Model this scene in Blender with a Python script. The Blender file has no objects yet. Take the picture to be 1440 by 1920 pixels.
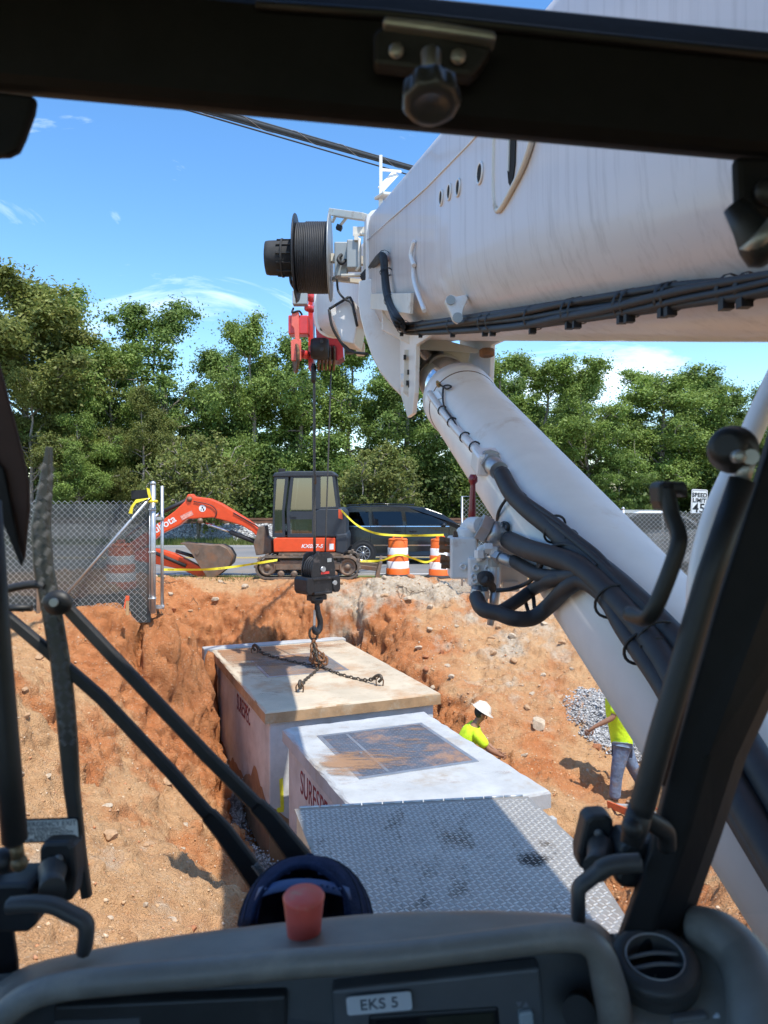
import bpy, bmesh, math, random
import numpy as np
from mathutils import Vector, Matrix, Euler

R = math.radians
random.seed(7)
rng = np.random.default_rng(11)
SC = bpy.context.scene
COL = SC.collection

# ------------------------------------------------------------------ camera, sky, sun, exposure
F, HY, EYE = 1420.0, 925.0, 2.1          # focal length and horizon of the photograph in pixels, eye height in metres
cam_d = bpy.data.cameras.new('camera')
cam = bpy.data.objects.new('camera', cam_d); COL.objects.link(cam)
cam.location = (0, 0, EYE); cam.rotation_euler = (R(90), 0, 0)
cam_d.sensor_fit = 'VERTICAL'; cam_d.sensor_height = 36; cam_d.sensor_width = 27
cam_d.lens = 36 * F / 1920
cam_d.shift_y = -(960 - HY) / 1920
cam_d.clip_start = .02; cam_d.clip_end = 3000
cam_d.dof.use_dof = True; cam_d.dof.focus_distance = 11; cam_d.dof.aperture_fstop = 8.5
SC.camera = cam

SUN = Vector((.52, -.80, 0)).normalized()
SUN_EL = R(64.5)
sunv = Vector((SUN.x * math.cos(SUN_EL), SUN.y * math.cos(SUN_EL), math.sin(SUN_EL)))
world = bpy.data.worlds.new('World'); SC.world = world; world.use_nodes = True
wn, wl = world.node_tree.nodes, world.node_tree.links
wn.clear()
w_out = wn.new('ShaderNodeOutputWorld'); w_bg = wn.new('ShaderNodeBackground')
sky = wn.new('ShaderNodeTexSky'); sky.sky_type = 'NISHITA'; sky.sun_disc = False
sky.sun_elevation = SUN_EL; sky.sun_rotation = math.atan2(sunv.x, sunv.y)
sky.altitude = 300; sky.air_density = 1.0; sky.dust_density = .3; sky.ozone_density = 2.5
# wisps of cirrus all round the sky
tc = wn.new('ShaderNodeTexCoord'); mp = wn.new('ShaderNodeMapping'); mp.inputs['Scale'].default_value = (1.3, 1.3, 4.2)
mp.inputs['Rotation'].default_value = (R(8), R(14), R(20))
nz = wn.new('ShaderNodeTexNoise'); nz.inputs['Scale'].default_value = 2.3; nz.inputs['Detail'].default_value = 9
nz.inputs['Roughness'].default_value = .62; nz.inputs['Distortion'].default_value = .9
cr = wn.new('ShaderNodeValToRGB'); cr.color_ramp.elements[0].position = .54; cr.color_ramp.elements[1].position = .80
wl.new(tc.outputs['Generated'], mp.inputs['Vector']); wl.new(mp.outputs['Vector'], nz.inputs['Vector']); wl.new(nz.outputs['Fac'], cr.inputs['Fac'])
hs = wn.new('ShaderNodeHueSaturation'); hs.inputs['Saturation'].default_value = 1.22; hs.inputs['Value'].default_value = .98
wl.new(sky.outputs[0], hs.inputs['Color'])
mx = wn.new('ShaderNodeMix'); mx.data_type = 'RGBA'
ml = wn.new('ShaderNodeMath'); ml.operation = 'MULTIPLY'; ml.inputs[1].default_value = .8
wl.new(cr.outputs['Color'], ml.inputs[0]); wl.new(ml.outputs[0], mx.inputs['Factor'])
wl.new(hs.outputs[0], mx.inputs['A']); mx.inputs['B'].default_value = (7.5, 7.9, 8.4, 1)
wl.new(mx.outputs['Result'], w_bg.inputs['Color']); w_bg.inputs['Strength'].default_value = .15
wl.new(w_bg.outputs[0], w_out.inputs['Surface'])

sl = bpy.data.lights.new('sun', 'SUN'); sl.energy = 2.9; sl.angle = R(.55); sl.color = (1, .955, .88)
so = bpy.data.objects.new('sun', sl); COL.objects.link(so); so.location = (0, 0, 30)
so.rotation_euler = sunv.to_track_quat('Z', 'Y').to_euler()

vs = SC.view_settings
vs.view_transform = 'Standard'; vs.look = 'None'; vs.gamma = 1; vs.use_curve_mapping = False; vs.exposure = 0.98
SC.cycles.max_bounces = 8; SC.cycles.diffuse_bounces = 4; SC.cycles.transparent_max_bounces = 16
SC.cycles.use_denoising = True

# ------------------------------------------------------------------ helpers
def W(u, v, d):
    """the point at distance d (metres ahead) that the photograph shows at pixel u, v of 1440 x 1920"""
    return Vector(((u - 720) / F * d, d, EYE - (v - HY) / F * d))

ORG = {}
def link(name, data, parent=None, loc=None):
    o = bpy.data.objects.new(name, data); COL.objects.link(o)
    if parent is not None:
        o.parent = parent; ORG[o.name] = ORG[parent.name]
    else:
        o.location = loc or (0, 0, 0); ORG[o.name] = Vector(loc or (0, 0, 0))
    return o

def tag(o, label=None, cat=None, group=None, kind=None):
    if label: o['label'] = label
    if cat: o['category'] = cat
    if group: o['group'] = group
    if kind: o['kind'] = kind
    return o

def thing(name, label, cat, loc, group=None):
    o = link(name, None, None, Vector(loc)); o.empty_display_size = .2
    return tag(o, label, cat, group)

class MB:
    def __init__(s): s.v = []; s.f = []; s.sm = []
    def add(s, vs, fs, smooth=False):
        n = len(s.v); s.v += [Vector(p) for p in vs]
        s.f += [tuple(i + n for i in f) for f in fs]; s.sm += [smooth] * len(fs); return s
    def box(s, c, size, rot=None):
        c = Vector(c); hx, hy, hz = [q / 2 for q in size]
        m = rot if rot is not None else Matrix.Identity(3)
        p = [c + m @ Vector((x, y, z)) for x in (-hx, hx) for y in (-hy, hy) for z in (-hz, hz)]
        return s.add(p, [(0, 1, 3, 2), (4, 6, 7, 5), (0, 4, 5, 1), (2, 3, 7, 6), (0, 2, 6, 4), (1, 5, 7, 3)])
    def bar(s, a, b, w, t, up=(0, 0, 1)):
        a, b = Vector(a), Vector(b); z = (b - a).normalized(); x = z.cross(Vector(up))
        if x.length < 1e-4: x = z.cross(Vector((1, 0, 0)))
        x.normalize(); y = x.cross(z)
        return s.box((a + b) / 2, (w, t, (b - a).length), Matrix((x, y, z)).transposed())
    def prism(s, poly, ext):
        n = len(poly); ext = Vector(ext); p = [Vector(q) for q in poly]
        return s.add(p + [q + ext for q in p], [tuple(range(n - 1, -1, -1)), tuple(range(n, 2 * n))] + [(i, (i + 1) % n, n + (i + 1) % n, n + i) for i in range(n)])
    def loft(s, rings, closed=True, caps=True, smooth=True):
        n = len(rings[0]); vs = [p for r in rings for p in r]; fs = []
        for k in range(len(rings) - 1):
            for i in range(n if closed else n - 1):
                j = (i + 1) % n
                fs.append((k * n + i, k * n + j, (k + 1) * n + j, (k + 1) * n + i))
        s.add(vs, fs, smooth)
        if caps and closed:
            s.add(rings[0], [tuple(range(n - 1, -1, -1))]); s.add(rings[-1], [tuple(range(n))])
        return s
    def tube(s, path, r, n=8, caps=True, flat=1.0, up=None):
        P = [Vector(p) for p in path]; rr = r if isinstance(r, (list, tuple)) else [r] * len(P)
        rings = []; ref = None
        for i, p in enumerate(P):
            t = (P[min(i + 1, len(P) - 1)] - P[max(i - 1, 0)]).normalized()
            if ref is None:
                ref = Vector(up) if up else (Vector((0, 0, 1)) if abs(t.z) < .9 else Vector((1, 0, 0)))
            x = t.cross(ref).normalized(); y = x.cross(t).normalized(); ref = y
            rings.append([p + (x * math.cos(a) + y * math.sin(a) * flat) * rr[i] for a in [2 * math.pi * k / n for k in range(n)]])
        return s.loft(rings, True, caps, n > 4)
    def lathe(s, prof, base, axis=(0, 0, 1), n=16, smooth=True, caps=True):
        q = Vector(axis).normalized().to_track_quat('Z', 'Y').to_matrix(); base = Vector(base)
        rings = [[base + q @ Vector((r * math.cos(2 * math.pi * k / n), r * math.sin(2 * math.pi * k / n), z)) for k in range(n)] for r, z in prof]
        return s.loft(rings, True, caps, smooth)
    def ball(s, c, r, n=12, m=8, scale=(1, 1, 1), rot=None):
        rot = rot if rot is not None else Matrix.Identity(3); c = Vector(c)
        rings = []
        for j in range(1, m):
            ph = math.pi * j / m - math.pi / 2
            rings.append([c + rot @ Vector((r * scale[0] * math.cos(ph) * math.cos(2 * math.pi * k / n), r * scale[1] * math.cos(ph) * math.sin(2 * math.pi * k / n), r * scale[2] * math.sin(ph))) for k in range(n)])
        s.loft(rings, True, False, True)
        b = c + rot @ Vector((0, 0, -r * scale[2])); t = c + rot @ Vector((0, 0, r * scale[2]))
        s.add([b] + rings[0], [(0, (i + 1) % n + 1, i + 1) for i in range(n)], True)
        s.add([t] + rings[-1], [(0, i + 1, (i + 1) % n + 1) for i in range(n)], True)
        return s
    def torus(s, c, R_, r, axis=(0, 0, 1), n=18, m=6, sx=1.0):
        q = Vector(axis).normalized().to_track_quat('Z', 'Y').to_matrix(); c = Vector(c)
        vs = []; fs = []
        for i in range(n):
            a = 2 * math.pi * i / n; ca = Vector((math.cos(a) * sx, math.sin(a), 0)); cd = Vector((math.cos(a), math.sin(a), 0))
            for j in range(m):
                b = 2 * math.pi * j / m
                vs.append(c + q @ (ca * R_ + cd * r * math.cos(b) + Vector((0, 0, r * math.sin(b)))))
        for i in range(n):
            for j in range(m):
                fs.append((i * m + j, ((i + 1) % n) * m + j, ((i + 1) % n) * m + (j + 1) % m, i * m + (j + 1) % m))
        return s.add(vs, fs, True)
    def mesh(s, name, off=Vector((0, 0, 0))):
        me = bpy.data.meshes.new(name)
        me.from_pydata([tuple(p - off) for p in s.v], [], s.f); me.update()
        me.polygons.foreach_set('use_smooth', s.sm)
        bm = bmesh.new(); bm.from_mesh(me)
        bmesh.ops.remove_doubles(bm, verts=bm.verts, dist=1e-6)
        bmesh.ops.recalc_face_normals(bm, faces=bm.faces)
        bm.to_mesh(me); bm.free()
        return me

def part(name, mb, mat, parent, bevel=0, label=None, kind=None, seg=2):
    o = link(name, mb.mesh(name, ORG[parent.name]), parent)
    o.data.materials.append(mat)
    if bevel: add_bevel(o, bevel, seg)
    if label: o['label'] = label
    if kind: o['kind'] = kind
    return o

def add_bevel(o, w, seg=2):
    b = o.modifiers.new('edges', 'BEVEL'); b.width = w; b.segments = seg; b.limit_method = 'ANGLE'; b.angle_limit = R(40)
    b.harden_normals = False

def solo(name, mb, mat, label, cat, group=None, bevel=0, kind=None):
    xs = [p.x for p in mb.v]; ys = [p.y for p in mb.v]; zs = [p.z for p in mb.v]
    loc = Vector(((min(xs) + max(xs)) / 2, (min(ys) + max(ys)) / 2, min(zs)))
    o = link(name, mb.mesh(name, loc), None, loc); o.data.materials.append(mat)
    if bevel: add_bevel(o, bevel)
    return tag(o, label, cat, group, kind)

def np_mesh(name, V, Fc):
    V = np.asarray(V, np.float32); Fc = np.asarray(Fc, np.int32); k = Fc.shape[1]
    me = bpy.data.meshes.new(name)
    me.vertices.add(len(V)); me.vertices.foreach_set('co', V.ravel())
    me.loops.add(Fc.size); me.loops.foreach_set('vertex_index', Fc.ravel())
    me.polygons.add(len(Fc)); me.polygons.foreach_set('loop_start', np.arange(0, Fc.size, k, dtype=np.int32))
    me.polygons.foreach_set('loop_total', np.full(len(Fc), k, np.int32))
    me.update(calc_edges=True); return me

def dup(root, loc, rz=0, scale=1, label=None, group=None):
    r = root.copy(); COL.objects.link(r); r.location = loc; r.rotation_euler = (0, 0, rz)
    r.scale = (scale,) * 3 if not isinstance(scale, (tuple, list)) else scale
    ORG[r.name] = Vector(loc)
    if label: r['label'] = label
    if group: r['group'] = group
    for ch in list(root.children):
        c = ch.copy(); COL.objects.link(c); c.parent = r
        for g in ch.children:
            d = g.copy(); COL.objects.link(d); d.parent = c
    return r

def text(name, s, size, origin, xdir, ydir, mat, parent=None, extrude=.001, align='CENTER', spacing=1.0, shear=0, width=1.0, off=0):
    cu = bpy.data.curves.new(name, 'FONT'); cu.body = s; cu.size = size; cu.extrude = extrude; cu.align_x = align; cu.align_y = 'CENTER'
    cu.space_character = spacing; cu.shear = shear; cu.offset = off; cu.space_line = 1.0
    tmp = bpy.data.objects.new('tmp', cu); COL.objects.link(tmp)
    dg = bpy.context.evaluated_depsgraph_get()
    me = bpy.data.meshes.new_from_object(tmp.evaluated_get(dg)); bpy.data.objects.remove(tmp)
    x = Vector(xdir).normalized(); y = Vector(ydir); y = (y - x * y.dot(x)).normalized(); z = x.cross(y)
    m = Matrix((x * width, y, z)).transposed().to_4x4(); m.translation = Vector(origin) - (ORG[parent.name] if parent else Vector())
    me.transform(m)
    o = link(name, me, parent); me.materials.clear(); me.materials.append(mat)
    return o

def smooth_path(P, k=5):
    P = [Vector(p) for p in P]; out = []
    for i in range(len(P) - 1):
        p0, p1, p2, p3 = P[max(i - 1, 0)], P[i], P[i + 1], P[min(i + 2, len(P) - 1)]
        for t in [j / k for j in range(k)]:
            out.append(.5 * ((2 * p1) + (p2 - p0) * t + (2 * p0 - 5 * p1 + 4 * p2 - p3) * t * t + (3 * p1 - p0 - 3 * p2 + p3) * t ** 3))
    return out + [P[-1]]

# ------------------------------------------------------------------ materials
def mat(name, col, rough=.5, metal=0.0, var=.18, scale=6, bump=0, bscale=60, coat=0, dirt=None, dscale=3, damt=.5, spec=.5, stretch=None, alpha=None):
    m = bpy.data.materials.new(name); m.use_nodes = True; N, L = m.node_tree.nodes, m.node_tree.links
    b = N['Principled BSDF']; b.inputs['Roughness'].default_value = rough; b.inputs['Metallic'].default_value = metal
    b.inputs['Specular IOR Level'].default_value = spec
    if coat: b.inputs['Coat Weight'].default_value = coat; b.inputs['Coat Roughness'].default_value = .12
    t = N.new('ShaderNodeTexCoord'); vec = t.outputs['Object']
    if stretch:
        mpn = N.new('ShaderNodeMapping'); mpn.inputs['Scale'].default_value = stretch; L.new(vec, mpn.inputs['Vector']); vec = mpn.outputs['Vector']
    n = N.new('ShaderNodeTexNoise'); n.inputs['Scale'].default_value = scale; n.inputs['Detail'].default_value = 6; n.inputs['Roughness'].default_value = .6
    L.new(vec, n.inputs['Vector'])
    r = N.new('ShaderNodeValToRGB'); r.color_ramp.elements[0].position = .3; r.color_ramp.elements[1].position = .72
    r.color_ramp.elements[0].color = tuple(c * (1 - var) for c in col) + (1,); r.color_ramp.elements[1].color = tuple(min(1, c * (1 + var)) for c in col) + (1,)
    L.new(n.outputs['Fac'], r.inputs['Fac']); out = r.outputs['Color']
    if dirt:
        n2 = N.new('ShaderNodeTexNoise'); n2.inputs['Scale'].default_value = dscale; n2.inputs['Detail'].default_value = 9; n2.inputs['Roughness'].default_value = .7
        L.new(t.outputs['Object'], n2.inputs['Vector'])
        r2 = N.new('ShaderNodeValToRGB'); r2.color_ramp.elements[0].position = .62 - .3 * damt; r2.color_ramp.elements[1].position = .8 - .25 * damt
        L.new(n2.outputs['Fac'], r2.inputs['Fac'])
        mxx = N.new('ShaderNodeMix'); mxx.data_type = 'RGBA'; L.new(r2.outputs['Color'], mxx.inputs['Factor'])
        L.new(out, mxx.inputs['A']); mxx.inputs['B'].default_value = tuple(dirt) + (1,); out = mxx.outputs['Result']
        mr = N.new('ShaderNodeMix'); mr.data_type = 'FLOAT'; L.new(r2.outputs['Color'], mr.inputs['Factor']); mr.inputs['A'].default_value = rough; mr.inputs['B'].default_value = max(rough, .85)
        L.new(mr.outputs['Result'], b.inputs['Roughness'])
        if metal:
            mm = N.new('ShaderNodeMix'); mm.data_type = 'FLOAT'; L.new(r2.outputs['Color'], mm.inputs['Factor']); mm.inputs['A'].default_value = metal; mm.inputs['B'].default_value = 0
            L.new(mm.outputs['Result'], b.inputs['Metallic'])
    L.new(out, b.inputs['Base Color'])
    if bump:
        n3 = N.new('ShaderNodeTexNoise'); n3.inputs['Scale'].default_value = bscale; n3.inputs['Detail'].default_value = 5; L.new(t.outputs['Object'], n3.inputs['Vector'])
        bp = N.new('ShaderNodeBump'); bp.inputs['Strength'].default_value = min(1, bump); bp.inputs['Distance'].default_value = .02; L.new(n3.outputs['Fac'], bp.inputs['Height']); L.new(bp.outputs[0], b.inputs['Normal'])
    if alpha is not None: b.inputs['Alpha'].default_value = alpha
    return m

def glass_mat(name, tint, gloss=.12, see=.75):
    """tinted pane: part clear, part dark, with a mirror sheen"""
    m = bpy.data.materials.new(name); m.use_nodes = True; N, L = m.node_tree.nodes, m.node_tree.links; N.remove(N['Principled BSDF'])
    o = N['Material Output']; t = N.new('ShaderNodeBsdfTransparent'); t.inputs['Color'].default_value = tuple(tint) + (1,)
    g = N.new('ShaderNodeBsdfGlossy'); g.inputs['Roughness'].default_value = .02; g.inputs['Color'].default_value = (.9, .95, 1, 1)
    lw = N.new('ShaderNodeLayerWeight'); lw.inputs['Blend'].default_value = .25
    ma = N.new('ShaderNodeMath'); ma.operation = 'MULTIPLY_ADD'; ma.inputs[1].default_value = .7; ma.inputs[2].default_value = gloss; L.new(lw.outputs['Fresnel'], ma.inputs[0])
    mi = N.new('ShaderNodeMixShader'); L.new(ma.outputs[0], mi.inputs['Fac']); L.new(t.outputs[0], mi.inputs[1]); L.new(g.outputs[0], mi.inputs[2]); L.new(mi.outputs[0], o.inputs['Surface'])
    return m

def leaf_mat(name, c1, c2, c3):
    m = bpy.data.materials.new(name); m.use_nodes = True; N, L = m.node_tree.nodes, m.node_tree.links
    b = N['Principled BSDF']; b.inputs['Roughness'].default_value = .55; b.inputs['Specular IOR Level'].default_value = .35
    g = N.new('ShaderNodeNewGeometry'); r = N.new('ShaderNodeValToRGB')
    r.color_ramp.elements[0].color = tuple(c1) + (1,); r.color_ramp.elements[1].color = tuple(c3) + (1,)
    e = r.color_ramp.elements.new(.5); e.color = tuple(c2) + (1,)
    L.new(g.outputs['Random Per Island'], r.inputs['Fac'])
    # whole sprays of leaves differ in age and tone
    t = N.new('ShaderNodeTexCoord'); n = N.new('ShaderNodeTexNoise'); n.inputs['Scale'].default_value = .55; n.inputs['Detail'].default_value = 3; L.new(t.outputs['Object'], n.inputs['Vector'])
    mr = N.new('ShaderNodeMapRange'); mr.inputs['From Min'].default_value = .3; mr.inputs['From Max'].default_value = .7; mr.inputs['To Min'].default_value = .65; mr.inputs['To Max'].default_value = 1.35; L.new(n.outputs['Fac'], mr.inputs['Value'])
    mu = N.new('ShaderNodeMix'); mu.data_type = 'RGBA'; mu.blend_type = 'MULTIPLY'; mu.inputs['Factor'].default_value = 1; L.new(r.outputs['Color'], mu.inputs['A']); L.new(mr.outputs['Result'], mu.inputs['B'])
    L.new(mu.outputs['Result'], b.inputs['Base Color'])
    tr = N.new('ShaderNodeBsdfTranslucent'); L.new(mu.outputs['Result'], tr.inputs['Color'])
    mi = N.new('ShaderNodeMixShader'); mi.inputs['Fac'].default_value = .4; L.new(b.outputs[0], mi.inputs[1]); L.new(tr.outputs[0], mi.inputs[2]); L.new(mi.outputs[0], N['Material Output'].inputs['Surface'])
    return m

# numpy value noise
def _h(ix, iy, iz):
    n = (ix * 374761393 + iy * 668265263 + iz * 1274126177) & 0xffffffff
    n = ((n ^ (n >> 13)) * 1274126177) & 0xffffffff
    return ((n ^ (n >> 16)) & 0xffff) / 65535.0
def vnoise(p):
    i = np.floor(p).astype(np.int64); f = p - i; f = f * f * (3 - 2 * f)
    o = 0
    for a in (0, 1):
        for b in (0, 1):
            for c in (0, 1):
                w = (f[:, 0] if a else 1 - f[:, 0]) * (f[:, 1] if b else 1 - f[:, 1]) * (f[:, 2] if c else 1 - f[:, 2])
                o = o + w * _h(i[:, 0] + a, i[:, 1] + b, i[:, 2] + c)
    return o * 2 - 1
def fbm(p, octv=4, gain=.5, ridge=False):
    o = 0; a = 1.0; q = p.copy()
    for k in range(octv):
        n = vnoise(q + 17.3 * k); o = o + a * ((1 - np.abs(n)) * 2 - 1 if ridge else n); a *= gain; q = q * 2.03
    return o
# ------------------------------------------------------------------ the setting: pit, road, railway bank
# vault corner points (lid), shared by the terrain
VA = Vector((.927, .3746, 0)).normalized(); VB = Vector((-.3746, .927, 0)).normalized()
V1 = Vector((-1.795, 11.43, 0)); V1W, V1L, V1Z = 2.95, 4.9, -1.2
V2 = Vector((-1.49, 11.05, 0)); V2W, V2L, V2Z = 2.30, 3.45, -1.32         # far corner of vault 2; its length runs towards the crane
PITZ = -3.58

cp = [  # pixel u, v and distance of points of bare earth
    (300, 1450, 11.2), (200, 1300, 11.4), (100, 1240, 11.4), (250, 1320, 12.2), (330, 1420, 12.0), (400, 1500, 11.9),
    (150, 1148, 12.1), (230, 1146, 12.2), (295, 1142, 12.3), (60, 1150, 12.2), (-150, 1150, 12.2),
    (200, 1500, 9.5), (300, 1600, 8.7), (400, 1655, 8.3), (200, 1700, 6.5), (100, 1780, 5.0), (100, 1500, 8.2), (60, 1350, 8.8), (10, 1250, 9.4),
    (460, 1705, 7.6), (430, 1560, 11.0), (480, 1640, 10.9), (-200, 1400, 7.5), (-200, 1300, 9),
    (330, 1172, 13.0), (372, 1190, 13.4), (345, 1180, 14.5), (388, 1190, 15.6), (300, 1150, 13.6),
    (320, 1093, 17.4), (400, 1096, 17.7), (480, 1098, 17.8), (560, 1092, 17.9), (300, 1130, 16.0), (400, 1150, 17.1), (400, 1185, 16.9), (480, 1130, 17.4), (500, 1192, 17.0), (600, 1192, 17.2), (620, 1150, 17.5),
    (700, 1085, 17.9), (780, 1078, 18.0), (860, 1082, 18.0), (960, 1090, 17.9), (700, 1130, 17.4), (780, 1130, 17.2), (860, 1120, 17.3), (680, 1195, 17.0), (760, 1200, 16.2), (830, 1225, 15.6), (870, 1270, 14.7),
    (940, 1190, 16.0), (1000, 1200, 15.6), (1060, 1160, 16.2), (900, 1290, 14.4), (960, 1370, 12.6), (1000, 1300, 13.9), (1060, 1310, 13.4), (1100, 1250, 14.7), (1160, 1230, 14.9), (1300, 1200, 15),
    (950, 1440, 11.3), (930, 1405, 11.9), (1050, 1450, 11.4), (1140, 1508, 11.1), (1000, 1500, 10.4), (1020, 1530, 10.0), (1080, 1575, 9.6), (1190, 1500, 11.2), (1280, 1480, 11.3), (1180, 1605, 9.0), (1110, 1380, 12.6), (1180, 1370, 12.9),
    (1350, 1650, 5.6), (1400, 1740, 4.3), (1300, 1640, 7.5),
]
P = [tuple(W(*c)) for c in cp]
def vp(o, a, b, z):
    q = o + VA * a + VB * b; return (q.x, q.y, z)
P += [vp(V1, -.12, b, PITZ) for b in (.2, 1.2, 2.2, 3.2, 4.2, 5.0)] + [vp(V1, -.5, 3.0, PITZ), vp(V1, -.5, 4.2, PITZ)]
P += [vp(V1, a, 5.15, -2.6) for a in (.0, 1.2, 2.6)]
P += [vp(V1, V1W + .15, b, -3.1) for b in (.3, 1.3, 2.3, 3.3, 4.6)] + [vp(V1, V1W + .45, b, -1.75 + .12 * b) for b in (.2, 1.2, 2.2, 3.2, 4.4)]
P += [vp(V2, a, b, PITZ) for a in (0, 1.1, 2.2) for b in (0, -1.7, -3.4)] + [vp(V2, V2W + .2, b, -3.0) for b in (-.2, -1.0, -1.8, -2.6, -3.4)] + [vp(V2, -.15, b, PITZ) for b in (-.6, -1.5, -2.6)]
P += [(x, y, PITZ + .1) for x, y in ((-.6, 7.6), (.8, 7.6), (-.4, 8.6))] + [(x, 5.6, -1.6) for x in (-.8, .4, 1.5)]
P += [(x, 3.4, -.12) for x in (-3, -1.5, 0, 1.2, 2.4, 4)] + [(x, 0, -.05) for x in (-6, -3, 0, 3, 6)] + [(x, -3, 0) for x in (-12, -6, 0, 6, 12)]
P += [(x, 18.5, 0) for x in np.arange(-13, 14, 1.5)] + [(x, 19.3, 0) for x in np.arange(-13, 14, 3)]
P += [(-9, y, .2) for y in (4, 8, 12, 16)] + [(-13, y, .1) for y in (0, 6, 12, 16)] + [(-5.2, y, .22) for y in (13, 14.5, 16)] + [(6.5, 11, -2.0), (6, 8.5, -1.6), (6.5, 14, -1.2), (6, 5, -.4), (7, 16.4, -.1), (5.5, 17.2, -.05), (10, 15, .1), (10, 11, 0), (10, 7, 0), (13, 4, 0), (13, 12, 0)]
P = np.array(P, float)
def _k(a, b): return np.sqrt(((a[:, None, :] - b[None, :, :]) ** 2).sum(-1) + .004)
A = np.zeros((len(P) + 3,) * 2); A[:len(P), :len(P)] = _k(P[:, :2], P[:, :2]); Q = np.c_[np.ones(len(P)), P[:, :2]]
A[:len(P), len(P):] = Q; A[len(P):, :len(P)] = Q.T
A[:len(P), :len(P)] -= np.eye(len(P)) * .05
sol = np.linalg.solve(A, np.r_[P[:, 2], 0, 0, 0])
def earth(xy):
    xy = np.asarray(xy, float); o = np.zeros(len(xy))
    for i in range(0, len(xy), 40000):
        s = xy[i:i + 40000]; o[i:i + 40000] = _k(s, P[:, :2]) @ sol[:-3] + sol[-3] + s @ sol[-2:]
    t = np.clip((xy[:, 1] - 17.8) / .7, 0, 1); t = t * t * (3 - 2 * t)
    return o * (1 - t)

def axis_(lo, hi, dense_lo, dense_hi, fine, coarse):
    return np.unique(np.round(np.r_[np.arange(lo, dense_lo, coarse), np.arange(dense_lo, dense_hi, fine), np.arange(dense_hi, hi + 1e-6, coarse)], 4))
gx = axis_(-13, 13, -6.2, 5.2, .034, .12); gy = axis_(-4, 19, 3.2, 18.6, .034, .12)
X, Y = np.meshgrid(gx, gy); nx_, ny_ = len(gx), len(gy)
xy = np.c_[X.ravel(), Y.ravel()]
# the bank's outline wanders: look the height up at a warped place
q3 = np.c_[xy, np.zeros(len(xy))]
n_w = fbm(q3 * 2.2 + 70, 3); wx = fbm(q3 * 1.6 + 5, 4) * .10; wy = fbm(q3 * 1.6 + 31, 4) * .10
Z = earth(xy + np.c_[wx, wy])
Zg = Z.reshape(ny_, nx_); sy, sx = np.gradient(Zg, gy, gx); slope = np.sqrt(sx ** 2 + sy ** 2).ravel()
Nn = np.c_[-sx.ravel(), -sy.ravel(), np.ones(len(xy))]; Nn /= np.linalg.norm(Nn, axis=1)[:, None]
p3 = np.c_[xy, Z]
steep = np.clip((slope - .55) / 1.2, 0, 1)
edge = np.clip((18.7 - xy[:, 1]) / .9, 0, 1)
lump = fbm(p3 * np.array([1.5, 1.5, 1.5]), 3) * .11
clod = np.maximum(0, fbm(p3 * 5.0 + 9, 4)) * .085 + np.maximum(0, fbm(p3 * 11 + 60, 3) - .1) * .05 + fbm(p3 * 17 + 3, 3) * .020
crag = fbm(p3 * np.array([3.0, 3.0, 2.2]) + 40, 5, .55, True) * .085 - (1 - np.abs(vnoise(p3 * np.array([2.6, 2.6, 2.0]) + 91))) ** 7 * .10 - (1 - np.abs(vnoise(p3 * 6.5 + 13))) ** 6 * .05
teeth_r = np.clip((xy @ np.array([VA.x, VA.y]) - (V1.x * VA.x + V1.y * VA.y) - V1W + .1) / .3, 0, 1) * np.clip(((xy - np.array([V1.x, V1.y])) @ np.array([VB.x, VB.y])) / .4, 0, 1)
crag -= teeth_r * np.abs(np.sin((xy @ np.array([VB.x, VB.y])) * math.pi / .33 + .6 * n_w)) ** 6 * .10
strata = fbm(p3 * np.array([2.0, 2.0, 9.0]) + 77, 3) * .035
disp = (lump * .75 + clod + steep * (crag + strata)) * (.15 + .85 * edge)
G = p3 + Nn * disp[:, None] * np.array([.9, .9, 1.0])
# keep earth out of the vaults
def inside(o, w, l0, l1, m):
    r = G[:, :2] - np.array([o.x, o.y]); a = r @ np.array([VA.x, VA.y]); b = r @ np.array([VB.x, VB.y])
    return (a > m) & (a < w - m) & (b > l0 + m) & (b < l1 - m)
for o, w, l0, l1 in ((V1, V1W, 0, V1L), (V2, V2W, -V2L, 0)):
    k = inside(o, w, l0, l1, .04); G[k, 2] = np.minimum(G[k, 2], PITZ - .15)
idx = np.arange(nx_ * ny_).reshape(ny_, nx_)
Fq = np.stack([idx[:-1, :-1], idx[:-1, 1:], idx[1:, 1:], idx[1:, :-1]], -1).reshape(-1, 4)
me = np_mesh('excavated_ground', G, Fq)
# which soil lies where: red clay in the cuts, dry tan spoil, pale stony subsoil, washed gravel
def blob(cx, cy, rx, ry): return np.exp(-(((xy[:, 0] - cx) / rx) ** 2 + ((xy[:, 1] - cy) / ry) ** 2))
n1 = fbm(p3 * .9 + 3, 4); n2 = fbm(p3 * 2.6 + 50, 4)
red = np.clip(.30 + steep * .55 + .45 * n1 + blob(-4.0, 12.6, 1.2, 1.2) * .8 + blob(-3.2, 17.2, 2.6, .7) * .7 + blob(.7, 15.6, 1.2, 1.4) * .55 - blob(-2.6, 7.5, 2.4, 3.2) * .45, 0, 1)
pale = np.clip(blob(.6, 17.6, 2.4, .55) * 1.15 + blob(3.0, 16.2, 1.8, 1.2) * .6 + .35 * n2 + blob(-3, 6.5, 2.5, 2.5) * .25 + blob(2.2, 13.8, 1.4, 1.5) * .3 - .1, 0, 1)
gravel = np.clip(blob(3.9, 13.0, .95, 1.15) * 2.2 - .95 + .35 * n2, 0, 1)
r_ = xy - np.array([V1.x, V1.y]); aa = r_ @ np.array([VA.x, VA.y]); bb = r_ @ np.array([VB.x, VB.y])
gravel = np.maximum(gravel, np.clip(1.6 - np.abs(aa + .12) / .13, 0, 1) * (bb > -.9) * (bb < 4))
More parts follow.
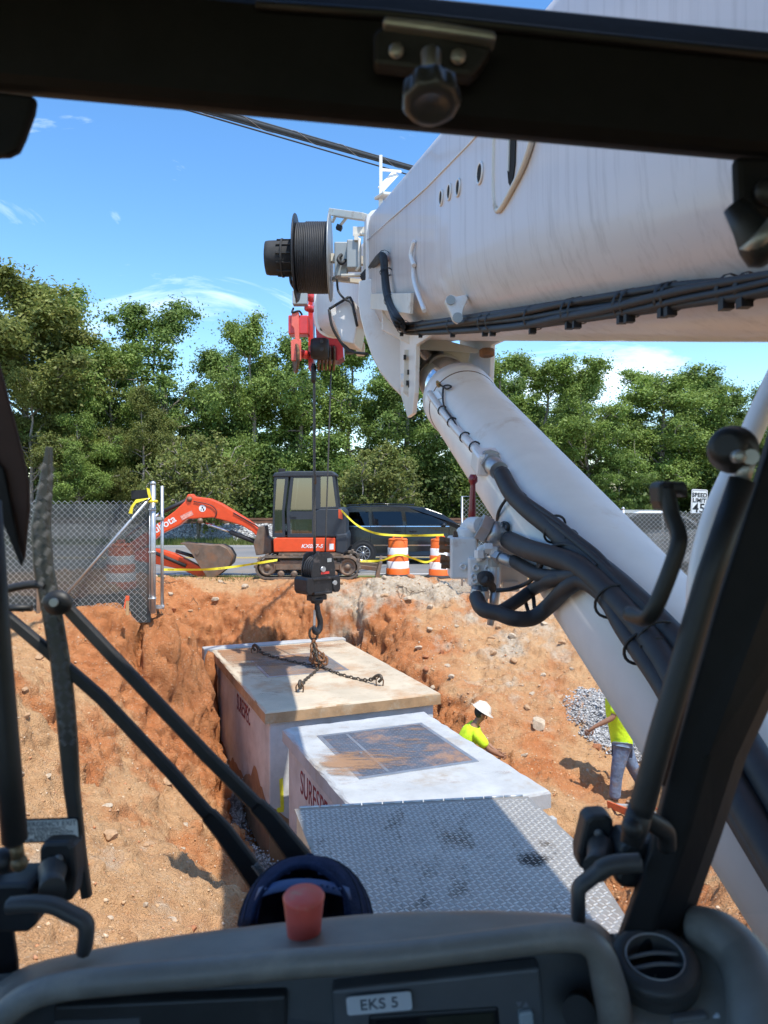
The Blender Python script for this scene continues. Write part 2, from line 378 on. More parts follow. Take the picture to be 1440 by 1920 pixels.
at = me.color_attributes.new('soil', 'FLOAT_COLOR', 'POINT'); at.data.foreach_set('color', np.c_[red, pale, gravel, np.ones(len(red))].astype(np.float32).ravel())
me.polygons.foreach_set('use_smooth', np.ones(len(Fq), bool))

def earth_mat():
    m = bpy.data.materials.new('earth'); m.use_nodes = True; N, L = m.node_tree.nodes, m.node_tree.links
    b = N['Principled BSDF']; b.inputs['Roughness'].default_value = .95; b.inputs['Specular IOR Level'].default_value = .15
    a = N.new('ShaderNodeVertexColor'); a.layer_name = 'soil'; s = N.new('ShaderNodeSeparateColor'); L.new(a.outputs[0], s.inputs[0])
    t = N.new('ShaderNodeTexCoord')
    def noise(sc, det=8, ro=.65):
        n = N.new('ShaderNodeTexNoise'); n.inputs['Scale'].default_value = sc; n.inputs['Detail'].default_value = det; n.inputs['Roughness'].default_value = ro; L.new(t.outputs['Object'], n.inputs['Vector']); return n.outputs['Fac']
    def ramp(f, p0, c0, p1, c1):
        r = N.new('ShaderNodeValToRGB'); r.color_ramp.elements[0].position = p0; r.color_ramp.elements[1].position = p1; r.color_ramp.elements[0].color = c0; r.color_ramp.elements[1].color = c1; L.new(f, r.inputs['Fac']); return r.outputs['Color']
    def mixc(f, x, y):
        k = N.new('ShaderNodeMix'); k.data_type = 'RGBA'; L.new(f, k.inputs['Factor']); L.new(x, k.inputs['A']); L.new(y, k.inputs['B']); return k.outputs['Result']
    def mask(ch, sc):   # a soft zone broken up by noise
        ad = N.new('ShaderNodeMath'); ad.operation = 'MULTIPLY_ADD'; L.new(noise(sc), ad.inputs[0]); ad.inputs[1].default_value = 1.1; ad.inputs[2].default_value = -.55
        sm = N.new('ShaderNodeMath'); sm.operation = 'ADD'; L.new(ad.outputs[0], sm.inputs[0]); L.new(s.outputs[ch], sm.inputs[1])
        mr = N.new('ShaderNodeMapRange'); mr.inputs['From Min'].default_value = .28; mr.inputs['From Max'].default_value = .72; mr.clamp = True; L.new(sm.outputs[0], mr.inputs['Value']); return mr.outputs['Result']
    tan = ramp(noise(3.5), .3, (.50, .265, .125, 1), .72, (.64, .39, .20, 1))
    clay = ramp(noise(2.6), .3, (.46, .160, .058, 1), .75, (.60, .265, .110, 1))
    pal = ramp(noise(14), .3, (.46, .34, .225, 1), .7, (.64, .54, .42, 1))
    c = mixc(mask(0, 2.2), tan, clay); c = mixc(mask(1, 4.0), c, pal)
    vo = N.new('ShaderNodeTexVoronoi'); vo.inputs['Scale'].default_value = 24; L.new(t.outputs['Object'], vo.inputs['Vector'])
    grv = N.new('ShaderNodeValToRGB'); grv.color_ramp.elements[0].color = (.2, .2, .2, 1); grv.color_ramp.elements[1].color = (.6, .6, .58, 1)
    sp = N.new('ShaderNodeSeparateColor'); L.new(vo.outputs['Color'], sp.inputs[0]); L.new(sp.outputs[0], grv.inputs['Fac'])
    c = mixc(mask(2, 6), c, grv.outputs['Color'])
    # grit: single pale and dark grains
    v2 = N.new('ShaderNodeTexVoronoi'); v2.inputs['Scale'].default_value = 55; L.new(t.outputs['Object'], v2.inputs['Vector'])
    s2 = N.new('ShaderNodeSeparateColor'); L.new(v2.outputs['Color'], s2.inputs[0])
    g2 = ramp(s2.outputs[0], .90, (0, 0, 0, 1), .97, (.35, .35, .35, 1)); pg = N.new('ShaderNodeRGB'); pg.outputs[0].default_value = (.60, .46, .32, 1)
    c = mixc(g2, c, pg.outputs[0])
    L.new(c, b.inputs['Base Color'])
    bp = N.new('ShaderNodeBump'); bp.inputs['Strength'].default_value = .9; bp.inputs['Distance'].default_value = .075; L.new(noise(11, 11, .72), bp.inputs['Height'])
    b2 = N.new('ShaderNodeBump'); b2.inputs['Strength'].default_value = .7; b2.inputs['Distance'].default_value = .018; L.new(v2.outputs['Distance'], b2.inputs['Height']); b2.invert = True; L.new(bp.outputs[0], b2.inputs['Normal'])
    L.new(b2.outputs[0], b.inputs['Normal']); return m
M_EARTH = earth_mat()
ground = link('excavated_ground', me); me.materials.append(M_EARTH); tag(ground, kind='structure')

M_GRASS = mat('verge_soil', (.10, .13, .035), .95, var=.4, scale=1.5, bump=.8, bscale=14, dirt=(.32, .22, .13), dscale=1.2, damt=.35)
far = MB()
for x0, x1, y0, y1 in ((-900, 900, 30.7, 1500), (-900, -13, -60, 19), (13, 900, -60, 19), (-13, 13, -60, -4)):
    far.add([(x0, y0, -.012), (x1, y0, -.012), (x1, y1, -.012), (x0, y1, -.012)], [(0, 1, 2, 3)])
far.add([(-900, 19, -.012), (900, 19, -.012), (900, 19.45, -.012), (-900, 19.45, -.012)], [(0, 1, 2, 3)])
o = link('ground', far.mesh('ground')); o.data.materials.append(M_GRASS); tag(o, kind='structure')

M_ASPH = mat('asphalt', (.20, .195, .19), .9, var=.16, scale=.8, bump=.5, bscale=60, dirt=(.26, .2, .15), dscale=.4, damt=.35)
M_LINEW = mat('line_paint_white', (.72, .72, .70), .7, var=.12, scale=6); M_LINEY = mat('line_paint_yellow', (.72, .46, .04), .7, var=.12, scale=6)
r = MB().add([(-300, 19.45, -.008), (300, 19.45, -.008), (300, 30.8, -.008), (-300, 30.8, -.008)], [(0, 1, 2, 3)])
o = link('road', r.mesh('road')); o.data.materials.append(M_ASPH); tag(o, kind='structure')
for y, w, m in ((19.75, .12, M_LINEW), (24.6, .11, M_LINEY), (24.9, .11, M_LINEY), (30.2, .12, M_LINEW)):
    r = MB().add([(-300, y, -.004), (300, y, -.004), (300, y + w, -.004), (-300, y + w, -.004)], [(0, 1, 2, 3)])
    o = link('road_marking', r.mesh('road_marking')); o.data.materials.append(m); tag(o, kind='structure')
# railway bank
M_BALLAST = mat('ballast', (.40, .38, .36), .95, var=.35, scale=9, bump=1, bscale=11)
r = MB().add([(-300, 33.4, -.05), (300, 33.4, -.05), (300, 35.0, .62), (-300, 35.0, .62), (300, 39.5, .62), (-300, 39.5, .62), (300, 42, 0), (-300, 42, 0)], [(0, 1, 2, 3), (3, 2, 4, 5), (5, 4, 6, 7)])
o = link('railway_bank', r.mesh('railway_bank')); o.data.materials.append(M_BALLAST); tag(o, kind='structure')
k = 15000; bx = rng.uniform(-26, 26, k); by = rng.uniform(33.4, 35.2, k); bz = np.clip((by - 33.4) / 1.6, 0, 1) * .67 - .05
def stones(name, X_, Y_, Z_, size, mt, label=None):
    """loose stones, every one a small lump of its own, joined"""
    n = len(X_); base = np.array([(1, 0, 0), (-1, 0, 0), (0, 1, 0), (0, -1, 0), (0, 0, 1), (0, 0, -1)], float)
    tri = np.array([(0, 2, 4), (2, 1, 4), (1, 3, 4), (3, 0, 4), (2, 0, 5), (1, 2, 5), (3, 1, 5), (0, 3, 5)])
    V = base[None] * (size[:, None, None] * rng.uniform(.45, 1.2, (n, 6, 1))); a = rng.uniform(0, 6.28, n); c, s_ = np.cos(a), np.sin(a)
    b_ = rng.uniform(-.7, .7, n); V2_ = V.copy()
    V2_[:, :, 0] = V[:, :, 0] * c[:, None] - V[:, :, 1] * s_[:, None]; V2_[:, :, 1] = V[:, :, 0] * s_[:, None] + V[:, :, 1] * c[:, None]
    V = V2_.copy(); cb, sb = np.cos(b_), np.sin(b_); V[:, :, 0] = V2_[:, :, 0] * cb[:, None] - V2_[:, :, 2] * sb[:, None]; V[:, :, 2] = V2_[:, :, 0] * sb[:, None] + V2_[:, :, 2] * cb[:, None]
    V[:, :, 2] *= .75; V += np.c_[X_, Y_, Z_][:, None, :]
    T = (tri[None] + (np.arange(n) * 6)[:, None, None]).reshape(-1, 3)
    m_ = np_mesh(name, V.reshape(-1, 3), T); o_ = link(name, m_); m_.materials.append(mt); tag(o_, label, kind='stuff'); return o_
def island_mat(name, cols, rough=.92):
    m = bpy.data.materials.new(name); m.use_nodes = True; N, L = m.node_tree.nodes, m.node_tree.links; b = N['Principled BSDF']; b.inputs['Roughness'].default_value = rough; b.inputs['Specular IOR Level'].default_value = .2
    g = N.new('ShaderNodeNewGeometry'); r = N.new('ShaderNodeValToRGB'); r.color_ramp.elements[0].color = tuple(cols[0]) + (1,); r.color_ramp.elements[1].color = tuple(cols[-1]) + (1,)
    for i, c in enumerate(cols[1:-1]): r.color_ramp.elements.new((i + 1) / (len(cols) - 1)).color = tuple(c) + (1,)
    L.new(g.outputs['Random Per Island'], r.inputs['Fac']); L.new(r.outputs['Color'], b.inputs['Base Color'])
    t = N.new('ShaderNodeTexCoord'); n = N.new('ShaderNodeTexNoise'); n.inputs['Scale'].default_value = 40; L.new(t.outputs['Object'], n.inputs['Vector']); bp = N.new('ShaderNodeBump'); bp.inputs['Strength'].default_value = .5; bp.inputs['Distance'].default_value = .02; L.new(n.outputs['Fac'], bp.inputs['Height']); L.new(bp.outputs[0], b.inputs['Normal'])
    return m
M_STONE_G = island_mat('grey_stone', [(.20, .19, .19), (.42, .41, .40), (.62, .61, .59)])
M_STONE_T = island_mat('tan_stone', [(.46, .26, .13), (.58, .38, .21), (.62, .50, .36), (.52, .22, .10), (.56, .37, .21)])
stones('ballast_gravel', bx, by, bz, rng.uniform(.05, .12, k), M_STONE_G)
M_RUST = mat('rail_rust', (.17, .085, .05), .8, var=.3, scale=4); M_TIE = mat('sleeper_wood', (.10, .08, .065), .9, var=.3, scale=3)
for y in (36.4, 37.85):
    r = MB().box((0, y, .685), (240, .14, .02)).box((0, y, .76), (240, .025, .14)).box((0, y, .845), (240, .07, .045))
    solo('rail', r, M_RUST, 'rusty steel rail nearer the road on the stone bank' if y < 37 else 'rusty steel rail nearer the trees on the stone bank', 'rail', 'rails of the railway track')
r = MB()
for i in range(-40, 41): r.box((i * .6, 37.1, .63), (.22, 2.5, .1))
o = solo('sleepers_under_ballast', r, M_TIE, 'timber sleepers bedded in the stone under the rails', 'sleepers', kind='stuff')

# small stones strewn over the dug earth, gravel heaps, verge grass
vis = np.where((G[:, 1] > 3.4) & (G[:, 1] < 18.3) & (G[:, 0] > -6) & (G[:, 0] < 5.4) & (G[:, 2] > PITZ - .05) & (slope < 2.2))[0]
wgt = (.35 + pale[vis] * 1.2 + .5 * np.clip(n2[vis], 0, 1)); wgt *= np.clip((xy[vis, 0] < 3) * 1.0 + .5, 0, 1); wgt /= wgt.sum()
pk = rng.choice(vis, 20000, p=wgt); sz = .006 + .028 * rng.random(20000) ** 6
stones('loose_pebbles', G[pk, 0], G[pk, 1], G[pk, 2] + .002, sz, M_STONE_T)
gv = np.where((gravel > .25) & (G[:, 1] > 3) & (G[:, 1] < 18))[0]; pk = rng.choice(gv, 9000); js = np.where(rng.random(9000) < .12, .16, .02)
stones('washed_gravel', G[pk, 0] + rng.normal(size=9000) * js, G[pk, 1] + rng.normal(size=9000) * js, G[pk, 2] + .008, .012 + .026 * rng.random(9000) ** 2, M_STONE_G)

def rock_mesh(seed, size, fl):
    rr = np.random.default_rng(seed); bm = bmesh.new(); bmesh.ops.create_icosphere(bm, subdivisions=2, radius=1)
    pl = [(Vector(rr.normal(size=3)).normalized(), rr.uniform(.45, .85)) for _ in range(9)]
    for v in bm.verts:
        for nrm, d in pl:
            k_ = v.co.dot(nrm)
            if k_ > d: v.co -= nrm * (k_ - d)
        v.co = Vector((v.co.x * size * fl[0], v.co.y * size * fl[1], v.co.z * size * fl[2]))
    m_ = bpy.data.meshes.new('rock'); bm.to_mesh(m_); bm.free(); return m_
rm = [rock_mesh(i, 1, (1, rng.uniform(.6, 1), rng.uniform(.45, .8))) for i in range(8)]
M_RK = [mat('pale_rock', (.52, .41, .29), .9, var=.25, scale=3, bump=.5, bscale=14), mat('tan_rock', (.47, .29, .16), .9, var=.25, scale=3, bump=.5, bscale=14), mat('clay_clod', (.42, .17, .075), .95, var=.25, scale=3, bump=.6, bscale=9)]
for m_ in rm: m_.materials.append(M_RK[0])
def ground_at(x, y):
    i = np.argmin(np.abs(gy - y)) * nx_ + np.argmin(np.abs(gx - x)); return float(G[i, 2])
def rock(x, y, s, kind, i, label, group='stones lying in the dug earth'):
    o_ = link('rock' if kind < 2 else 'clay_clod', rm[i % 8], None, (x, y, ground_at(x, y) + s * .15)); o_.scale = (s,) * 3; o_.rotation_euler = (rng.uniform(-.4, .4), rng.uniform(-.4, .4), rng.uniform(0, 6.3))
    o_.material_slots[0].link = 'OBJECT'; o_.material_slots[0].material = M_RK[kind]
    return tag(o_, label, 'rock' if kind < 2 else 'clod', group)
named = [(352, 1688, 6.6, .085, 2, 'red clay clod among pale stones near the dashboard'), (322, 1692, 6.7, .06, 0, 'pale rock touching the red clod'), (428, 1705, 6.6, .08, 0, 'pale angular rock beside the navy cap'),
         (345, 1463, 10.2, .09, 0, 'whitish rounded stone beside the second wiper arm'), (205, 1612, 8.0, .10, 1, 'large tan slab of rock standing on edge in the slope'), (90, 1725, 5.6, .10, 1, 'tan flat rock beside the window latch'),
         (310, 1420, 11.2, .13, 1, 'broad tan rock ledge on the slope above the wiper arms'), (75, 1240, 11.3, .1, 1, 'tan rock half buried below the chain link fence'),
         (1170, 1285, 13.8, .1, 0, 'pale rock on the bank above the gravel heap'), (1010, 1375, 12.6, .16, 0, 'long pale rock on the bench behind the bending worker'), (1120, 1432, 12.2, .12, 2, 'red clay clod at the edge of the gravel'), (765, 1133, 17.3, .16, 0, 'big grey rock in the stony bank below the first barrel')]
for i, (u, v, d, s, k_, lb) in enumerate(named):
    p = W(u, v, d); rock(p.x, p.y, s, k_, i, lb, None if False else 'larger stones lying about the dig')
cand = rng.choice(vis, 400, p=wgt); kept = []
for c in cand:
    x, y = G[c, 0], G[c, 1]
    if all((x - a) ** 2 + (y - b) ** 2 > .09 for a, b in kept) and not (y < 9 and -1.2 < x < 2.2) and len(kept) < 150:
        kept.append((x, y)); kd = 2 if red[c] > .6 and rng.random() < .5 else int(rng.random() < .5)
        s = .012 + .0045 * y * rng.uniform(.8, 1.5)
        rock(x, y, s, kd, len(kept), ['small pale angular stone lying loose on the dug earth', 'small tan stone lying loose on the dug earth', 'small red clay clod lying loose on the dug earth'][kd], ['pale stones', 'tan stones', 'clay clods'][kd] + ' strewn over the dig')

# fine roots hanging out of the cut banks
mb = MB(); rr_ = np.random.default_rng(8)
for (u0, v0, d0, n_) in ((225, 1185, 12.7, 9), (330, 1105, 17.2, 10), (640, 1140, 17.2, 6), (760, 1110, 17.5, 6), (300, 1230, 12.6, 6)):
    for i in range(n_):
        p = W(u0 + rr_.normal() * 22, v0 + rr_.normal() * 10, d0); p.z = ground_at(p.x, p.y) + .02; pts = [p]; dv = Vector((rr_.normal(), -.5, rr_.normal() * .3)).normalized()
        for j in range(5):
            dv = (dv + Vector(rr_.normal(size=3) * .5)).normalized(); q_ = pts[-1] + dv * .07; q_.z = max(ground_at(q_.x, q_.y) + .012, q_.z - .05); q_.z = min(q_.z, ground_at(q_.x, q_.y) + .05); pts.append(q_)
        mb.tube(pts, [.007, .0065, .006, .005, .004, .002], 5)
tag(link('exposed_roots', mb.mesh('exposed_roots')), 'thin brown roots sticking out of the cut clay banks', kind='stuff').data.materials.append(mat('root_bark', (.12, .075, .045), .9, var=.4, scale=20))

# grass tufts on the verge before the road
k = 9000; tx = rng.uniform(-12, 12, k); dens = np.clip(fbm(np.c_[tx * .5, tx * 0, tx * 0], 3) + .35 - .35 * (tx > -2.5), 0, 1); keep = rng.random(k) < dens; tx = tx[keep]; k = len(tx)
ty = rng.uniform(18.15, 19.4, k); hh = rng.uniform(.04, .13, k); an = rng.uniform(0, 6.28, k); ln = rng.uniform(-.06, .06, (k, 2))
gz = np.array([ground_at(a, b) if b < 18.9 else -.02 for a, b in zip(tx, ty)])
dx, dy = np.cos(an) * .008, np.sin(an) * .008
GV = np.stack([np.c_[tx - dx, ty - dy, gz], np.c_[tx + dx, ty + dy, gz], np.c_[tx + ln[:, 0], ty + ln[:, 1], gz + hh]], 1).reshape(-1, 3)
gm = np_mesh('verge_grass', GV, np.arange(k * 3).reshape(-1, 3)); M_BLADE = leaf_mat('grass_blade', (.10, .16, .03), (.16, .20, .05), (.26, .24, .09)); gm.materials.append(M_BLADE)
tag(link('verge_grass', gm), kind='stuff')
k = 26000; tx = rng.uniform(-25, 25, k); ty = rng.uniform(30.9, 33.6, k); hh = rng.uniform(.08, .28, k); an = rng.uniform(0, 6.28, k); ln = rng.uniform(-.08, .08, (k, 2)); dx, dy = np.cos(an) * .014, np.sin(an) * .014; z0 = np.full(k, -.01)
GV = np.stack([np.c_[tx - dx, ty - dy, z0], np.c_[tx + dx, ty + dy, z0], np.c_[tx + ln[:, 0], ty + ln[:, 1], hh]], 1).reshape(-1, 3)
gm = np_mesh('trackside_grass', GV, np.arange(k * 3).reshape(-1, 3)); gm.materials.append(M_BLADE); tag(link('trackside_grass', gm), kind='stuff')

# ------------------------------------------------------------------ trees
M_BARK = mat('bark', (.27, .23, .19), .95, var=.35, scale=5, bump=.6, bscale=14)
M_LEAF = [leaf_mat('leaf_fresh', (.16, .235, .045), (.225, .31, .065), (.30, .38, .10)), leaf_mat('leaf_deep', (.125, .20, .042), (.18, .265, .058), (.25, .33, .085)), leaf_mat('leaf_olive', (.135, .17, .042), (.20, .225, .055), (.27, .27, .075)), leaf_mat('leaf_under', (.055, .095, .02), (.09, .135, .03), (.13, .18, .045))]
def leaf_cloud(C, Rr, n, size, rg, flat=.6):
    """n leaves spread through blobs at C of radii Rr; returns quad vertices"""
    w = Rr ** 2; b = rg.choice(len(C), n, p=w / w.sum())
    d = rg.normal(size=(n, 3)); d /= np.linalg.norm(d, axis=1)[:, None]
    r = np.clip(np.abs(rg.normal(size=n)) * .62, 0, 1.7)
    p = C[b] + d * (Rr[b] * r)[:, None] * np.array([1, 1, flat])
    nrm = d * .6 + rg.normal(size=(n, 3)) * .6 + np.array([0, 0, .6]); nrm /= np.linalg.norm(nrm, axis=1)[:, None]
    t = np.cross(nrm, rg.normal(size=(n, 3))); t /= np.linalg.norm(t, axis=1)[:, None]; s = np.cross(nrm, t)
    L_ = (size * rg.uniform(.6, 1.35, n))[:, None]
    return np.stack([p - t * L_, p + s * L_ * .55, p + t * L_, p - s * L_ * .55], 1).reshape(-1, 3)
def tree_parts(seed, h, wide, base, n, leaf, openness=1.0, trunks=1):
    rg = np.random.default_rng(seed); mb = MB(); tips = []; rad = []
    for tnk in range(trunks):
        lean = rg.normal(size=2) * .03 * h + (rg.normal(size=2) * wide * .14 if trunks > 1 else 0)
        sp = [Vector((lean[0] * t + rg.normal() * .012 * h * t, lean[1] * t + rg.normal() * .012 * h * t, h * .92 * t)) for t in np.linspace(0, 1, 9)]
        r0 = h * .016 / (trunks ** .4); mb.tube(sp, [r0 * (1.15 - t) + .012 for t in np.linspace(0, 1, 9)], 7)
        for i in range(int(21 / (trunks ** .5))):
            t = rg.uniform(base / h * .8, .95); k_ = t * 8; a = sp[int(k_)].lerp(sp[min(8, int(k_) + 1)], k_ % 1)
            prof = math.sin(math.pi * min(1, max(.12, (t - base / h * .7) / (1.02 - base / h * .7))) ** .8) ** .6
            ln = wide * prof * rg.uniform(.65, 1.05) * .95; az = i * 2.4 + rg.uniform(-.5, .5); up = rg.uniform(.15, .75) + (t > .8) * .6
            dirv = Vector((math.cos(az), math.sin(az), up)).normalized()
            pts = [a]; 
            for j in range(4):
                dirv = (dirv + Vector(rg.normal(size=3) * .16)).normalized(); pts.append(pts[-1] + dirv * ln / 4)
            mb.tube(pts, [r0 * (.5 - .1 * j) * (1.1 - t) + .012 for j in range(5)], 5)
            for j in range(2, 5):
                tips.append(tuple(pts[j] + Vector(rg.normal(size=3) * .05 * h * .3))); rad.append(rg.uniform(.06, .105) * h * openness)
                for s_ in range(2):
                    dv = (dirv + Vector(rg.normal(size=3) * .8)).normalized(); e = pts[j] + dv * ln * rg.uniform(.18, .38)
                    mb.tube([pts[j], pts[j].lerp(e, .5) + Vector(rg.normal(size=3) * .05), e], [.03, .02, .01], 4)
                    tips.append(tuple(e)); rad.append(rg.uniform(.045, .085) * h * openness)
    V = leaf_cloud(np.array(tips), np.array(rad), n, leaf, rg)
    lm = np_mesh('crown', V, np.arange(len(V)).reshape(-1, 4))
    return mb.mesh('trunk'), lm
proto = []
for sd, h, wd, bs, n, op in ((1, 12, 4.4, 2.6, 82000, .92), (2, 12, 4.0, 2.0, 82000, .92), (3, 12, 4.9, 3.4, 66000, .86), (4, 12, 4.3, 1.6, 82000, .95), (5, 12, 4.6, 3.0, 72000, .86)):
    proto.append(tree_parts(sd, h, wd, bs, n, .088, op))
def tree(name, u, vtop, d, p, wide, leafm, label, rz, cat='tree', group='trees beyond the railway', base_z=0.0):
    x = (u - 720) / F * d; h = EYE - (vtop - HY) / F * d - base_z
    t = thing(name, label, cat, (x, d, base_z), group)
    tm, lm = proto[p]
    for nm, m_, mt in (('trunk', tm, M_BARK), ('crown', lm, leafm)):
        o_ = link(nm, m_, t)
        if not m_.materials: m_.materials.append(mt)
        o_.material_slots[0].link = 'OBJECT'; o_.material_slots[0].material = mt
    s = h / 12.0; t.scale = (s * wide, s * wide, s); t.rotation_euler = (0, 0, rz); return t
TR = [  # u, top v, distance, form, breadth, leaf, label
    (40, 500, 42, 0, 1.15, 2, 'tallest tree, brownish green crown at the end of the row'),
    (130, 560, 45, 3, .95, 0, 'tall bright green tree leaning on the tallest tree of the row'),
    (205, 640, 44, 1, .8, 0, 'lower green tree under the gap in the tree line'),
    (335, 585, 46, 2, 1.05, 1, 'round topped tree with bare forked limbs showing sky'),
    (425, 650, 47, 1, .9, 1, 'dark tree between the forked tree and the cable reel'),
    (480, 610, 42, 3, .85, 0, 'bright fresh green tree just beside the cable reel'),
    (560, 625, 43, 1, 1.0, 1, 'deep green tree behind the red sheave bracket'),
    (650, 640, 45, 3, 1.0, 0, 'green tree right behind the hanging hoist ropes'),
    (760, 660, 44, 0, 1.0, 1, 'tree behind the lower flank of the boom'),
    (850, 690, 46, 3, 1.15, 1, 'tree half hidden by the chrome ram of the lift cylinder'),
    (930, 660, 42, 1, 1.1, 0, 'green tree standing just over the lift cylinder'),
    (1010, 672, 44, 4, 1.05, 0, 'loose green tree with a flat top over the lift cylinder'),
    (1110, 690, 43, 2, 1.0, 0, 'slim tree with an open crown between two broader ones'),
    (1235, 684, 44, 0, 1.25, 0, 'broad spreading tree above the speed limit sign'),
    (1340, 705, 46, 3, 1.15, 1, 'tree behind the ball joint of the gas strut'),
    (1440, 720, 45, 1, 1.0, 1, 'tree at the end of the row behind the cab post'),
    (1560, 700, 44, 0, 1.0, 0, None), (-120, 530, 43, 1, 1.0, 2, None),
    (150, 770, 40, 1, .95, 0, 'young bright yellow green tree low in front of the tall ones'),
    (270, 735, 41.5, 3, .75, 2, 'thin pale tree with slender bare stems before the forked tree'),
    (60, 700, 40.5, 4, .9, 2, 'olive leaved tree low behind the chain link fence'),
    (1160, 850, 40.5, 1, 1.3, 1, 'low dark tree behind the chain link fence past the cylinder'),
    (1070, 720, 48, 3, 1.1, 1, 'farther tree filling the gap past the slim open tree'), (960, 700, 49, 1, 1.2, 1, 'farther tree showing between the two trees over the lift cylinder'), (250, 655, 49, 1, 1.0, 1, 'farther tree in the gap beside the round topped tree'), (1300, 730, 49, 4, 1.1, 0, 'farther tree behind the spreading tree above the sign'),
]
for i, (u, v, d, p, wd, lf, lb) in enumerate(TR):
    tree('tree', u, v, d, p, wd, M_LEAF[lf], lb or ('tree beyond the frame of the window past the cab post' if u > 720 else 'tree beyond the frame of the window past the tallest tree'), i * 1.3)
# two crape myrtles before the railway bank
for i, (u, v, d, lb) in enumerate(((372, 848, 33.0, 'broad round brownish green bush on several thin stems behind the excavator boom'), (690, 868, 33.2, 'round brownish green bush above the minivan roof'))):
    x = (u - 720) / F * d; h = EYE - (v - HY) / F * d
    tm, lm = tree_parts(60 + i, h, 2.5, .9, 26000, .075, 1.55, 5)
    t = thing('flowering_bush', lb, 'bush', (x, d, 0), 'bushes along the railway bank'); tm.materials.append(M_BARK); lm.materials.append(M_LEAF[2]); link('trunk', tm, t); link('crown', lm, t)
# undergrowth: one mass under the trees
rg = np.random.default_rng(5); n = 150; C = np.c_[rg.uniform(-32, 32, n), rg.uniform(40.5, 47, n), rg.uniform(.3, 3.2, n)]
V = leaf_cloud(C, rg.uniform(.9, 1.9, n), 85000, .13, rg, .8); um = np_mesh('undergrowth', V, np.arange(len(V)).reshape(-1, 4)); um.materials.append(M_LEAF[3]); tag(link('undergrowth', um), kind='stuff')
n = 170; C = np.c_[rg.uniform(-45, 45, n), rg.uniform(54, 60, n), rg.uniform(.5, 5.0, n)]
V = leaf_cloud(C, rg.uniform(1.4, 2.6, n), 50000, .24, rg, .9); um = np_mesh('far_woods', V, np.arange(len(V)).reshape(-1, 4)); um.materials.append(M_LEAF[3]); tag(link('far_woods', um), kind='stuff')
# ------------------------------------------------------------------ the two concrete vaults
M_CONC = mat('concrete_grey', (.56, .56, .545), .85, var=.2, scale=2.2, bump=.35, bscale=9, dirt=(.33, .29, .24), dscale=1.3, damt=.12)
M_CONCL = mat('concrete_pale', (.42, .425, .42), .8, var=.16, scale=2.2, bump=.15, bscale=30, dirt=(.33, .27, .20), dscale=1.4, damt=.3)
M_LID1 = mat('concrete_buff', (.52, .43, .31), .85, var=.18, scale=1.4, bump=.15, bscale=30, dirt=(.42, .23, .11), dscale=.9, damt=.42)
M_LIDE = mat('concrete_clay_stained', (.40, .245, .125), .85, var=.3, scale=2.5, bump=.2, bscale=20, dirt=(.5, .42, .3), dscale=2.2, damt=.35)
M_HATCH = mat('hatch_plate', (.115, .13, .16), .5, .35, var=.2, scale=5, dirt=(.43, .22, .10), dscale=1.15, damt=.42)
M_HATCH1 = mat('hatch_plate_dusty', (.17, .165, .16), .6, .2, var=.2, scale=5, dirt=(.40, .20, .09), dscale=.9, damt=.55)
M_STEELE = mat('galvanised_edge', (.45, .46, .47), .45, .8, var=.15)
M_REDINK = mat('stencil_red', (.22, .035, .05), .8, var=.4, scale=9)
M_YPAINT = mat('marking_paint_yellow', (.80, .74, .04), .7, var=.15)
M_RUSTY = mat('rusty_iron', (.13, .085, .055), .75, .5, var=.4, scale=9, dirt=(.32, .14, .06), dscale=7, damt=.5)

def on(o, a, b, z): return Vector((o.x, o.y, 0)) + VA * a + VB * b + Vector((0, 0, z))
def vbox(mb, o, a0, a1, b0, b1, z0, z1):
    p = [on(o, a, b, z) for z in (z0, z1) for a, b in ((a0, b0), (a1, b0), (a1, b1), (a0, b1))]
    return mb.add(p, [(3, 2, 1, 0), (4, 5, 6, 7), (0, 1, 5, 4), (1, 2, 6, 5), (2, 3, 7, 6), (3, 0, 4, 7)])
def treads(mb, o, a0, a1, b0, b1, z, pitch, ln, wd, hgt):
    """raised lozenges of chequer plate, turned alternately"""
    na, nb = int((a1 - a0) / pitch), int((b1 - b0) / pitch)
    for i in range(na):
        for j in range(nb):
            c = on(o, a0 + (i + .5) * pitch, b0 + (j + .5) * pitch, z); s = 1 if (i + j) % 2 else -1
            t = (VA * s + VB).normalized(); n = Vector((-t.y, t.x, 0))
            mb.add([c - t * ln / 2, c + n * wd / 2, c + t * ln / 2, c - n * wd / 2, c - t * ln * .22 + Vector((0, 0, hgt)), c + t * ln * .22 + Vector((0, 0, hgt))], [(0, 1, 4), (1, 2, 5), (1, 5, 4), (2, 3, 5), (3, 0, 4), (3, 4, 5)])
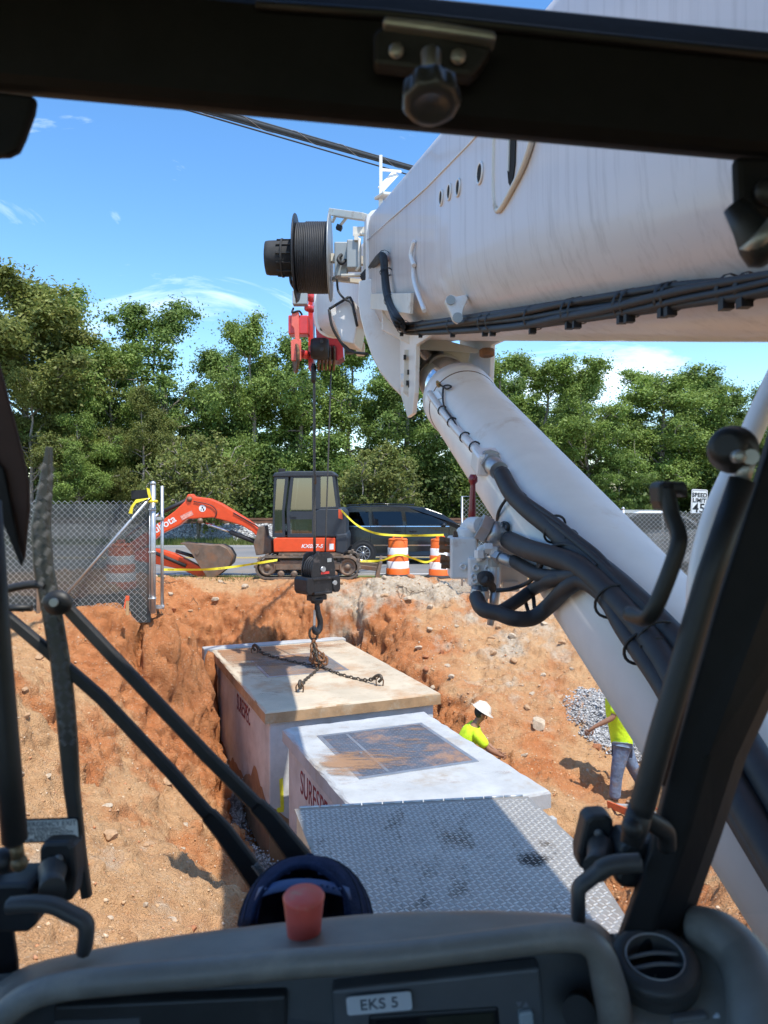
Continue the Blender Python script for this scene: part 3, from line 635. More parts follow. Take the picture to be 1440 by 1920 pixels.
def rough_slab(mb, o, a0, a1, b0, b1, z0, z1, r=.03, wob=.010, sd=0):
    """slab with worn, slightly uneven edges"""
    rg_ = np.random.default_rng(sd); per = []
    for (p, q) in (((a0, b0), (a1, b0)), ((a1, b0), (a1, b1)), ((a1, b1), (a0, b1)), ((a0, b1), (a0, b0))):
        k_ = 26
        for i in range(k_): per.append((p[0] + (q[0] - p[0]) * i / k_, p[1] + (q[1] - p[1]) * i / k_))
    cx, cy = (a0 + a1) / 2, (b0 + b1) / 2; n = len(per); j = rg_.normal(size=n) * wob * .35; j2 = np.abs(rg_.normal(size=n)) * wob
    def ring(ins, z, jj): return [on(o, a - math.copysign(min(ins + x, abs(a - cx)), a - cx) * (abs(abs(a - cx) - (a1 - a0) / 2) < .02), b - math.copysign(min(ins + x, abs(b - cy)), b - cy) * (abs(abs(b - cy) - (b1 - b0) / 2) < .02), z) for (a, b), x in zip(per, jj)]
    mb.loft([ring(0, z0, j), ring(0, z1 - r, j), ring(r * .35, z1 - r * .3, j2), ring(r, z1, j2)], True, True, False)

v1 = thing('precast_vault', 'larger concrete vault with buff clay stained lid under the crane hook', 'concrete vault', on(V1, V1W / 2, V1L / 2, PITZ), 'precast vaults in the pit')
mb = MB(); vbox(mb, V1, .09, V1W - .09, .09, V1L - .09, PITZ, V1Z - .19); part('wall', mb, M_CONC, v1, .02)
mb = MB(); rough_slab(mb, V1, 0, V1W, 0, V1L, V1Z - .19, V1Z, sd=1); lid1 = part('lid', mb, M_LID1, v1)
lid1.data.materials.append(M_LIDE)
for p in lid1.data.polygons:
    if abs(p.normal.z) < .5: p.material_index = 1
mb = MB(); vbox(mb, V1, .58, 2.02, 2.12, 3.75, V1Z - .05, V1Z + .006); treads(mb, V1, .62, 1.98, 2.16, 3.71, V1Z + .006, .055, .05, .016, .004); part('hatch', mb, M_HATCH1, v1)
mb = MB()
for a0, a1, b0, b1 in ((.53, .58, 2.07, 3.8), (2.02, 2.07, 2.07, 3.8), (.58, 2.02, 2.07, 2.12), (.58, 2.02, 3.75, 3.8)): vbox(mb, V1, a0, a1, b0, b1, V1Z - .05, V1Z + .009)
part('hatch_frame', mb, M_STEELE, v1)
mb = MB(); vbox(mb, V1, -.16, V1W + .05, V1L + .02, V1L + .32, V1Z - .5, V1Z + .02); 
solo('edge_beam', mb, M_CONCL, 'pale cream beam lying along the far edge of the buff vault lid', 'beam', None, .02)
# lifting anchors on lid: four staples
ANCH = [W(477, 1226, 15.6), W(562, 1298, 12.56), W(712, 1286, 12.98)]
mb_l = []
for i, p in enumerate(ANCH):
    p.z = V1Z
    mb = MB(); mb.tube(smooth_path([p + Vector((-.05, 0, -.02)), p + Vector((-.06, 0, .10)), p + Vector((0, .01, .15)), p + Vector((.06, 0, .10)), p + Vector((.05, 0, -.02))], 4), .013, 6); part('lifting_loop', mb, M_RUSTY, v1)
# stencilled name on the long wall facing the fence
text('lettering', 'SURESPEC', .42, on(V1, .085, 2.05, V1Z - .52), -VB, (0, 0, 1), M_REDINK, v1, .0015, 'CENTER', 1.0, 0, .62)
# yellow sprayed tick on the end wall
q = on(V1, .24, .085, -.21); mb = MB()
mb.add([q + Vector((0, 0, -2.07)), q + VA * .055 + Vector((0, 0, -2.05)), q + VA * .075 + Vector((0, 0, -2.5)), q + VA * .02 + Vector((0, 0, -2.52))], [(0, 1, 2, 3)]); mb.add([q + VA * -.03 + Vector((0, 0, -2.50)), q + VA * .075 + Vector((0, 0, -2.50)), q + VA * .07 + Vector((0, 0, -2.58)), q + VA * -.05 + Vector((0, 0, -2.57))], [(0, 1, 2, 3)])
mb.v = [p - VB * .004 for p in mb.v]; part('paint_mark', mb, M_YPAINT, v1)
# clay washed up the foot of the walls
M_SPLASH = mat('clay_splash', (.34, .20, .105), .95, var=.3, scale=3)
def splash(o, w, l0, l1, sd, par):
    rg_ = np.random.default_rng(sd); mb = MB(); ps = []
    for i in range(40):
        b = l0 + .09 + (l1 - l0 - .18) * i / 39; h_ = .75 + .30 * fbm(np.array([[b * 1.2 + sd, 0, 0]]), 4)[0] + .25 * (1 - i / 39); ps.append((on(o, .086, b, PITZ), on(o, .086, b, PITZ + h_)))
    for i in range(39): mb.add([ps[i][0], ps[i + 1][0], ps[i + 1][1], ps[i][1]], [(0, 1, 2, 3)])
    ps = []
    for i in range(24):
        a = .09 + (w - .18) * i / 23; h_ = .8 + .2 * fbm(np.array([[a * 1.6 + sd, 5, 0]]), 4)[0]; ps.append((on(o, a, l0 + .086, PITZ), on(o, a, l0 + .086, PITZ + h_)))
    for i in range(23): mb.add([ps[i][0], ps[i + 1][0], ps[i + 1][1], ps[i][1]], [(0, 1, 2, 3)])
    part('clay_stain', mb, M_SPLASH, par)
splash(V1, V1W, 0, V1L, 3, v1)

v2 = thing('precast_vault', 'smaller pale grey concrete vault with dark hatch beside the bending worker', 'concrete vault', on(V2, V2W / 2, -V2L / 2, PITZ), 'precast vaults in the pit')
mb = MB(); vbox(mb, V2, .08, V2W - .08, -V2L + .08, -.08, PITZ, V2Z - .2); part('wall', mb, M_CONC, v2, .02)
mb = MB(); vbox(mb, V2, .0, V2W + .06, -V2L - .02, -V2L + .08, PITZ, V2Z - .32); part('wall_ledge', mb, M_CONCL, v2, .015)
mb = MB(); rough_slab(mb, V2, 0, V2W, -V2L, 0, V2Z - .2, V2Z, .035, .016, 5); part('lid', mb, M_CONCL, v2)
mb = MB(); vbox(mb, V2, .42, 1.92, -2.25, -.62, V2Z - .05, V2Z + .006); treads(mb, V2, .45, 1.89, -2.22, -.65, V2Z + .006, .05, .045, .015, .004); part('hatch', mb, M_HATCH, v2)
mb = MB()
for a0, a1, b0, b1 in ((.36, .42, -2.31, -.56), (1.92, 1.98, -2.31, -.56), (.42, 1.92, -2.31, -2.25), (.42, 1.92, -.62, -.56)): vbox(mb, V2, a0, a1, b0, b1, V2Z - .05, V2Z + .009)
part('hatch_frame', mb, M_STEELE, v2)
mb = MB(); vbox(mb, V2, .75, .79, -2.2, -.66, V2Z + .0065, V2Z + .0105); vbox(mb, V2, .66, .70, -1.5, -1.46, V2Z + .0105, V2Z + .02); part('hatch_hinge', mb, M_STEELE, v2)
text('lettering', 'SURESPEC', .46, on(V2, .076, -1.45, V2Z - .55), -VB, (0, 0, 1), M_REDINK, v2, .0015, 'CENTER', 1.0, 0, .72)
# thin films of tracked clay: a broken-up stain dried on the surface
def film_mat(name, col, cover=.5, sc=3.0, stretch=(1, 1, 1)):
    m = bpy.data.materials.new(name); m.use_nodes = True; N, L = m.node_tree.nodes, m.node_tree.links; b = N['Principled BSDF']; b.inputs['Base Color'].default_value = tuple(col) + (1,); b.inputs['Roughness'].default_value = .95
    uv = N.new('ShaderNodeVertexColor'); uv.layer_name = 'cover'; t = N.new('ShaderNodeTexCoord'); mp_ = N.new('ShaderNodeMapping'); mp_.inputs['Scale'].default_value = stretch; mp_.inputs['Rotation'].default_value = (0, 0, -R(22)); L.new(t.outputs['Object'], mp_.inputs['Vector'])
    n = N.new('ShaderNodeTexNoise'); n.inputs['Scale'].default_value = sc; n.inputs['Detail'].default_value = 12; n.inputs['Roughness'].default_value = .78; L.new(mp_.outputs['Vector'], n.inputs['Vector'])
    ad = N.new('ShaderNodeMath'); ad.operation = 'MULTIPLY_ADD'; L.new(n.outputs['Fac'], ad.inputs[0]); ad.inputs[1].default_value = 4.0; ad.inputs[2].default_value = -2.5 + cover * .8
    a2 = N.new('ShaderNodeMath'); a2.operation = 'ADD'; L.new(ad.outputs[0], a2.inputs[0]); L.new(uv.outputs[0], a2.inputs[1]); mr = N.new('ShaderNodeMapRange'); mr.inputs['From Min'].default_value = .2; mr.inputs['From Max'].default_value = .95; mr.inputs['To Max'].default_value = .8; L.new(a2.outputs[0], mr.inputs['Value'])
    tr = N.new('ShaderNodeBsdfTransparent'); mi = N.new('ShaderNodeMixShader'); L.new(mr.outputs['Result'], mi.inputs['Fac']); L.new(tr.outputs[0], mi.inputs[1]); L.new(b.outputs[0], mi.inputs[2]); L.new(mi.outputs[0], N['Material Output'].inputs['Surface']); return m
def film(name, pos, a0, a1, b0, b1, m_, parent, blobs):
    """sheet of dried dirt; blobs (a, b, ra, rb, weight) give where it lies thickest"""
    n = 40; mb = MB(); A_ = np.linspace(a0, a1, n); B_ = np.linspace(b0, b1, n); mb.loft([[pos(a, b) for b in B_] for a in A_], False, False, True); me = mb.mesh(name, ORG[parent.name])
    o = link(name, me, parent); me.materials.append(m_); cv = []
    # vertices may have been merged, so read each one's place back from the sheet
    O_, X_, Y_ = pos(0, 0), pos(1, 0) - pos(0, 0), pos(0, 1) - pos(0, 0)
    for v in me.vertices:
        r = v.co + ORG[parent.name] - O_; a, b = r.dot(X_), r.dot(Y_); w = sum(k_ * math.exp(-((a - ca) / ra) ** 2 - ((b - cb) / rb) ** 2) for ca, cb, ra, rb, k_ in blobs); ed = min(1, min(a - a0, a1 - a, b - b0, b1 - b) / .06); cv += [w * max(0, ed) - (0 if ed > .5 else .6)] * 3 + [1]
    at_ = me.color_attributes.new('cover', 'FLOAT_COLOR', 'POINT'); at_.data.foreach_set('color', cv); return o
film('clay_stain', lambda a, b: on(V2, a, b, V2Z + .0125), .03, 2.2, -2.9, -.1, film_mat('clay_film', (.36, .20, .105), .5, 4.5, (.6, 2.6, 1)), v2, [(.30, -1.75, .34, .45, .95), (.8, -1.75, .5, .35, .7), (1.5, -1.3, .35, .25, .45), (1.75, -.8, .3, .2, .5), (1.2, -2.75, .5, .15, .2)])
film('clay_stain', lambda a, b: on(V1, a, b, V1Z + .0125), .03, 2.9, .1, 4.85, film_mat('clay_film_wet', (.36, .18, .085), .5, 2.2, (.7, 1.6, 1)), v1, [(.5, 4.3, .9, .8, 1.0), (1.9, 4.5, 1.0, .5, .9), (.35, 3.0, .4, .8, .6), (1.3, 3.2, .5, .4, .5), (2.6, 1.5, .3, 1.0, .2)])

# ------------------------------------------------------------------ chain link fences
M_GALV = mat('galvanised_pipe', (.50, .51, .52), .42, .75, var=.15, scale=9)
M_WIRE = mat('chain_link_wire', (.58, .59, .60), .45, .55, var=.1)
def screen_mat():
    m = bpy.data.materials.new('privacy_screen'); m.use_nodes = True; N, L = m.node_tree.nodes, m.node_tree.links; b = N['Principled BSDF']; b.inputs['Base Color'].default_value = (.052, .062, .058, 1); b.inputs['Roughness'].default_value = .7
    t = N.new('ShaderNodeBsdfTransparent'); mi = N.new('ShaderNodeMixShader'); tc_ = N.new('ShaderNodeTexCoord'); n = N.new('ShaderNodeTexNoise'); n.inputs['Scale'].default_value = 1.6; n.inputs['Detail'].default_value = 3; L.new(tc_.outputs['Object'], n.inputs['Vector'])
    mr = N.new('ShaderNodeMapRange'); mr.inputs['From Min'].default_value = .3; mr.inputs['From Max'].default_value = .7; mr.inputs['To Min'].default_value = .84; mr.inputs['To Max'].default_value = .95; L.new(n.outputs['Fac'], mr.inputs['Value'])
    L.new(mr.outputs['Result'], mi.inputs['Fac']); L.new(t.outputs[0], mi.inputs[1]); L.new(b.outputs[0], mi.inputs[2]); L.new(mi.outputs[0], N['Material Output'].inputs['Surface']); return m
M_SCREEN = screen_mat()
def wire_mesh(a, b, z0, z1, pitch, wr):
    """woven diamond wires: each wire a zigzag column of its own, hooked round its neighbours"""
    a, b = Vector(a), Vector(b); dx = (b - a).normalized(); n_ = Vector((-dx.y, dx.x, 0)); L_ = (b - a).length; mb = MB(); cols = int(L_ / (pitch / 2)); rows = int((z1 - z0) / (pitch / 2))
    for c in range(0, cols):
        path = []
        for k_ in range(rows + 1):
            s = (c + (k_ % 2 if c % 2 == 0 else 1 - k_ % 2)) * pitch / 2
            path.append(a + dx * min(s, L_) + n_ * (.004 if k_ % 2 else -.004) + Vector((0, 0, z0 + k_ * pitch / 2)))
        if c % 1 == 0: mb.tube(path, wr, 3, False)
    return mb
FH = 2.0
fL = thing('chain_link_fence', 'chain link fence with dark privacy screen and diagonal brace beside the excavator boom', 'fence', (-5.2, 12.3, .1))
fa, fb = Vector((-8.2, 12.25, 0)), Vector((-3.79, 12.25, 0))
part('wire_mesh', wire_mesh(fa, fb, .02, 2.0, .098, .0034), M_WIRE, fL, kind='stuff')
mb = MB(); g_ = [[fa.lerp(fb, i / 24) + Vector((0, .06 + .015 * math.sin(i * 1.3 + j), z)) for i in range(25)] for j, z in enumerate(np.linspace(.0, 1.93, 9))]; mb.loft(g_, False, False); part('privacy_screen', mb, M_SCREEN, fL)
mb = MB(); mb.tube([W(287, 1150, 12.25), W(287, 908, 12.25)], .043, 10); mb.lathe([(.05, 0), (.05, .02), (.03, .045), (.006, .055)], W(287, 908, 12.25), n=10); part('corner_post', mb, M_GALV, fL)
mb = MB(); mb.tube([W(304, 1140, 12.4), W(304, 911, 12.4)], .027, 8); part('gate_stile', mb, M_GALV, fL)
mb = MB(); mb.tube([W(72, 1160, 12.2), W(72, 934, 12.2)], .03, 8); part('line_post', mb, M_GALV, fL)
mb = MB(); mb.tube([W(118, 1122, 12.16), W(281, 934, 12.16)], .024, 8); part('brace', mb, M_GALV, fL)
mb = MB()
for v in (955, 1035, 1122): mb.lathe([(.052, -.014), (.052, .014)], W(287, v, 12.25), n=10); mb.box(W(281, v, 12.2), (.05, .02, .02))
part('tension_band', mb, M_GALV, fL)
for v in (972, 1138):
    mb = MB(); mb.box(W(295, v, 12.33), (.16, .05, .05)); mb.lathe([(.036, -.03), (.036, .03)], W(304, v, 12.4), n=8); part('gate_hinge', mb, M_GALV, fL)
mb = MB(); mb.tube([W(280.5, 1145, 12.22), W(280.5, 945, 12.22)], .008, 5); part('tension_bar', mb, M_GALV, fL)
# folded flap of screen on top of the corner
mb = MB(); mb.add([W(246, 920, 12.35), W(284, 917, 12.35), W(284, 932, 12.35), W(246, 936, 12.35), W(246, 920, 12.38), W(284, 917, 12.38), W(284, 932, 12.38), W(246, 936, 12.38)], [(0, 1, 2, 3), (4, 5, 6, 7), (0, 1, 5, 4), (2, 3, 7, 6)]); part('screen_flap', mb, mat('screen_cloth', (.02, .021, .022), .9), fL)

fR = thing('chain_link_fence', 'chain link fence with dark privacy screen standing behind the lift cylinder', 'fence', (6, 16.6, 0))
FRY = 17.0; xr = lambda u, y=FRY: (u - 720) / F * y
ra, rb = Vector((xr(1128), FRY, 0)), Vector((xr(1560), FRY - .6, 0))
part('wire_mesh', wire_mesh(ra, rb, -.6, 1.74, .098, .0034), M_WIRE, fR, kind='stuff')
mb = MB(); g_ = [[ra.lerp(rb, i / 20) + Vector((0, .06 + .02 * math.sin(i * 1.7 + j), z)) for i in range(21)] for j, z in enumerate(np.linspace(-.6, 1.66, 9))]; mb.loft(g_, False, False); part('privacy_screen', mb, M_SCREEN, fR)
for u in (1166, 1372, 1555):
    t_ = (u - 1128) / (1560 - 1128); p = ra.lerp(rb, t_); mb = MB(); mb.tube([p + Vector((0, -.04, -.6)), p + Vector((0, -.04, 1.75))], .036, 8); mb.lathe([(.04, -.01), (.04, .02), (.012, .045)], p + Vector((0, -.04, 1.75)), n=8); part('line_post', mb, M_GALV, fR)
fG = thing('fence_gate', 'open chain link gate leaf with pipe frame behind the red rod', 'gate', (xr(885), 17.2, 0))
ga, gb = Vector((xr(868), 17.2, 0)), Vector((xr(935), 17.2, 0))
part('wire_mesh', wire_mesh(ga, gb, .15, 1.98, .098, .0034), M_WIRE, fG, kind='stuff')
mb = MB(); mb.tube([ga, ga + Vector((0, 0, 2.03)), gb + Vector((0, 0, 2.03)), gb], .026, 8); mb.tube([ga + Vector((0, 0, .12)), gb + Vector((0, 0, .12))], .02, 8); part('gate_frame', mb, M_GALV, fG)

# wooden survey stake with orange ribbon
M_WOOD = mat('stake_wood', (.50, .30, .14), .85, var=.25, scale=6, stretch=(4, 4, .6)); M_ORIB = mat('orange_ribbon', (.80, .12, .04), .6)
p = W(239, 1152, 11.9); sk = thing('survey_stake', 'short wooden stake with an orange painted top before the fence', 'stake', p)
mb = MB(); mb.box(p + Vector((0, 0, .14)), (.045, .02, .30)); part('stake', mb, M_WOOD, sk); mb = MB(); mb.box(p + Vector((0, 0, .255)), (.052, .027, .075)); mb.add([p + Vector((-.03, -.016, .26)), p + Vector((-.055, -.02, .10)), p + Vector((-.03, -.018, .09)), p + Vector((-.015, -.016, .25))], [(0, 1, 2, 3)]); part('ribbon', mb, M_ORIB, sk)

# ------------------------------------------------------------------ speed limit sign
M_SIGNW = mat('sign_white', (.80, .80, .78), .45, var=.06); M_BLACK = mat('print_black', (.015, .015, .016), .6); M_SIGNB = mat('sign_back', (.5, .5, .5), .5, .6)
sd_ = 17.7; c = W(1311, 941, sd_); sg = thing('speed_limit_sign', 'white SPEED LIMIT 45 sign above the fence beside the black handle', 'road sign', (c.x, c.y, 0))
sw, sh = 30 / F * sd_, 47 / F * sd_
tilt = R(-3); sxd = Vector((math.cos(tilt), 0, math.sin(tilt))); syd = Vector((-math.sin(tilt), 0, math.cos(tilt)))
mb = MB(); pl = []
for cx_, cy_, a0 in ((1, 1, 0), (-1, 1, 90), (-1, -1, 180), (1, -1, 270)):
    for k_ in range(4):
        a = R(a0 + k_ * 30); pl.append(c + sxd * (cx_ * (sw / 2 - .03) + .03 * math.cos(a)) + syd * (cy_ * (sh / 2 - .03) + .03 * math.sin(a)))
mb.prism(pl, (0, .004, 0)); part('plate', mb, M_SIGNW, sg)
fr = MB(); 
for s0, s1 in (((-1, -1), (1, -1)), ((1, -1), (1, 1)), ((1, 1), (-1, 1)), ((-1, 1), (-1, -1))):
    fr.bar(c + sxd * s0[0] * (sw / 2 - .022) + syd * s0[1] * (sh / 2 - .022) - Vector((0, .002, 0)), c + sxd * s1[0] * (sw / 2 - .022) + syd * s1[1] * (sh / 2 - .022) - Vector((0, .002, 0)), .008, .003)
part('border', fr, M_BLACK, sg)
for s_, z_, h_, w_ in (('SPEED', .155, .135, .92), ('LIMIT', .03, .135, .92), ('45', -.155, .30, .95)):
    text('lettering', s_, h_, c + syd * z_ - Vector((0, .004, 0)), sxd, syd, M_BLACK, sg, .001, 'CENTER', 1.05, 0, w_, .004)
mb = MB(); mb.tube([Vector((c.x, c.y + .04, -.6)), Vector((c.x, c.y + .04, c.z + sh / 2 - .03))], .03, 6); part('post', mb, M_GALV, sg)

# ------------------------------------------------------------------ traffic barrels
M_BORG = mat('barrel_orange', (.85, .16, .02), .5, var=.1); M_BWHT = mat('barrel_white', (.82, .82, .80), .45, var=.08, dirt=(.5, .4, .3), dscale=4, damt=.2); M_RUBB = mat('black_rubber', (.03, .03, .032), .8, var=.3, scale=12)
def barrel():
    t = thing('traffic_barrel', 'orange and white striped traffic barrel beside the excavator blade', 'traffic barrel', (0, 0, 0), 'traffic barrels with caution tape')
    zs = [(.06, .30), (.22, .285), (.40, .27), (.56, .262), (.74, .25), (.92, .235)]
    for i in range(5):
        (z0, r0), (z1, r1) = zs[i], zs[i + 1]; mb = MB(); mb.lathe([(r0, z0), (r0 - .004, z0 + .012), (r1 + .012, z1 - .014), (r1 + .002, z1)], (0, 0, 0), n=24); part('orange_band' if i % 2 == 0 else 'white_band', mb, M_BORG if i % 2 == 0 else M_BWHT, t)
    mb = MB(); mb.lathe([(.245, .92), (.248, .94), (.225, .965), (.15, .975), (.001, .975)], (0, 0, 0), n=24)
    mb.prism([Vector((-.13, -.02, .97)), Vector((-.13, -.02, 1.03)), Vector((-.09, -.02, 1.05)), Vector((.09, -.02, 1.05)), Vector((.13, -.02, 1.03)), Vector((.13, -.02, .97)), Vector((.09, -.02, .97)), Vector((.09, -.02, 1.015)), Vector((-.09, -.02, 1.015)), Vector((-.09, -.02, .97))], (0, .05, 0)); part('lid', mb, M_BORG, t)
    mb = MB(); mb.lathe([(.37, 0), (.37, .035), (.31, .07), (.29, .075)], (0, 0, 0), n=24); part('base', mb, M_RUBB, t); return t
br = barrel(); bd = 19.2
BP = [Vector(((746 - 720) / F * bd, bd, -.01)), Vector(((826 - 720) / F * 19.0, 19.0, -.01)), Vector(((227 - 720) / F * 15.2, 15.2, .12))]
br.location = BP[0]; ORG[br.name] = BP[0]
dup(br, BP[1], R(40), 1, 'orange and white striped traffic barrel partly behind the white hydraulic block')
dup(br, BP[2], R(80), 1, 'traffic barrel dimly seen through the fence screen', 'traffic barrels with caution tape')

# ------------------------------------------------------------------ caution tape
M_TAPE = mat('caution_yellow', (.80, .66, .03), .5, var=.06)
def tape(label, pts, w=.056, words_=True, k=7):
    P_ = smooth_path(pts, k); mb = MB(); rg_ = np.random.default_rng(len(label)); rows = []
    for i, p in enumerate(P_):
        tw = .5 * math.sin(i * .45 + len(label)); up = Vector((0, math.sin(tw), math.cos(tw))); rows.append((p - up * w / 2, p + up * w / 2))
    mb.loft([[a, b] for a, b in rows], False, False, True)
    xs = mb.v; loc = Vector((sum(p.x for p in xs) / len(xs), sum(p.y for p in xs) / len(xs), min(p.z for p in xs))); t = thing('caution_tape', label, 'caution tape', loc, 'yellow caution tapes')
    part('ribbon', mb, M_TAPE, t)
    if words_:
        L_ = sum((P_[i + 1] - P_[i]).length for i in range(len(P_) - 1)); step = max(3, int(len(P_) / max(1, L_ / 1.0)))
        for i in range(2, len(P_) - 2, step):
            x = (P_[i + 1] - P_[i - 1]).normalized(); y = (rows[i][1] - rows[i][0]).normalized(); z = x.cross(y); z = z if z.y < 0 else -z
            text('lettering', 'CAUTION', w * .62, P_[i] + z * .006, x, y, M_BLACK, t, .0005, 'CENTER', 1.0)
tape('yellow caution tape sagging from the excavator to the first barrel and on to the second', [W(640, 957, 18.2), W(670, 985, 18.4), W(705, 1000, 18.7), W(746, 1004, 18.93), W(790, 1004, 18.9), W(832, 1003, 18.75)])
tape('yellow caution tape running low from the blade round the barrels', [W(676, 1052, 18.6), W(715, 1051, 18.7), W(746, 1040, 18.92), W(772, 1046, 18.9), W(800, 1054, 18.8), W(826, 1041, 18.74)])
tape('yellow caution tape strung from the bucket towards the excavator tracks', [W(303, 1068, 17.9), W(380, 1068, 17.9), W(428, 1064, 17.9), W(470, 1058, 17.9), W(520, 1050, 17.95)])
mb = MB(); p = W(287, 940, 12.2)
mb.torus(p, .06, .022, (0, 0, 1), 14, 5)
mb.loft([[p + Vector((-.03, -.06, .0)), p + Vector((-.01, -.06, .06))], [p + Vector((-.25, -.08, .03)), p + Vector((-.25, -.08, -.03))], [p + Vector((-.33, -.09, -.08)), p + Vector((-.29, -.09, -.1))], [p + Vector((-.365, -.09, -.19)), p + Vector((-.30, -.1, -.2))]], False, False)
mb.loft([[p + Vector((-.04, -.06, .02)), p + Vector((.01, -.06, .02))], [p + Vector((-.07, -.06, .12)), p + Vector((-.02, -.06, .12))], [p + Vector((-.09, -.05, .22)), p + Vector((-.04, -.05, .2))]], False, False)
solo('caution_tape', mb, M_TAPE, 'yellow tape knotted round the top of the fence corner post', 'caution tape', 'yellow caution tapes')

# ------------------------------------------------------------------ overhead cables beyond the boom
M_CABLE = mat('overhead_cable', (.035, .037, .04), .7, var=.2); M_LASH = mat('lashing_wire', (.5, .5, .5), .4, .8)
def lane(u0, v0, d0, u1, v1, d1):   # straight run through two points, carried far past both
    a, b = W(u0, v0, d0), W(u1, v1, d1); d_ = (b - a).normalized(); return a - d_ * 14, b + d_ * 150
a, b = lane(430, 218, 11, 760, 312, 15); cb = thing('overhead_cable', 'thick lashed bundle of overhead cables reaching the top of the boom', 'overhead cable', a, 'overhead cables')
ux = (b - a).normalized(); un = Vector((0, 0, 1))
for oz, oy, rr in ((.0, 0, .036), (.045, .01, .022), (-.042, 0, .018), (.02, .04, .02)):
    mb = MB(); mb.tube([a.lerp(b, t) + un * oz + Vector((0, oy, 0)) for t in np.linspace(0, 1, 14)], rr, 7); part('cable', mb, M_CABLE, cb)
mb = MB(); L_ = (b - a).length
mb.tube([a + ux * s + Vector((0, math.cos(s * 5) * .066 - .0, math.sin(s * 5) * .072)) for s in np.arange(0, min(L_, 45), .21)], .0035, 4, False); part('lashing', mb, M_LASH, cb)
a, b = lane(350, 206, 11, 740, 320, 15); mb = MB(); mb.tube([a.lerp(b, t) for t in np.linspace(0, 1, 14)], .013, 6); solo('overhead_cable', mb, M_CABLE, 'single thin overhead wire below the lashed bundle', 'overhead cable', 'overhead cables')
# ------------------------------------------------------------------ excavator
M_KORG = mat('excavator_orange', (.80, .085, .02), .38, var=.1, coat=.3, dirt=(.35, .18, .09), dscale=3, damt=.15); M_NAVY = mat('cab_navy_grey', (.030, .036, .046), .45, var=.15)
M_TRACK = mat('dusty_track', (.125, .10, .08), .85, var=.35, scale=5, dirt=(.32, .2, .12), dscale=4, damt=.5); M_IRON = mat('worn_iron', (.21, .155, .115), .6, .5, var=.3, scale=5, dirt=(.25, .12, .06), dscale=3, damt=.5)
M_CHROME = mat('chrome_rod', (.75, .76, .78), .12, 1.0, var=.04); M_HOSE = mat('rubber_hose', (.022, .022, .024), .6, var=.25, scale=20)
M_CGLASS = glass_mat('cab_glass', (.10, .135, .155), .15); M_TAIL = mat('tail_lamp', (.75, .1, .03), .3)
EY = 18.4
def E(u, v, y=EY): return W(u, v, y)
ex = thing('excavator', 'orange compact excavator with dark cab and rusty bucket parked by the road', 'excavator', (E(575, 1086).x, 19.2, 0))
# tracks: one near, one beyond
def track(y0, y1, sh):
    xa, xb = E(478, 1060).x + sh, E(674, 1060).x + sh; zt, zb = .58, .005; r = .27; L_ = []
    oval = []
    for k_ in range(13): a = R(90 + 180 * k_ / 12); oval.append(Vector((xa + r + r * math.cos(a), 0, .29 + r * 1.05 * math.sin(a))))
    for k_ in range(13): a = R(-90 + 180 * k_ / 12); oval.append(Vector((xb - r + r * math.cos(a), 0, .29 + r * 1.05 * math.sin(a))))
    # fine, even points along the loop
    pts = []; n = len(oval); per = sum((oval[(i + 1) % n] - oval[i]).length for i in range(n)); step = per / 56; acc = 0; need = 0
    for i in range(n):
        a, b = oval[i], oval[(i + 1) % n]; l = (b - a).length
        while need <= acc + l and len(pts) < 56: pts.append(a.lerp(b, (need - acc) / l)); need += step
        acc += l
    mb = MB(); cx = (xa + xb) / 2; c_ = Vector((cx, 0, .29)); m_ = len(pts)
    rings = [[p + Vector((0, y0, 0)) for p in pts], [p + Vector((0, y1, 0)) for p in pts]]
    inner = []
    for i, p in enumerate(pts):
        t_ = (pts[(i + 1) % m_] - pts[i - 1]).normalized(); n_ = Vector((-t_.z, 0, t_.x)); n_ = n_ if n_.dot(c_ - p) > 0 else -n_; inner.append(p + n_ * .045)
        if i % 2 == 0:
            q = p - n_ * .014; mb.bar(q + Vector((0, y0 + .01, 0)), q + Vector((0, y1 - .01, 0)), .055, .04, n_)
    mb.loft([rings[0], rings[1], [p + Vector((0, y1, 0)) for p in inner], [p + Vector((0, y0, 0)) for p in inner], rings[0]], True, False, False)
    part('track_belt', mb, M_TRACK, ex)
    ym = (y0 + y1) / 2
    for xx, rr in ((xa + .29, .215), (xb - .29, .215)):
        mb = MB(); mb.lathe([(rr, 0), (rr, .06), (rr * .75, .06), (rr * .7, .035), (rr * .35, .035), (rr * .3, .075), (.001, .075)], (xx, y0 + .12, .30), (0, -1, 0), 16); mb.lathe([(rr, 0), (rr, .2)], (xx, y0 + .12, .30), (0, 1, 0), 16); part('idler_wheel', mb, M_IRON, ex)
    mb = MB(); mb.box((cx, ym, .33), (xb - xa - .95, y1 - y0 - .12, .20)); mb.box((cx + .02, y0 + .08, .42), (xb - xa - 1.15, .05, .09)); part('track_frame', mb, M_IRON, ex, .015)
    for k_ in range(5):
        mb = MB(); mb.lathe([(.07, 0), (.085, .02), (.085, .06), (.03, .07)], (xa + .62 + k_ * (xb - xa - 1.24) / 4, y0 + .12, .13), (0, -1, 0), 12); part('roller', mb, M_IRON, ex)
track(EY, EY + .40, 0); track(EY + 1.5, EY + 1.9, -.02)
mb = MB(); mb.box((E(585, 1040).x, EY + .95, .5), (1.2, 1.25, .3)); mb.lathe([(.5, 0), (.5, .14)], (E(570, 1040).x, EY + .95, .6), n=20); part('undercarriage', mb, M_IRON, ex, .02)
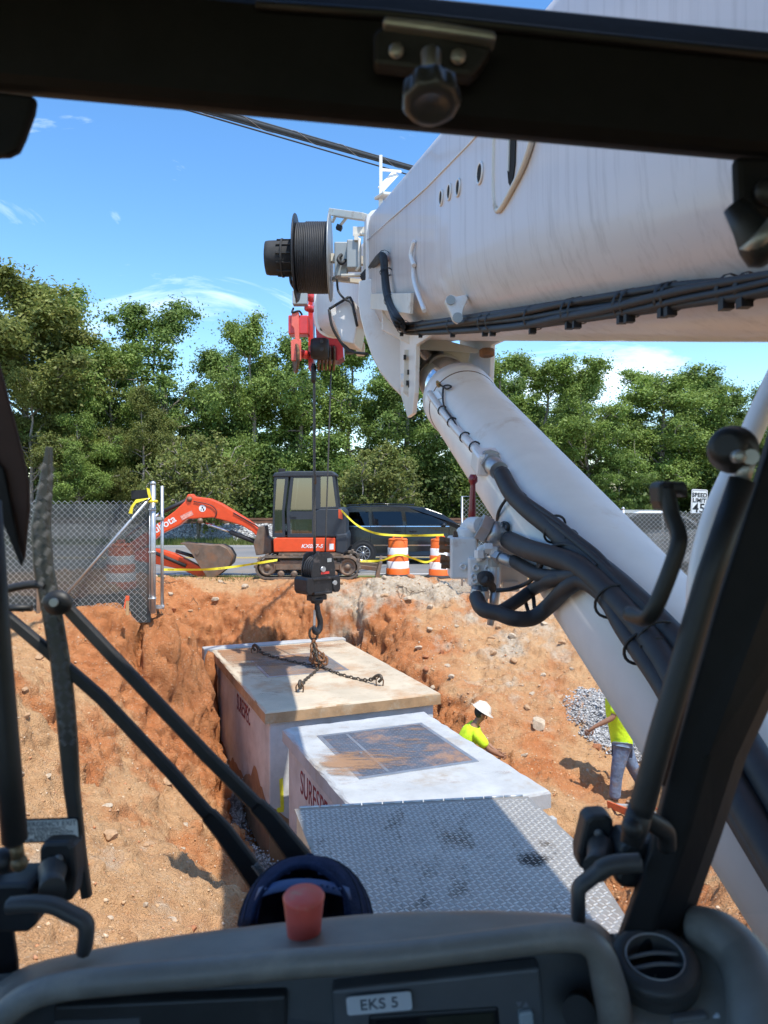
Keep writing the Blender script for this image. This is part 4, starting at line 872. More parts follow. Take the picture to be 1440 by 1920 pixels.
# blade
xb0 = E(676, 1060).x
for ya_, yb__ in ((.55, .45), (1.35, 1.45)):
    mb = MB(); mb.bar((xb0 - .6, EY + ya_, .33), (xb0 + .40, EY + yb__, .22), .12, .10); part('blade_arm', mb, M_IRON, ex, .01)
mb = MB(); bl = [(xb0 + .36, .04), (xb0 + .46, .03), (xb0 + .48, .2), (xb0 + .53, .42), (xb0 + .47, .43), (xb0 + .40, .22)]; mb.prism([Vector((x, EY - .02, z)) for x, z in bl], (0, 1.95, 0)); part('blade', mb, M_IRON, ex)
# upper body
y0u, y1u = EY + .12, EY + 1.78
def slab(mb, pts, ya=None, yb=None):
    ya = y0u if ya is None else ya; yb = y1u if yb is None else yb
    mb.prism([Vector((E(u, v, EY).x, ya, E(u, v, EY).z)) for u, v in pts], (0, yb - ya, 0)); return mb
mb = slab(MB(), [(512, 1036), (511, 1012), (516, 1009), (628, 1009), (628, 1035)]); part('body_skirt', mb, M_KORG, ex, .02)
mb = slab(MB(), [(590, 1008), (590, 958), (598, 953), (640, 953), (648, 962), (648, 1008)], y0u + .01); part('engine_hood', mb, M_NAVY, ex, .04)
mb = slab(MB(), [(629, 1037), (629, 1002), (650, 1000), (652, 1010), (650, 1034), (644, 1040)], y0u - .02, y1u + .02); part('counterweight', mb, M_NAVY, ex, .04)
mb = slab(MB(), [(520, 1042), (522, 1037), (640, 1037), (638, 1042)]); part('floor_plate', mb, M_IRON, ex)
# cab: posts, roof, panes
yc0, yc1 = y0u + .015, y0u + .98
def frame(mb, outer, inner, ya, yb):
    o_ = [E(u, v, EY) for u, v in outer]; i_ = [E(u, v, EY) for u, v in inner]; n = len(o_); vs = []
    for y in (ya, yb):
        vs += [Vector((p.x, y, p.z)) for p in o_] + [Vector((p.x, y, p.z)) for p in i_]
    fs = []
    for i in range(n):
        j = (i + 1) % n; fs += [(i, j, n + j, n + i), (2 * n + i, 3 * n + i, 3 * n + j, 2 * n + j), (i, 2 * n + i, 2 * n + j, j), (n + i, n + j, 3 * n + j, 3 * n + i)]
    mb.add(vs, fs)
side = [(508, 1008), (510, 960), (513, 893), (517, 886), (540, 884), (622, 884), (628, 890), (635, 955), (590, 960), (590, 1008)]
mb = slab(MB(), [(509, 894), (513, 886), (538, 883), (622, 883), (630, 889), (630, 893)], yc0 - .02, yc1 + .02); part('cab_roof', mb, M_NAVY, ex, .03)
for ya in (yc0, yc1 - .06):
    mb = MB()
    frame(mb, [(538, 1008), (536, 960), (544, 890), (590, 890), (590, 1008)], [(543, 1001), (542, 960), (549, 896), (584, 896), (584, 1001)], ya, ya + .06)
    frame(mb, [(591, 955), (591, 890), (627, 890), (634, 953)], [(600, 951), (600, 893), (622, 893), (629, 950)], ya, ya + .06)
    frame(mb, [(509, 1008), (510, 960), (513, 892), (540, 892), (532, 960), (533, 1008)], [(513, 1000), (513, 960), (517, 898), (533, 898), (527, 960), (528, 1000)], ya + .004, ya + .05)
    part('cab_frame', mb, M_NAVY, ex, .006)
    mb = MB(); 
    for q in ([(543, 958), (549, 896), (584, 896), (584, 958)], [(543, 1001), (542, 974), (584, 974), (584, 1001)], [(600, 951), (600, 893), (622, 893), (629, 950)], [(513, 1000), (513, 960), (517, 898), (533, 898), (527, 960), (528, 1000)]):
        mb.add([Vector((E(u, v, EY).x, ya + .03, E(u, v, EY).z)) for u, v in q], [tuple(range(len(q)))])
    part('side_pane', mb, M_CGLASS, ex)
    mb = slab(MB(), [(540, 974), (540, 959), (585, 959), (585, 974)], ya + .002, ya + .055); mb.box((E(549, 967).x, ya - .01, E(549, 967).z), (.14, .03, .07)); part('door_handle_panel', mb, M_NAVY, ex)
mb = slab(MB(), [(508, 1008), (511, 892), (514, 892), (512, 1008)], yc0 + .07, yc0 + .12); mb = slab(mb, [(508, 1008), (511, 892), (514, 892), (512, 1008)], yc1 - .12, yc1 - .07); part('front_post', mb, M_NAVY, ex)
mb = MB(); mb.add([Vector((E(u, v, EY).x, y, E(u, v, EY).z)) for u, v, y in ((510, 1004, yc0 + .12), (513, 895, yc0 + .12), (513, 895, yc1 - .12), (510, 1004, yc1 - .12))], [(0, 1, 2, 3)]); part('windscreen', mb, M_CGLASS, ex)
mb = slab(MB(), [(575, 1006), (573, 975), (556, 972), (556, 966), (577, 966), (584, 925), (590, 925), (588, 1006)], yc0 + .25, yc0 + .75); part('operator_seat', mb, M_RUBB, ex, .03)
mb = MB(); mb.box((E(526, 884).x, yc0 + .1, E(526, 884).z + .03), (.16, .1, .09)); part('work_light', mb, M_BLACK, ex, .01)
mb = slab(MB(), [(634, 972), (634, 955), (641, 957), (642, 974)], y0u + .0, y0u + .1); part('tail_light', mb, M_TAIL, ex)
text('lettering', 'KX057-5', .125, Vector((E(584, 1024).x, y0u - .004, E(584, 1025).z)), (1, 0, 0), (0, 0, 1), M_SIGNW, ex, .001, 'CENTER', 1.0, .25, 1.15, .003)
mb = slab(MB(), [(617, 1031), (617, 1020), (625, 1020), (625, 1031)], y0u - .003, y0u); part('decal', mb, M_SIGNW, ex)
# boom, dipper, cylinders, bucket
BY0, BY1 = EY + .72, EY + 1.0; bk = (BY0 + BY1) / 2 / EY
def B(u, v): p = E(u, v, EY); return Vector((p.x * bk, 0, EYE + (p.z - EYE) * bk))
def plate2(mb, pts, ya=BY0, yb=BY1):
    mb.prism([B(u, v) + Vector((0, ya, 0)) for u, v in pts], (0, yb - ya, 0)); return mb
mb = plate2(MB(), [(496, 1006), (480, 985), (466, 974), (440, 958), (415, 943), (396, 935), (366, 931), (362, 926), (354, 927), (349, 940), (330, 958), (306, 976), (270, 1002), (236, 1024), (231, 1035), (240, 1040), (275, 1024), (306, 1000), (338, 985), (352, 973), (372, 972), (400, 970), (428, 977), (455, 985), (474, 996), (486, 1008)]); part('boom', mb, M_KORG, ex, .025)
mb = plate2(MB(), [(222, 1022), (236, 1018), (250, 1024), (300, 1029), (330, 1038), (378, 1062), (398, 1082), (394, 1088), (384, 1086), (345, 1068), (300, 1058), (240, 1048), (222, 1036)], BY0 + .02, BY1 - .02); part('dipper_arm', mb, M_KORG, ex, .02)
yb_ = (BY0 + BY1) / 2
def rod(u0, v0, u1, v1, r, y=None): q = Vector((0, y if y else yb_, 0)); return B(u0, v0) + q, B(u1, v1) + q, r
for nm, args, m_ in (('cylinder_tube', (352, 937, 300, 962, .055), M_HOSE), ('cylinder_rod', (300, 962, 226, 1012, .03), M_CHROME), ('cylinder_tube', (500, 1024, 432, 998, .06), M_HOSE), ('cylinder_rod', (432, 998, 386, 981, .032), M_CHROME), ('cylinder_tube', (296, 1036, 352, 1060, .045), M_HOSE), ('cylinder_rod', (352, 1060, 392, 1076, .026), M_CHROME), ('cylinder_tube', (330, 1033, 372, 1046, .045), M_HOSE)):
    a, b, r = rod(*args, y=BY0 - .04 if nm == 'cylinder_tube' and args[0] in (296,) else None); mb = MB(); mb.tube([a, b], r, 10); part(nm, mb, m_, ex)
mb = plate2(MB(), [(483, 1040), (478, 1018), (483, 1003), (488, 986), (500, 985), (503, 1005), (512, 1012), (512, 1036)], BY0 - .1, BY1 + .1); part('swing_bracket', mb, M_IRON, ex, .02)
for u, v in ((358, 936), (378, 976), (492, 995)):
    mb = MB(); mb.lathe([(.07, 0), (.07, .03), (.035, .035), (.035, .05), (.001, .05)], B(u, v) + Vector((0, BY0, 0)), (0, -1, 0), 12); part('pivot_pin', mb, M_IRON, ex)
mb = MB(); mb.tube(smooth_path([B(366, 940) + Vector((0, BY0 - .02, 0)), B(398, 947) + Vector((0, BY0 - .03, 0)), B(409, 960) + Vector((0, BY0 - .03, 0)), B(404, 972) + Vector((0, BY0 - .02, 0))]), .012, 5); mb.tube(smooth_path([B(440, 961) + Vector((0, BY0 - .02, 0)), B(470, 978) + Vector((0, BY0 - .02, 0)), B(492, 992) + Vector((0, BY0 - .04, 0)), B(500, 1012) + Vector((0, BY0 - .05, 0))]), .015, 5); part('hydraulic_hose', mb, M_HOSE, ex)
mb = MB(); mb.lathe([(.088, 0), (.088, .004)], B(382, 953) + Vector((0, BY0 - .001, 0)), (0, -1, 0), 18); part('round_decal', mb, M_SIGNW, ex)
mb = MB(); q = B(382, 953) + Vector((0, BY0 - .006, 0)); mb.add([q + Vector((-.03, 0, .0)), q + Vector((.03, 0, 0)), q + Vector((0, 0, .055))], [(0, 1, 2)]); mb.add([q + Vector((-.05, 0, -.05)), q + Vector((-.01, 0, -.055)), q + Vector((-.03, 0, -.015))], [(0, 1, 2)]); mb.box(q + Vector((.03, 0, -.03)), (.03, .002, .05)); part('decal_symbol', mb, M_BLACK, ex)
d_ = (B(364, 957) - B(342, 968)).normalized(); q = B(353, 966) + Vector((0, BY0 - .004, 0)); up_ = Vector((-d_.z, 0, d_.x)); mb = MB(); mb.add([q - d_ * .16 - up_ * .06, q + d_ * .16 - up_ * .06, q + d_ * .16 + up_ * .06, q - d_ * .16 + up_ * .06], [(0, 1, 2, 3)]); part('warning_decal', mb, mat('faded_decal', (.78, .32, .25), .5, var=.4, scale=18), ex)
d2 = (B(340, 972) - B(300, 996)).normalized(); text('lettering', 'Kubota', .27, B(306, 986) + Vector((0, BY0 - .004, 0)), d2, (0, 0, 1), M_SIGNW, ex, .001, 'CENTER', 1, 0, 1, .004)
# bucket: curved shell with two side cheeks and teeth
bp = [(352, 1019), (378, 1019), (398, 1021), (417, 1021), (431, 1028), (439, 1042), (436, 1056), (424, 1068), (411, 1078)]; w0, w1 = BY0 - .20, BY1 + .20
mb = MB(); mb.loft([[B(u, v) + Vector((0, w0, 0)), B(u, v) + Vector((0, w1, 0))] for u, v in bp], False, False); o_ = part('bucket_shell', mb, M_IRON, ex); s_ = o_.modifiers.new('plate', 'SOLIDIFY'); s_.thickness = .03
for ya in (w0, w1 - .025):
    mb = MB(); mb.prism([B(u, v) + Vector((0, ya - .002, 0)) for u, v in bp + [(398, 1084), (382, 1062), (366, 1036)]], (0, .025, 0)); part('bucket_cheek', mb, M_IRON, ex)
for k_ in range(5):
    y = w0 + .04 + (w1 - w0 - .08) * k_ / 4; mb = MB(); mb.bar(B(366, 1020) + Vector((0, y, 0)), B(345, 1017.5) + Vector((0, y, 0)), .07, .03); part('bucket_tooth', mb, M_IRON, ex)
mb = plate2(MB(), [(392, 1086), (378, 1062), (384, 1048), (392, 1050), (398, 1064), (404, 1082)], BY0 + .03, BY1 - .03); part('bucket_link', mb, M_IRON, ex)
mb = MB(); mb.lathe([(.05, 0), (.05, .03)], B(376, 1034) + Vector((0, w0 - .0, 0)), (0, -1, 0), 12); part('pivot_pin', mb, M_IRON, ex)

# ------------------------------------------------------------------ minivan on the road (and a white car behind the far fence)
M_VAN = mat('van_black', (.008, .009, .012), .18, var=.1, coat=.25); M_VGLASS = glass_mat('car_glass', (.07, .08, .085), .03); M_TYRE = mat('tyre', (.02, .02, .021), .8); M_RIM = mat('alloy_rim', (.55, .56, .58), .25, .9); M_CWHITE = mat('car_white', (.78, .79, .80), .2, var=.03, coat=.7)
def car(name, label, prof, glass_w, panes, wheels, L_, H_, width, paint, x, y, chrome=True, group=None):
    """prof: outline in units of length and height, nose to the right; body lofted across the width with tumblehome"""
    t = thing(name, label, 'minivan' if name == 'minivan' else 'car', (x, y, 0), group)
    def pt(s, h, k): # k from -1 (near side) to 1
        zz = h * H_; sh = .5 * width * (1 - .16 * max(0, (h - .55) / .45) ** 1.2 - .05 * max(0, (.3 - h) / .3)); nose = abs(s - .5) * 2
        return Vector((x + (s - .5) * L_, y + k * sh * (1 - .10 * max(0, nose - .7) / .3), zz))
    mb = MB(); ks = [-1, -.985, -.9, -.5, 0, .5, .9, .985, 1]; ins = [.022, .006, 0, 0, 0, 0, 0, .006, .022]
    cx, cz = .5, .55
    rings = [[pt(cx + (s - cx) * (1 - i_ * .8), cz + (h - cz) * (1 - i_ * 1.6), k_) for s, h in prof] for k_, i_ in zip(ks, ins)]
    mb.loft(rings, True, True, False); o = part('body', mb, paint, t); add_bevel(o, .02, 2)
    for (nm, q, mt, off) in panes:
        for k_ in (-1, 1):
            mb = MB(); mb.add([pt(s, h, k_) + Vector((0, k_ * off, 0)) for s, h in q], [tuple(range(len(q)))]); o = part(nm, mb, mt, t); sd__ = o.modifiers.new('thick', 'SOLIDIFY'); sd__.thickness = .008; sd__.offset = 0
    for s in wheels:
        for k_ in (-1, 1):
            c_ = Vector((x + (s - .5) * L_, y + k_ * (width / 2 - .12), .33)); ax = (0, k_, 0)
            mb = MB(); mb.lathe([(.39, -.1), (.39, .13)], c_, ax, 20); part('wheel_arch', mb, M_BLACK, t)
            mb = MB(); mb.lathe([(.21, .1), (.25, .135), (.31, .14), (.335, .11), (.335, -.1)], c_, ax, 24, caps=False); w_ = part('wheel', mb, M_TYRE, t)
            mb = MB(); mb.torus(c_ + Vector((0, k_ * .135, 0)), .205, .012, ax, 24, 5); mb.lathe([(.05, .10), (.045, .14), (.001, .145)], c_, ax, 10)
            for j in range(10): a = 2 * math.pi * j / 10; mb.bar(c_ + Vector((math.cos(a) * .04, k_ * .13, math.sin(a) * .04)), c_ + Vector((math.cos(a + .12) * .2, k_ * .13, math.sin(a + .12) * .2)), .03, .02, (0, 1, 0))
            o = link('rim', mb.mesh('rim', ORG[w_.name]), w_); o.data.materials.append(M_RIM)
            mb = MB(); mb.lathe([(.2, .06), (.2, .08)], c_, ax, 16); o = link('brake_shadow_disc', mb.mesh('disc', ORG[w_.name]), w_); o.data.materials.append(M_IRON); o.name = 'brake_disc'
    return t, pt
vanprof = [(0.0, .28), (.005, .5), (.02, .62), (.045, .80), (.075, .95), (.12, .985), (.30, 1.0), (.45, .995), (.56, .965), (.66, .86), (.745, .70), (.80, .645), (.90, .60), (.965, .53), (.99, .42), (1.0, .28), (.98, .15), (.9, .13), (.5, .13), (.1, .13), (.02, .17)]
vp_ = [('rear_quarter_window', [(.055, .66), (.085, .88), (.23, .895), (.235, .665)], M_VGLASS, .006), ('sliding_door_window', [(.255, .665), (.25, .895), (.42, .895), (.432, .67)], M_VGLASS, .006), ('front_window', [(.455, .67), (.445, .89), (.53, .872), (.60, .815), (.685, .70), (.685, .67)], M_VGLASS, .006),
       ('chrome_strip', [(.02, .635), (.02, .652), (.70, .652), (.70, .64)], M_CHROME, .012), ('door_moulding', [(.12, .315), (.12, .335), (.78, .335), (.78, .315)], M_CHROME, .012)]
VD = 22.4; van_x = (800 - 720) / F * 22.4 - .35
van, vpt = car('minivan', 'black minivan with chrome side strips passing behind the traffic barrels', vanprof, 0, vp_, (.2, .8), 5.1, 1.74, 1.95, M_VAN, van_x, VD + .95)
mb = MB()
for s in (.243, .445, .70):
    for a_ in (1,): mb.tube([vpt(s, .2, -1) + Vector((0, -.003, 0)), vpt(s, .45, -1) + Vector((0, -.004, 0)), vpt(s, .66, -1) + Vector((0, -.004, 0))], .005, 4)
part('door_seam', mb, M_BLACK, van)
mb = MB(); 
for s, h in ((.40, .56), (.49, .56)): mb.box(vpt(s, h, -1) + Vector((0, -.02, 0)), (.2, .03, .035))
part('door_handle', mb, M_VAN, van, .008)
mb = MB(); mb.ball(vpt(.665, .66, -1) + Vector((0, -.13, .02)), .1, 10, 6, (.75, 1.1, .7)); part('wing_mirror', mb, M_VAN, van)
mb = MB(); mb.add([vpt(.56, .955, -.8), vpt(.56, .955, .8), vpt(.735, .715, .85), vpt(.735, .715, -.85)], [(0, 1, 2, 3)]); mb.v = [p + Vector((.012, 0, .012)) for p in mb.v]; part('windscreen', mb, M_VGLASS, van)
mb = MB(); mb.tube([vpt(.1, 1.0, -.72), vpt(.3, 1.025, -.72), vpt(.5, 1.01, -.72)], .02, 5); part('roof_rail', mb, M_VAN, van)
mb = MB(); mb.box(vpt(.012, .56, -.93) + Vector((0, 0, 0)), (.06, .12, .38)); part('tail_lamp', mb, M_TAIL, van, .01)
mb = MB(); mb.ball(vpt(.955, .5, -.86), .14, 10, 6, (1.1, .7, .55)); part('headlamp', mb, M_CHROME, van)
carprof = [(0.0, .28), (.01, .6), (.10, .68), (.2, .92), (.3, 1.0), (.48, 1.0), (.6, .88), (.70, .68), (.9, .6), (.98, .5), (1.0, .28), (.95, .15), (.5, .13), (.05, .16)]
cp_ = [('side_window', [(.16, .69), (.23, .9), (.31, .95), (.42, .95), (.42, .7)], M_VGLASS, .006), ('front_window', [(.44, .7), (.44, .95), (.50, .94), (.58, .86), (.66, .7)], M_VGLASS, .006)]
car('parked_car', 'white car whose pale roof shows over the screened fence past the cylinder', carprof, 0, cp_, (.18, .8), 4.4, 1.62, 1.8, M_CWHITE, (1214 - 720) / F * 21.2 + .55, 21.5)
# ------------------------------------------------------------------ crane boom
def boom_paint():
    """gloss white paint with dust and run-down dirt streaks"""
    m = bpy.data.materials.new('boom_white'); m.use_nodes = True; N, L = m.node_tree.nodes, m.node_tree.links; b = N['Principled BSDF']
    b.inputs['Coat Weight'].default_value = .22; b.inputs['Coat Roughness'].default_value = .10
    t = N.new('ShaderNodeTexCoord'); mp_ = N.new('ShaderNodeMapping'); mp_.inputs['Scale'].default_value = (14, 14, .55); mp_.inputs['Rotation'].default_value = (0, R(0), 0); L.new(t.outputs['Object'], mp_.inputs['Vector'])
    n = N.new('ShaderNodeTexNoise'); n.inputs['Scale'].default_value = 1.6; n.inputs['Detail'].default_value = 5; n.inputs['Roughness'].default_value = .75; L.new(mp_.outputs['Vector'], n.inputs['Vector'])
    r = N.new('ShaderNodeValToRGB'); r.color_ramp.elements[0].position = .50; r.color_ramp.elements[1].position = .74; r.color_ramp.elements[0].color = (.69, .635, .615, 1); r.color_ramp.elements[1].color = (.40, .35, .33, 1); L.new(n.outputs['Fac'], r.inputs['Fac'])
    n2 = N.new('ShaderNodeTexNoise'); n2.inputs['Scale'].default_value = .9; n2.inputs['Detail'].default_value = 7; L.new(t.outputs['Object'], n2.inputs['Vector'])
    r2 = N.new('ShaderNodeValToRGB'); r2.color_ramp.elements[0].position = .35; r2.color_ramp.elements[1].position = .75; r2.color_ramp.elements[0].color = (.71, .655, .635, 1); r2.color_ramp.elements[1].color = (.62, .575, .555, 1); L.new(n2.outputs['Fac'], r2.inputs['Fac'])
    mu = N.new('ShaderNodeMix'); mu.data_type = 'RGBA'; mu.inputs['Factor'].default_value = .55; L.new(r2.outputs['Color'], mu.inputs['A']); L.new(r.outputs['Color'], mu.inputs['B']); L.new(mu.outputs['Result'], b.inputs['Base Color'])
    mr = N.new('ShaderNodeMapRange'); mr.inputs['To Min'].default_value = .30; mr.inputs['To Max'].default_value = .55; L.new(n.outputs['Fac'], mr.inputs['Value']); L.new(mr.outputs['Result'], b.inputs['Roughness']); return m
M_BOOM = boom_paint(); M_CWH = mat('crane_white', (.78, .765, .75), .32, var=.05, coat=.3, dirt=(.55, .45, .36), dscale=2.5, damt=.1); M_CREAM = mat('bracket_cream', (.70, .66, .58), .4, var=.08, dirt=(.3, .2, .12), dscale=6, damt=.15)
M_BOX = mat('junction_box_grey', (.34, .355, .35), .4, .2, var=.08); M_DARKM = mat('dark_metal', (.035, .035, .038), .5, .4, var=.2); M_REDP = mat('red_paint', (.62, .045, .04), .35, var=.12, coat=.3); M_DRED = mat('dark_red_paint', (.22, .012, .02), .35, var=.15, coat=.3)
M_ROPE = mat('wire_rope', (.10, .095, .09), .55, .6, var=.3, scale=40); M_HOLE = mat('hole_dark', (.012, .011, .01), .9)
def CX(d): return .33 - .155 * (d - 5.5)
def CZ(d): return EYE + 1.50 + .203 * (d - 5.5)
def section(s, d, sc=1.0, r=.07):
    """boom cross-section: square shoulders above, rounded belly below"""
    hw, ht = .45 * sc, .53 * sc; pts = []
    for a in (0, 30, 60, 90): pts.append((hw - r + r * math.cos(R(a)), ht - r + r * math.sin(R(a))))
    for a in (90, 120, 150, 180): pts.append((-hw + r + r * math.cos(R(a)), ht - r + r * math.sin(R(a))))
    for k_ in range(17):
        a = math.pi + math.pi * k_ / 16; ca, sa = math.cos(a), math.sin(a)
        pts.append((hw * math.copysign(abs(ca) ** .72, ca), -.02 * sc + .37 * sc * math.copysign(abs(sa) ** .86, sa)))
    return [Vector((CX(d) + x, d, CZ(d) + z)) for x, z in pts]
boom = thing('crane_boom', 'huge white telescopic crane boom running overhead into the distance', 'crane boom', (CX(0), 0, CZ(0) - .6))
mb = MB(); mb.loft([section(0, d) for d in (-3.0, -1, 1, 3, 5.5)]); o = part('base_section', mb, M_BOOM, boom)
for a, b, sc, nm in ((5.4, 12.0, .86, 'second_section'), (11.9, 13.2, .72, 'third_section'), (13.1, 13.8, .62, 'tip_section')):
    mb = MB(); mb.loft([section(0, d, sc) for d in (a, (a + b) / 2, b)]); part(nm, mb, M_BOOM, boom)
for d, sc, th in ((5.42, 1.035, .14), (11.9, .95, .16), (13.1, .80, .1)):
    mb = MB(); mb.loft([section(0, d, sc), section(0, d + th, sc)], True, True, True); part('section_collar', mb, M_CWH, boom)
def bside(u, v, out=.0):
    """the point of the boom's near flank that the photograph shows at u, v, moved out by OUT"""
    d = (.33 + .155 * 5.5 - .45) / ((u - 720) / F + .155); return W(u, v, d) + Vector((-out, 0, 0))
BD = Vector((-.155, 1, .203)).normalized(); BU = Vector((0, -.2, 1)).normalized(); BN = Vector((-1, -.155, 0)).normalized()
def blob_plate(c, pts, th, mb=None):
    mb = mb or MB(); return mb.prism([c + BD * a + BU * b for a, b in pts], BN * th)
# holes in the flank
def ell(a, b, n=16, x=0, y=0): return [(x + a * math.cos(2 * math.pi * k_ / n), y + b * math.sin(2 * math.pi * k_ / n)) for k_ in range(n)]
for u, v, s in ((828, 371, .030), (843, 360, .030), (860, 352, .031), (901, 325, .034)):
    c = bside(u, v, 0); mb = MB(); blob_plate(c, ell(s, s), .004, mb); h_ = part('inspection_hole', mb, M_HOLE, boom)
    mb = MB(); mb.torus(c + BN * .003, s, .005, BN, 16, 5); part('hole_rim', mb, M_CWH, boom)
c = bside(968, 300); pl = [(-.17, .30), (-.17, .06), (-.12, -.02), (.0, -.08), (.12, -.12), (.165, -.10), (.19, .0), (.19, .30)]
mb = MB(); blob_plate(c, pl, .012, mb); o = part('doubler_plate', mb, M_BOOM, boom, .006)
mb = MB(); n = len(pl); mb.tube(smooth_path([c + BD * a + BU * b + BN * .010 for a, b in pl], 4), .009, 6); part('weld_bead', mb, M_CREAM, boom)
mb = MB(); blob_plate(c + BN * .013, [(-.035, .3), (-.035, -.02), (-.02, -.06), (.0, -.075), (.02, -.06), (.035, -.02), (.035, .3)], .003, mb); part('slot', mb, M_HOLE, boom)
mb = MB(); blob_plate(c + BN * .0165, [(.012, .3), (.012, -.03), (.03, -.02), (.03, .3)], .004, mb); part('lock_tongue', mb, M_CREAM, boom)
mb = MB(); blob_plate(c + BN * .013, ell(.02, .026, 12, -.10, .16), .004, mb); part('inspection_hole', mb, M_HOLE, boom)
# weld seam and short weld scars
mb = MB(); mb.tube([W(693, 449, 5.42) + BN * .015, bside(800, 352, .002), bside(880, 270, .002), bside(960, 180, .002)], .004, 5); part('weld_seam', mb, M_CWH, boom)
mb = MB(); mb.tube(smooth_path([bside(781, 452, .012), bside(778, 478, .02), bside(781, 498, .012)]), .012, 6); mb.tube(smooth_path([bside(779, 498, .01), bside(782, 530, .014), bside(800, 583, .01)]), .011, 6); part('weld_scar', mb, M_CWH, boom)
# tie bar and eye plate on flank
mb = MB(); mb.bar(bside(703, 565, .02), bside(780, 569, .02), .10, .018, BN); part('step_plate', mb, M_CREAM, boom, .003)
c = bside(852, 578, .0); q = [W(u, v, c.y - .05) for u, v in ((834, 565), (838, 556), (846, 552), (856, 556), (874, 552), (878, 560), (869, 580), (866, 600), (858, 605), (850, 600), (845, 588))]
mb = MB(); mb.prism(q, (-.0, .035, 0)); part('eye_plate', mb, M_CWH, boom, .004)
for u, v, r_ in ((845, 563, .018), (858, 596, .020)):
    mb = MB(); mb.lathe([(r_, 0), (r_, .006)], W(u, v, c.y - .051), (0, -1, 0), 14); part('eye_hole', mb, M_BOX, boom)
# brackets on the upper edge
c = W(740, 372, 5.3); mb = MB(); mb.bar(W(710, 367, 5.15), W(775, 372, 5.3), .12, .02, (0, 0, 1)); mb.bar(W(760, 374, 5.25), W(812, 377, 4.4), .05, .02, (0, 0, 1)); part('step_bracket', mb, M_CREAM, boom, .004)
mb = MB(); mb.bar(W(714, 291, 5.2), W(714, 372, 5.2), .022, .014, (0, 1, 0)); mb.bar(W(714, 355, 5.2), W(742, 325, 5.3), .05, .012, (0, 1, 0)); mb.bar(W(714, 318, 5.2), W(752, 322, 5.3), .018, .012, (0, 1, 0)); mb.bar(W(714, 372, 5.2), W(714, 404, 5.2), .03, .03, (0, 1, 0)); part('aerial_bracket', mb, M_CWH, boom, .002)
for u, v in ((711, 399), (720, 397)):
    mb = MB(); mb.lathe([(.02, -.02), (.02, .02)], W(u, v, 5.18), (1, 0, 0), 8); part('bolt', mb, M_STEELE, boom)
# cable loom along the lower flank
loom = [(2600, 384, 0), (1900, 472, 0), (1560, 517, 0), (1500, 526, 1.19), (1440, 534, 1.29), (1380, 541, 1.42), (1300, 550, 1.64), (1225, 562, 1.92), (1145, 575, 2.33), (1060, 586, 2.72), (990, 597, 3.1), (900, 606, 3.75), (830, 612, 4.4), (765, 616, 4.92), (752, 606, 5.0), (738, 580, 5.12), (728, 545, 5.2), (724, 510, 5.26), (722, 484, 5.3), (714, 484, 5.38), (700, 500, 5.42), (682, 520, 5.46)]
LP = [W(u, v, (.7975 if i < 14 else .7025) / ((u - 720) / F + .155)) for i, (u, v, d) in enumerate(loom)]
LP[-2:] = [W(700, 500, 5.40), W(682, 520, 5.5)]
for k_ in range(7):
    a0 = k_ * .9; pts = []
    for i, p in enumerate(LP):
        a = a0 + i * .33; rr = .026 * (1 if k_ else 0) * (.55 + .45 * min(1, max(0, i - 3) / 7) if i < 15 else .75); pts.append(p + Vector((math.cos(a) * rr * .6 - .01, 0, math.sin(a) * rr)))
    mb = MB(); PP = smooth_path(pts, 5); mb.tube(PP, [(.0125 if k_ % 2 else .0105) * (.55 + .45 * min(1, max(0, j - 15) / 35)) for j in range(len(PP))], 7); part('loom_cable', mb, M_HOSE, boom)
LPs = smooth_path(LP, 6)
for i in (28, 31, 39, 40, 45, 46, 52, 53, 59, 64, 65, 70, 75, 81, 93, 102, 110):
    t_ = (LPs[i + 1] - LPs[i - 1]).normalized(); mb = MB(); k2 = (.55 + .45 * min(1, (i - 18) / 42)); mb.lathe([(.037 * k2, -.006), (.040 * k2, 0), (.037 * k2, .006)], LPs[i], t_, 12, caps=False); mb.box(LPs[i] + Vector((-.01, -.01, -.042 * k2)), (.02, .02, .018)); part('cable_tie', mb, M_BLACK, boom)
# lift cylinder mount under the boom
for s in (-1, 1):
    x0 = CX(5.0) + s * .22; mb = MB()
    q = [(5.75, .55), (5.7, .1), (5.5, -.42), (5.25, -.78), (5.02, -.90), (4.86, -.86), (4.78, -.72), (4.74, -.42), (4.3, -.36), (4.3, .0)]
    mb.prism([Vector((x0 - .155 * (d - 5.0), d, CZ(5.0) + z + .2 * (d - 5))) for d, z in q], (.03 * s, 0, 0)); part('ram_bracket_web', mb, M_CWH, boom, .006)
mb = MB(); q = [(673, 527), (671, 560), (676, 595), (686, 633), (698, 668), (713, 697), (732, 721), (752, 741), (767, 755), (776, 750), (778, 660), (740, 600), (706, 520)]
mb.prism([W(u, v, 5.30) for u, v in q], (0, .05, 0)); part('gusset', mb, M_CWH, boom, .006)
mb = MB(); q = [(716, 575), (736, 580), (770, 620), (900, 655), (896, 662), (786, 655), (716, 618)]; mb.prism([W(u, v, 4.95) for u, v in q], (0, .02, 0)); part('belly_gusset', mb, M_CWH, boom, .005)
mb = MB(); mb.prism([W(u, v, 4.98) for u, v in ((758, 655), (780, 657), (780, 735), (772, 750), (756, 735))], (0, .02, 0)); part('bolt_plate', mb, M_CREAM, boom, .003)
for u, v in ((766, 698), (770, 702), (764, 718), (768, 722), (759, 670)):
    mb = MB(); mb.box(W(u, v, 4.965), (.017, .02, .03)); part('bolt', mb, M_DARKM, boom)
mb = MB(); mb.prism([W(u, v, 4.97) for u, v in ((832, 657), (882, 660), (872, 700), (834, 698))], (0, .03, 0)); part('bolt_plate', mb, M_CREAM, boom, .003)
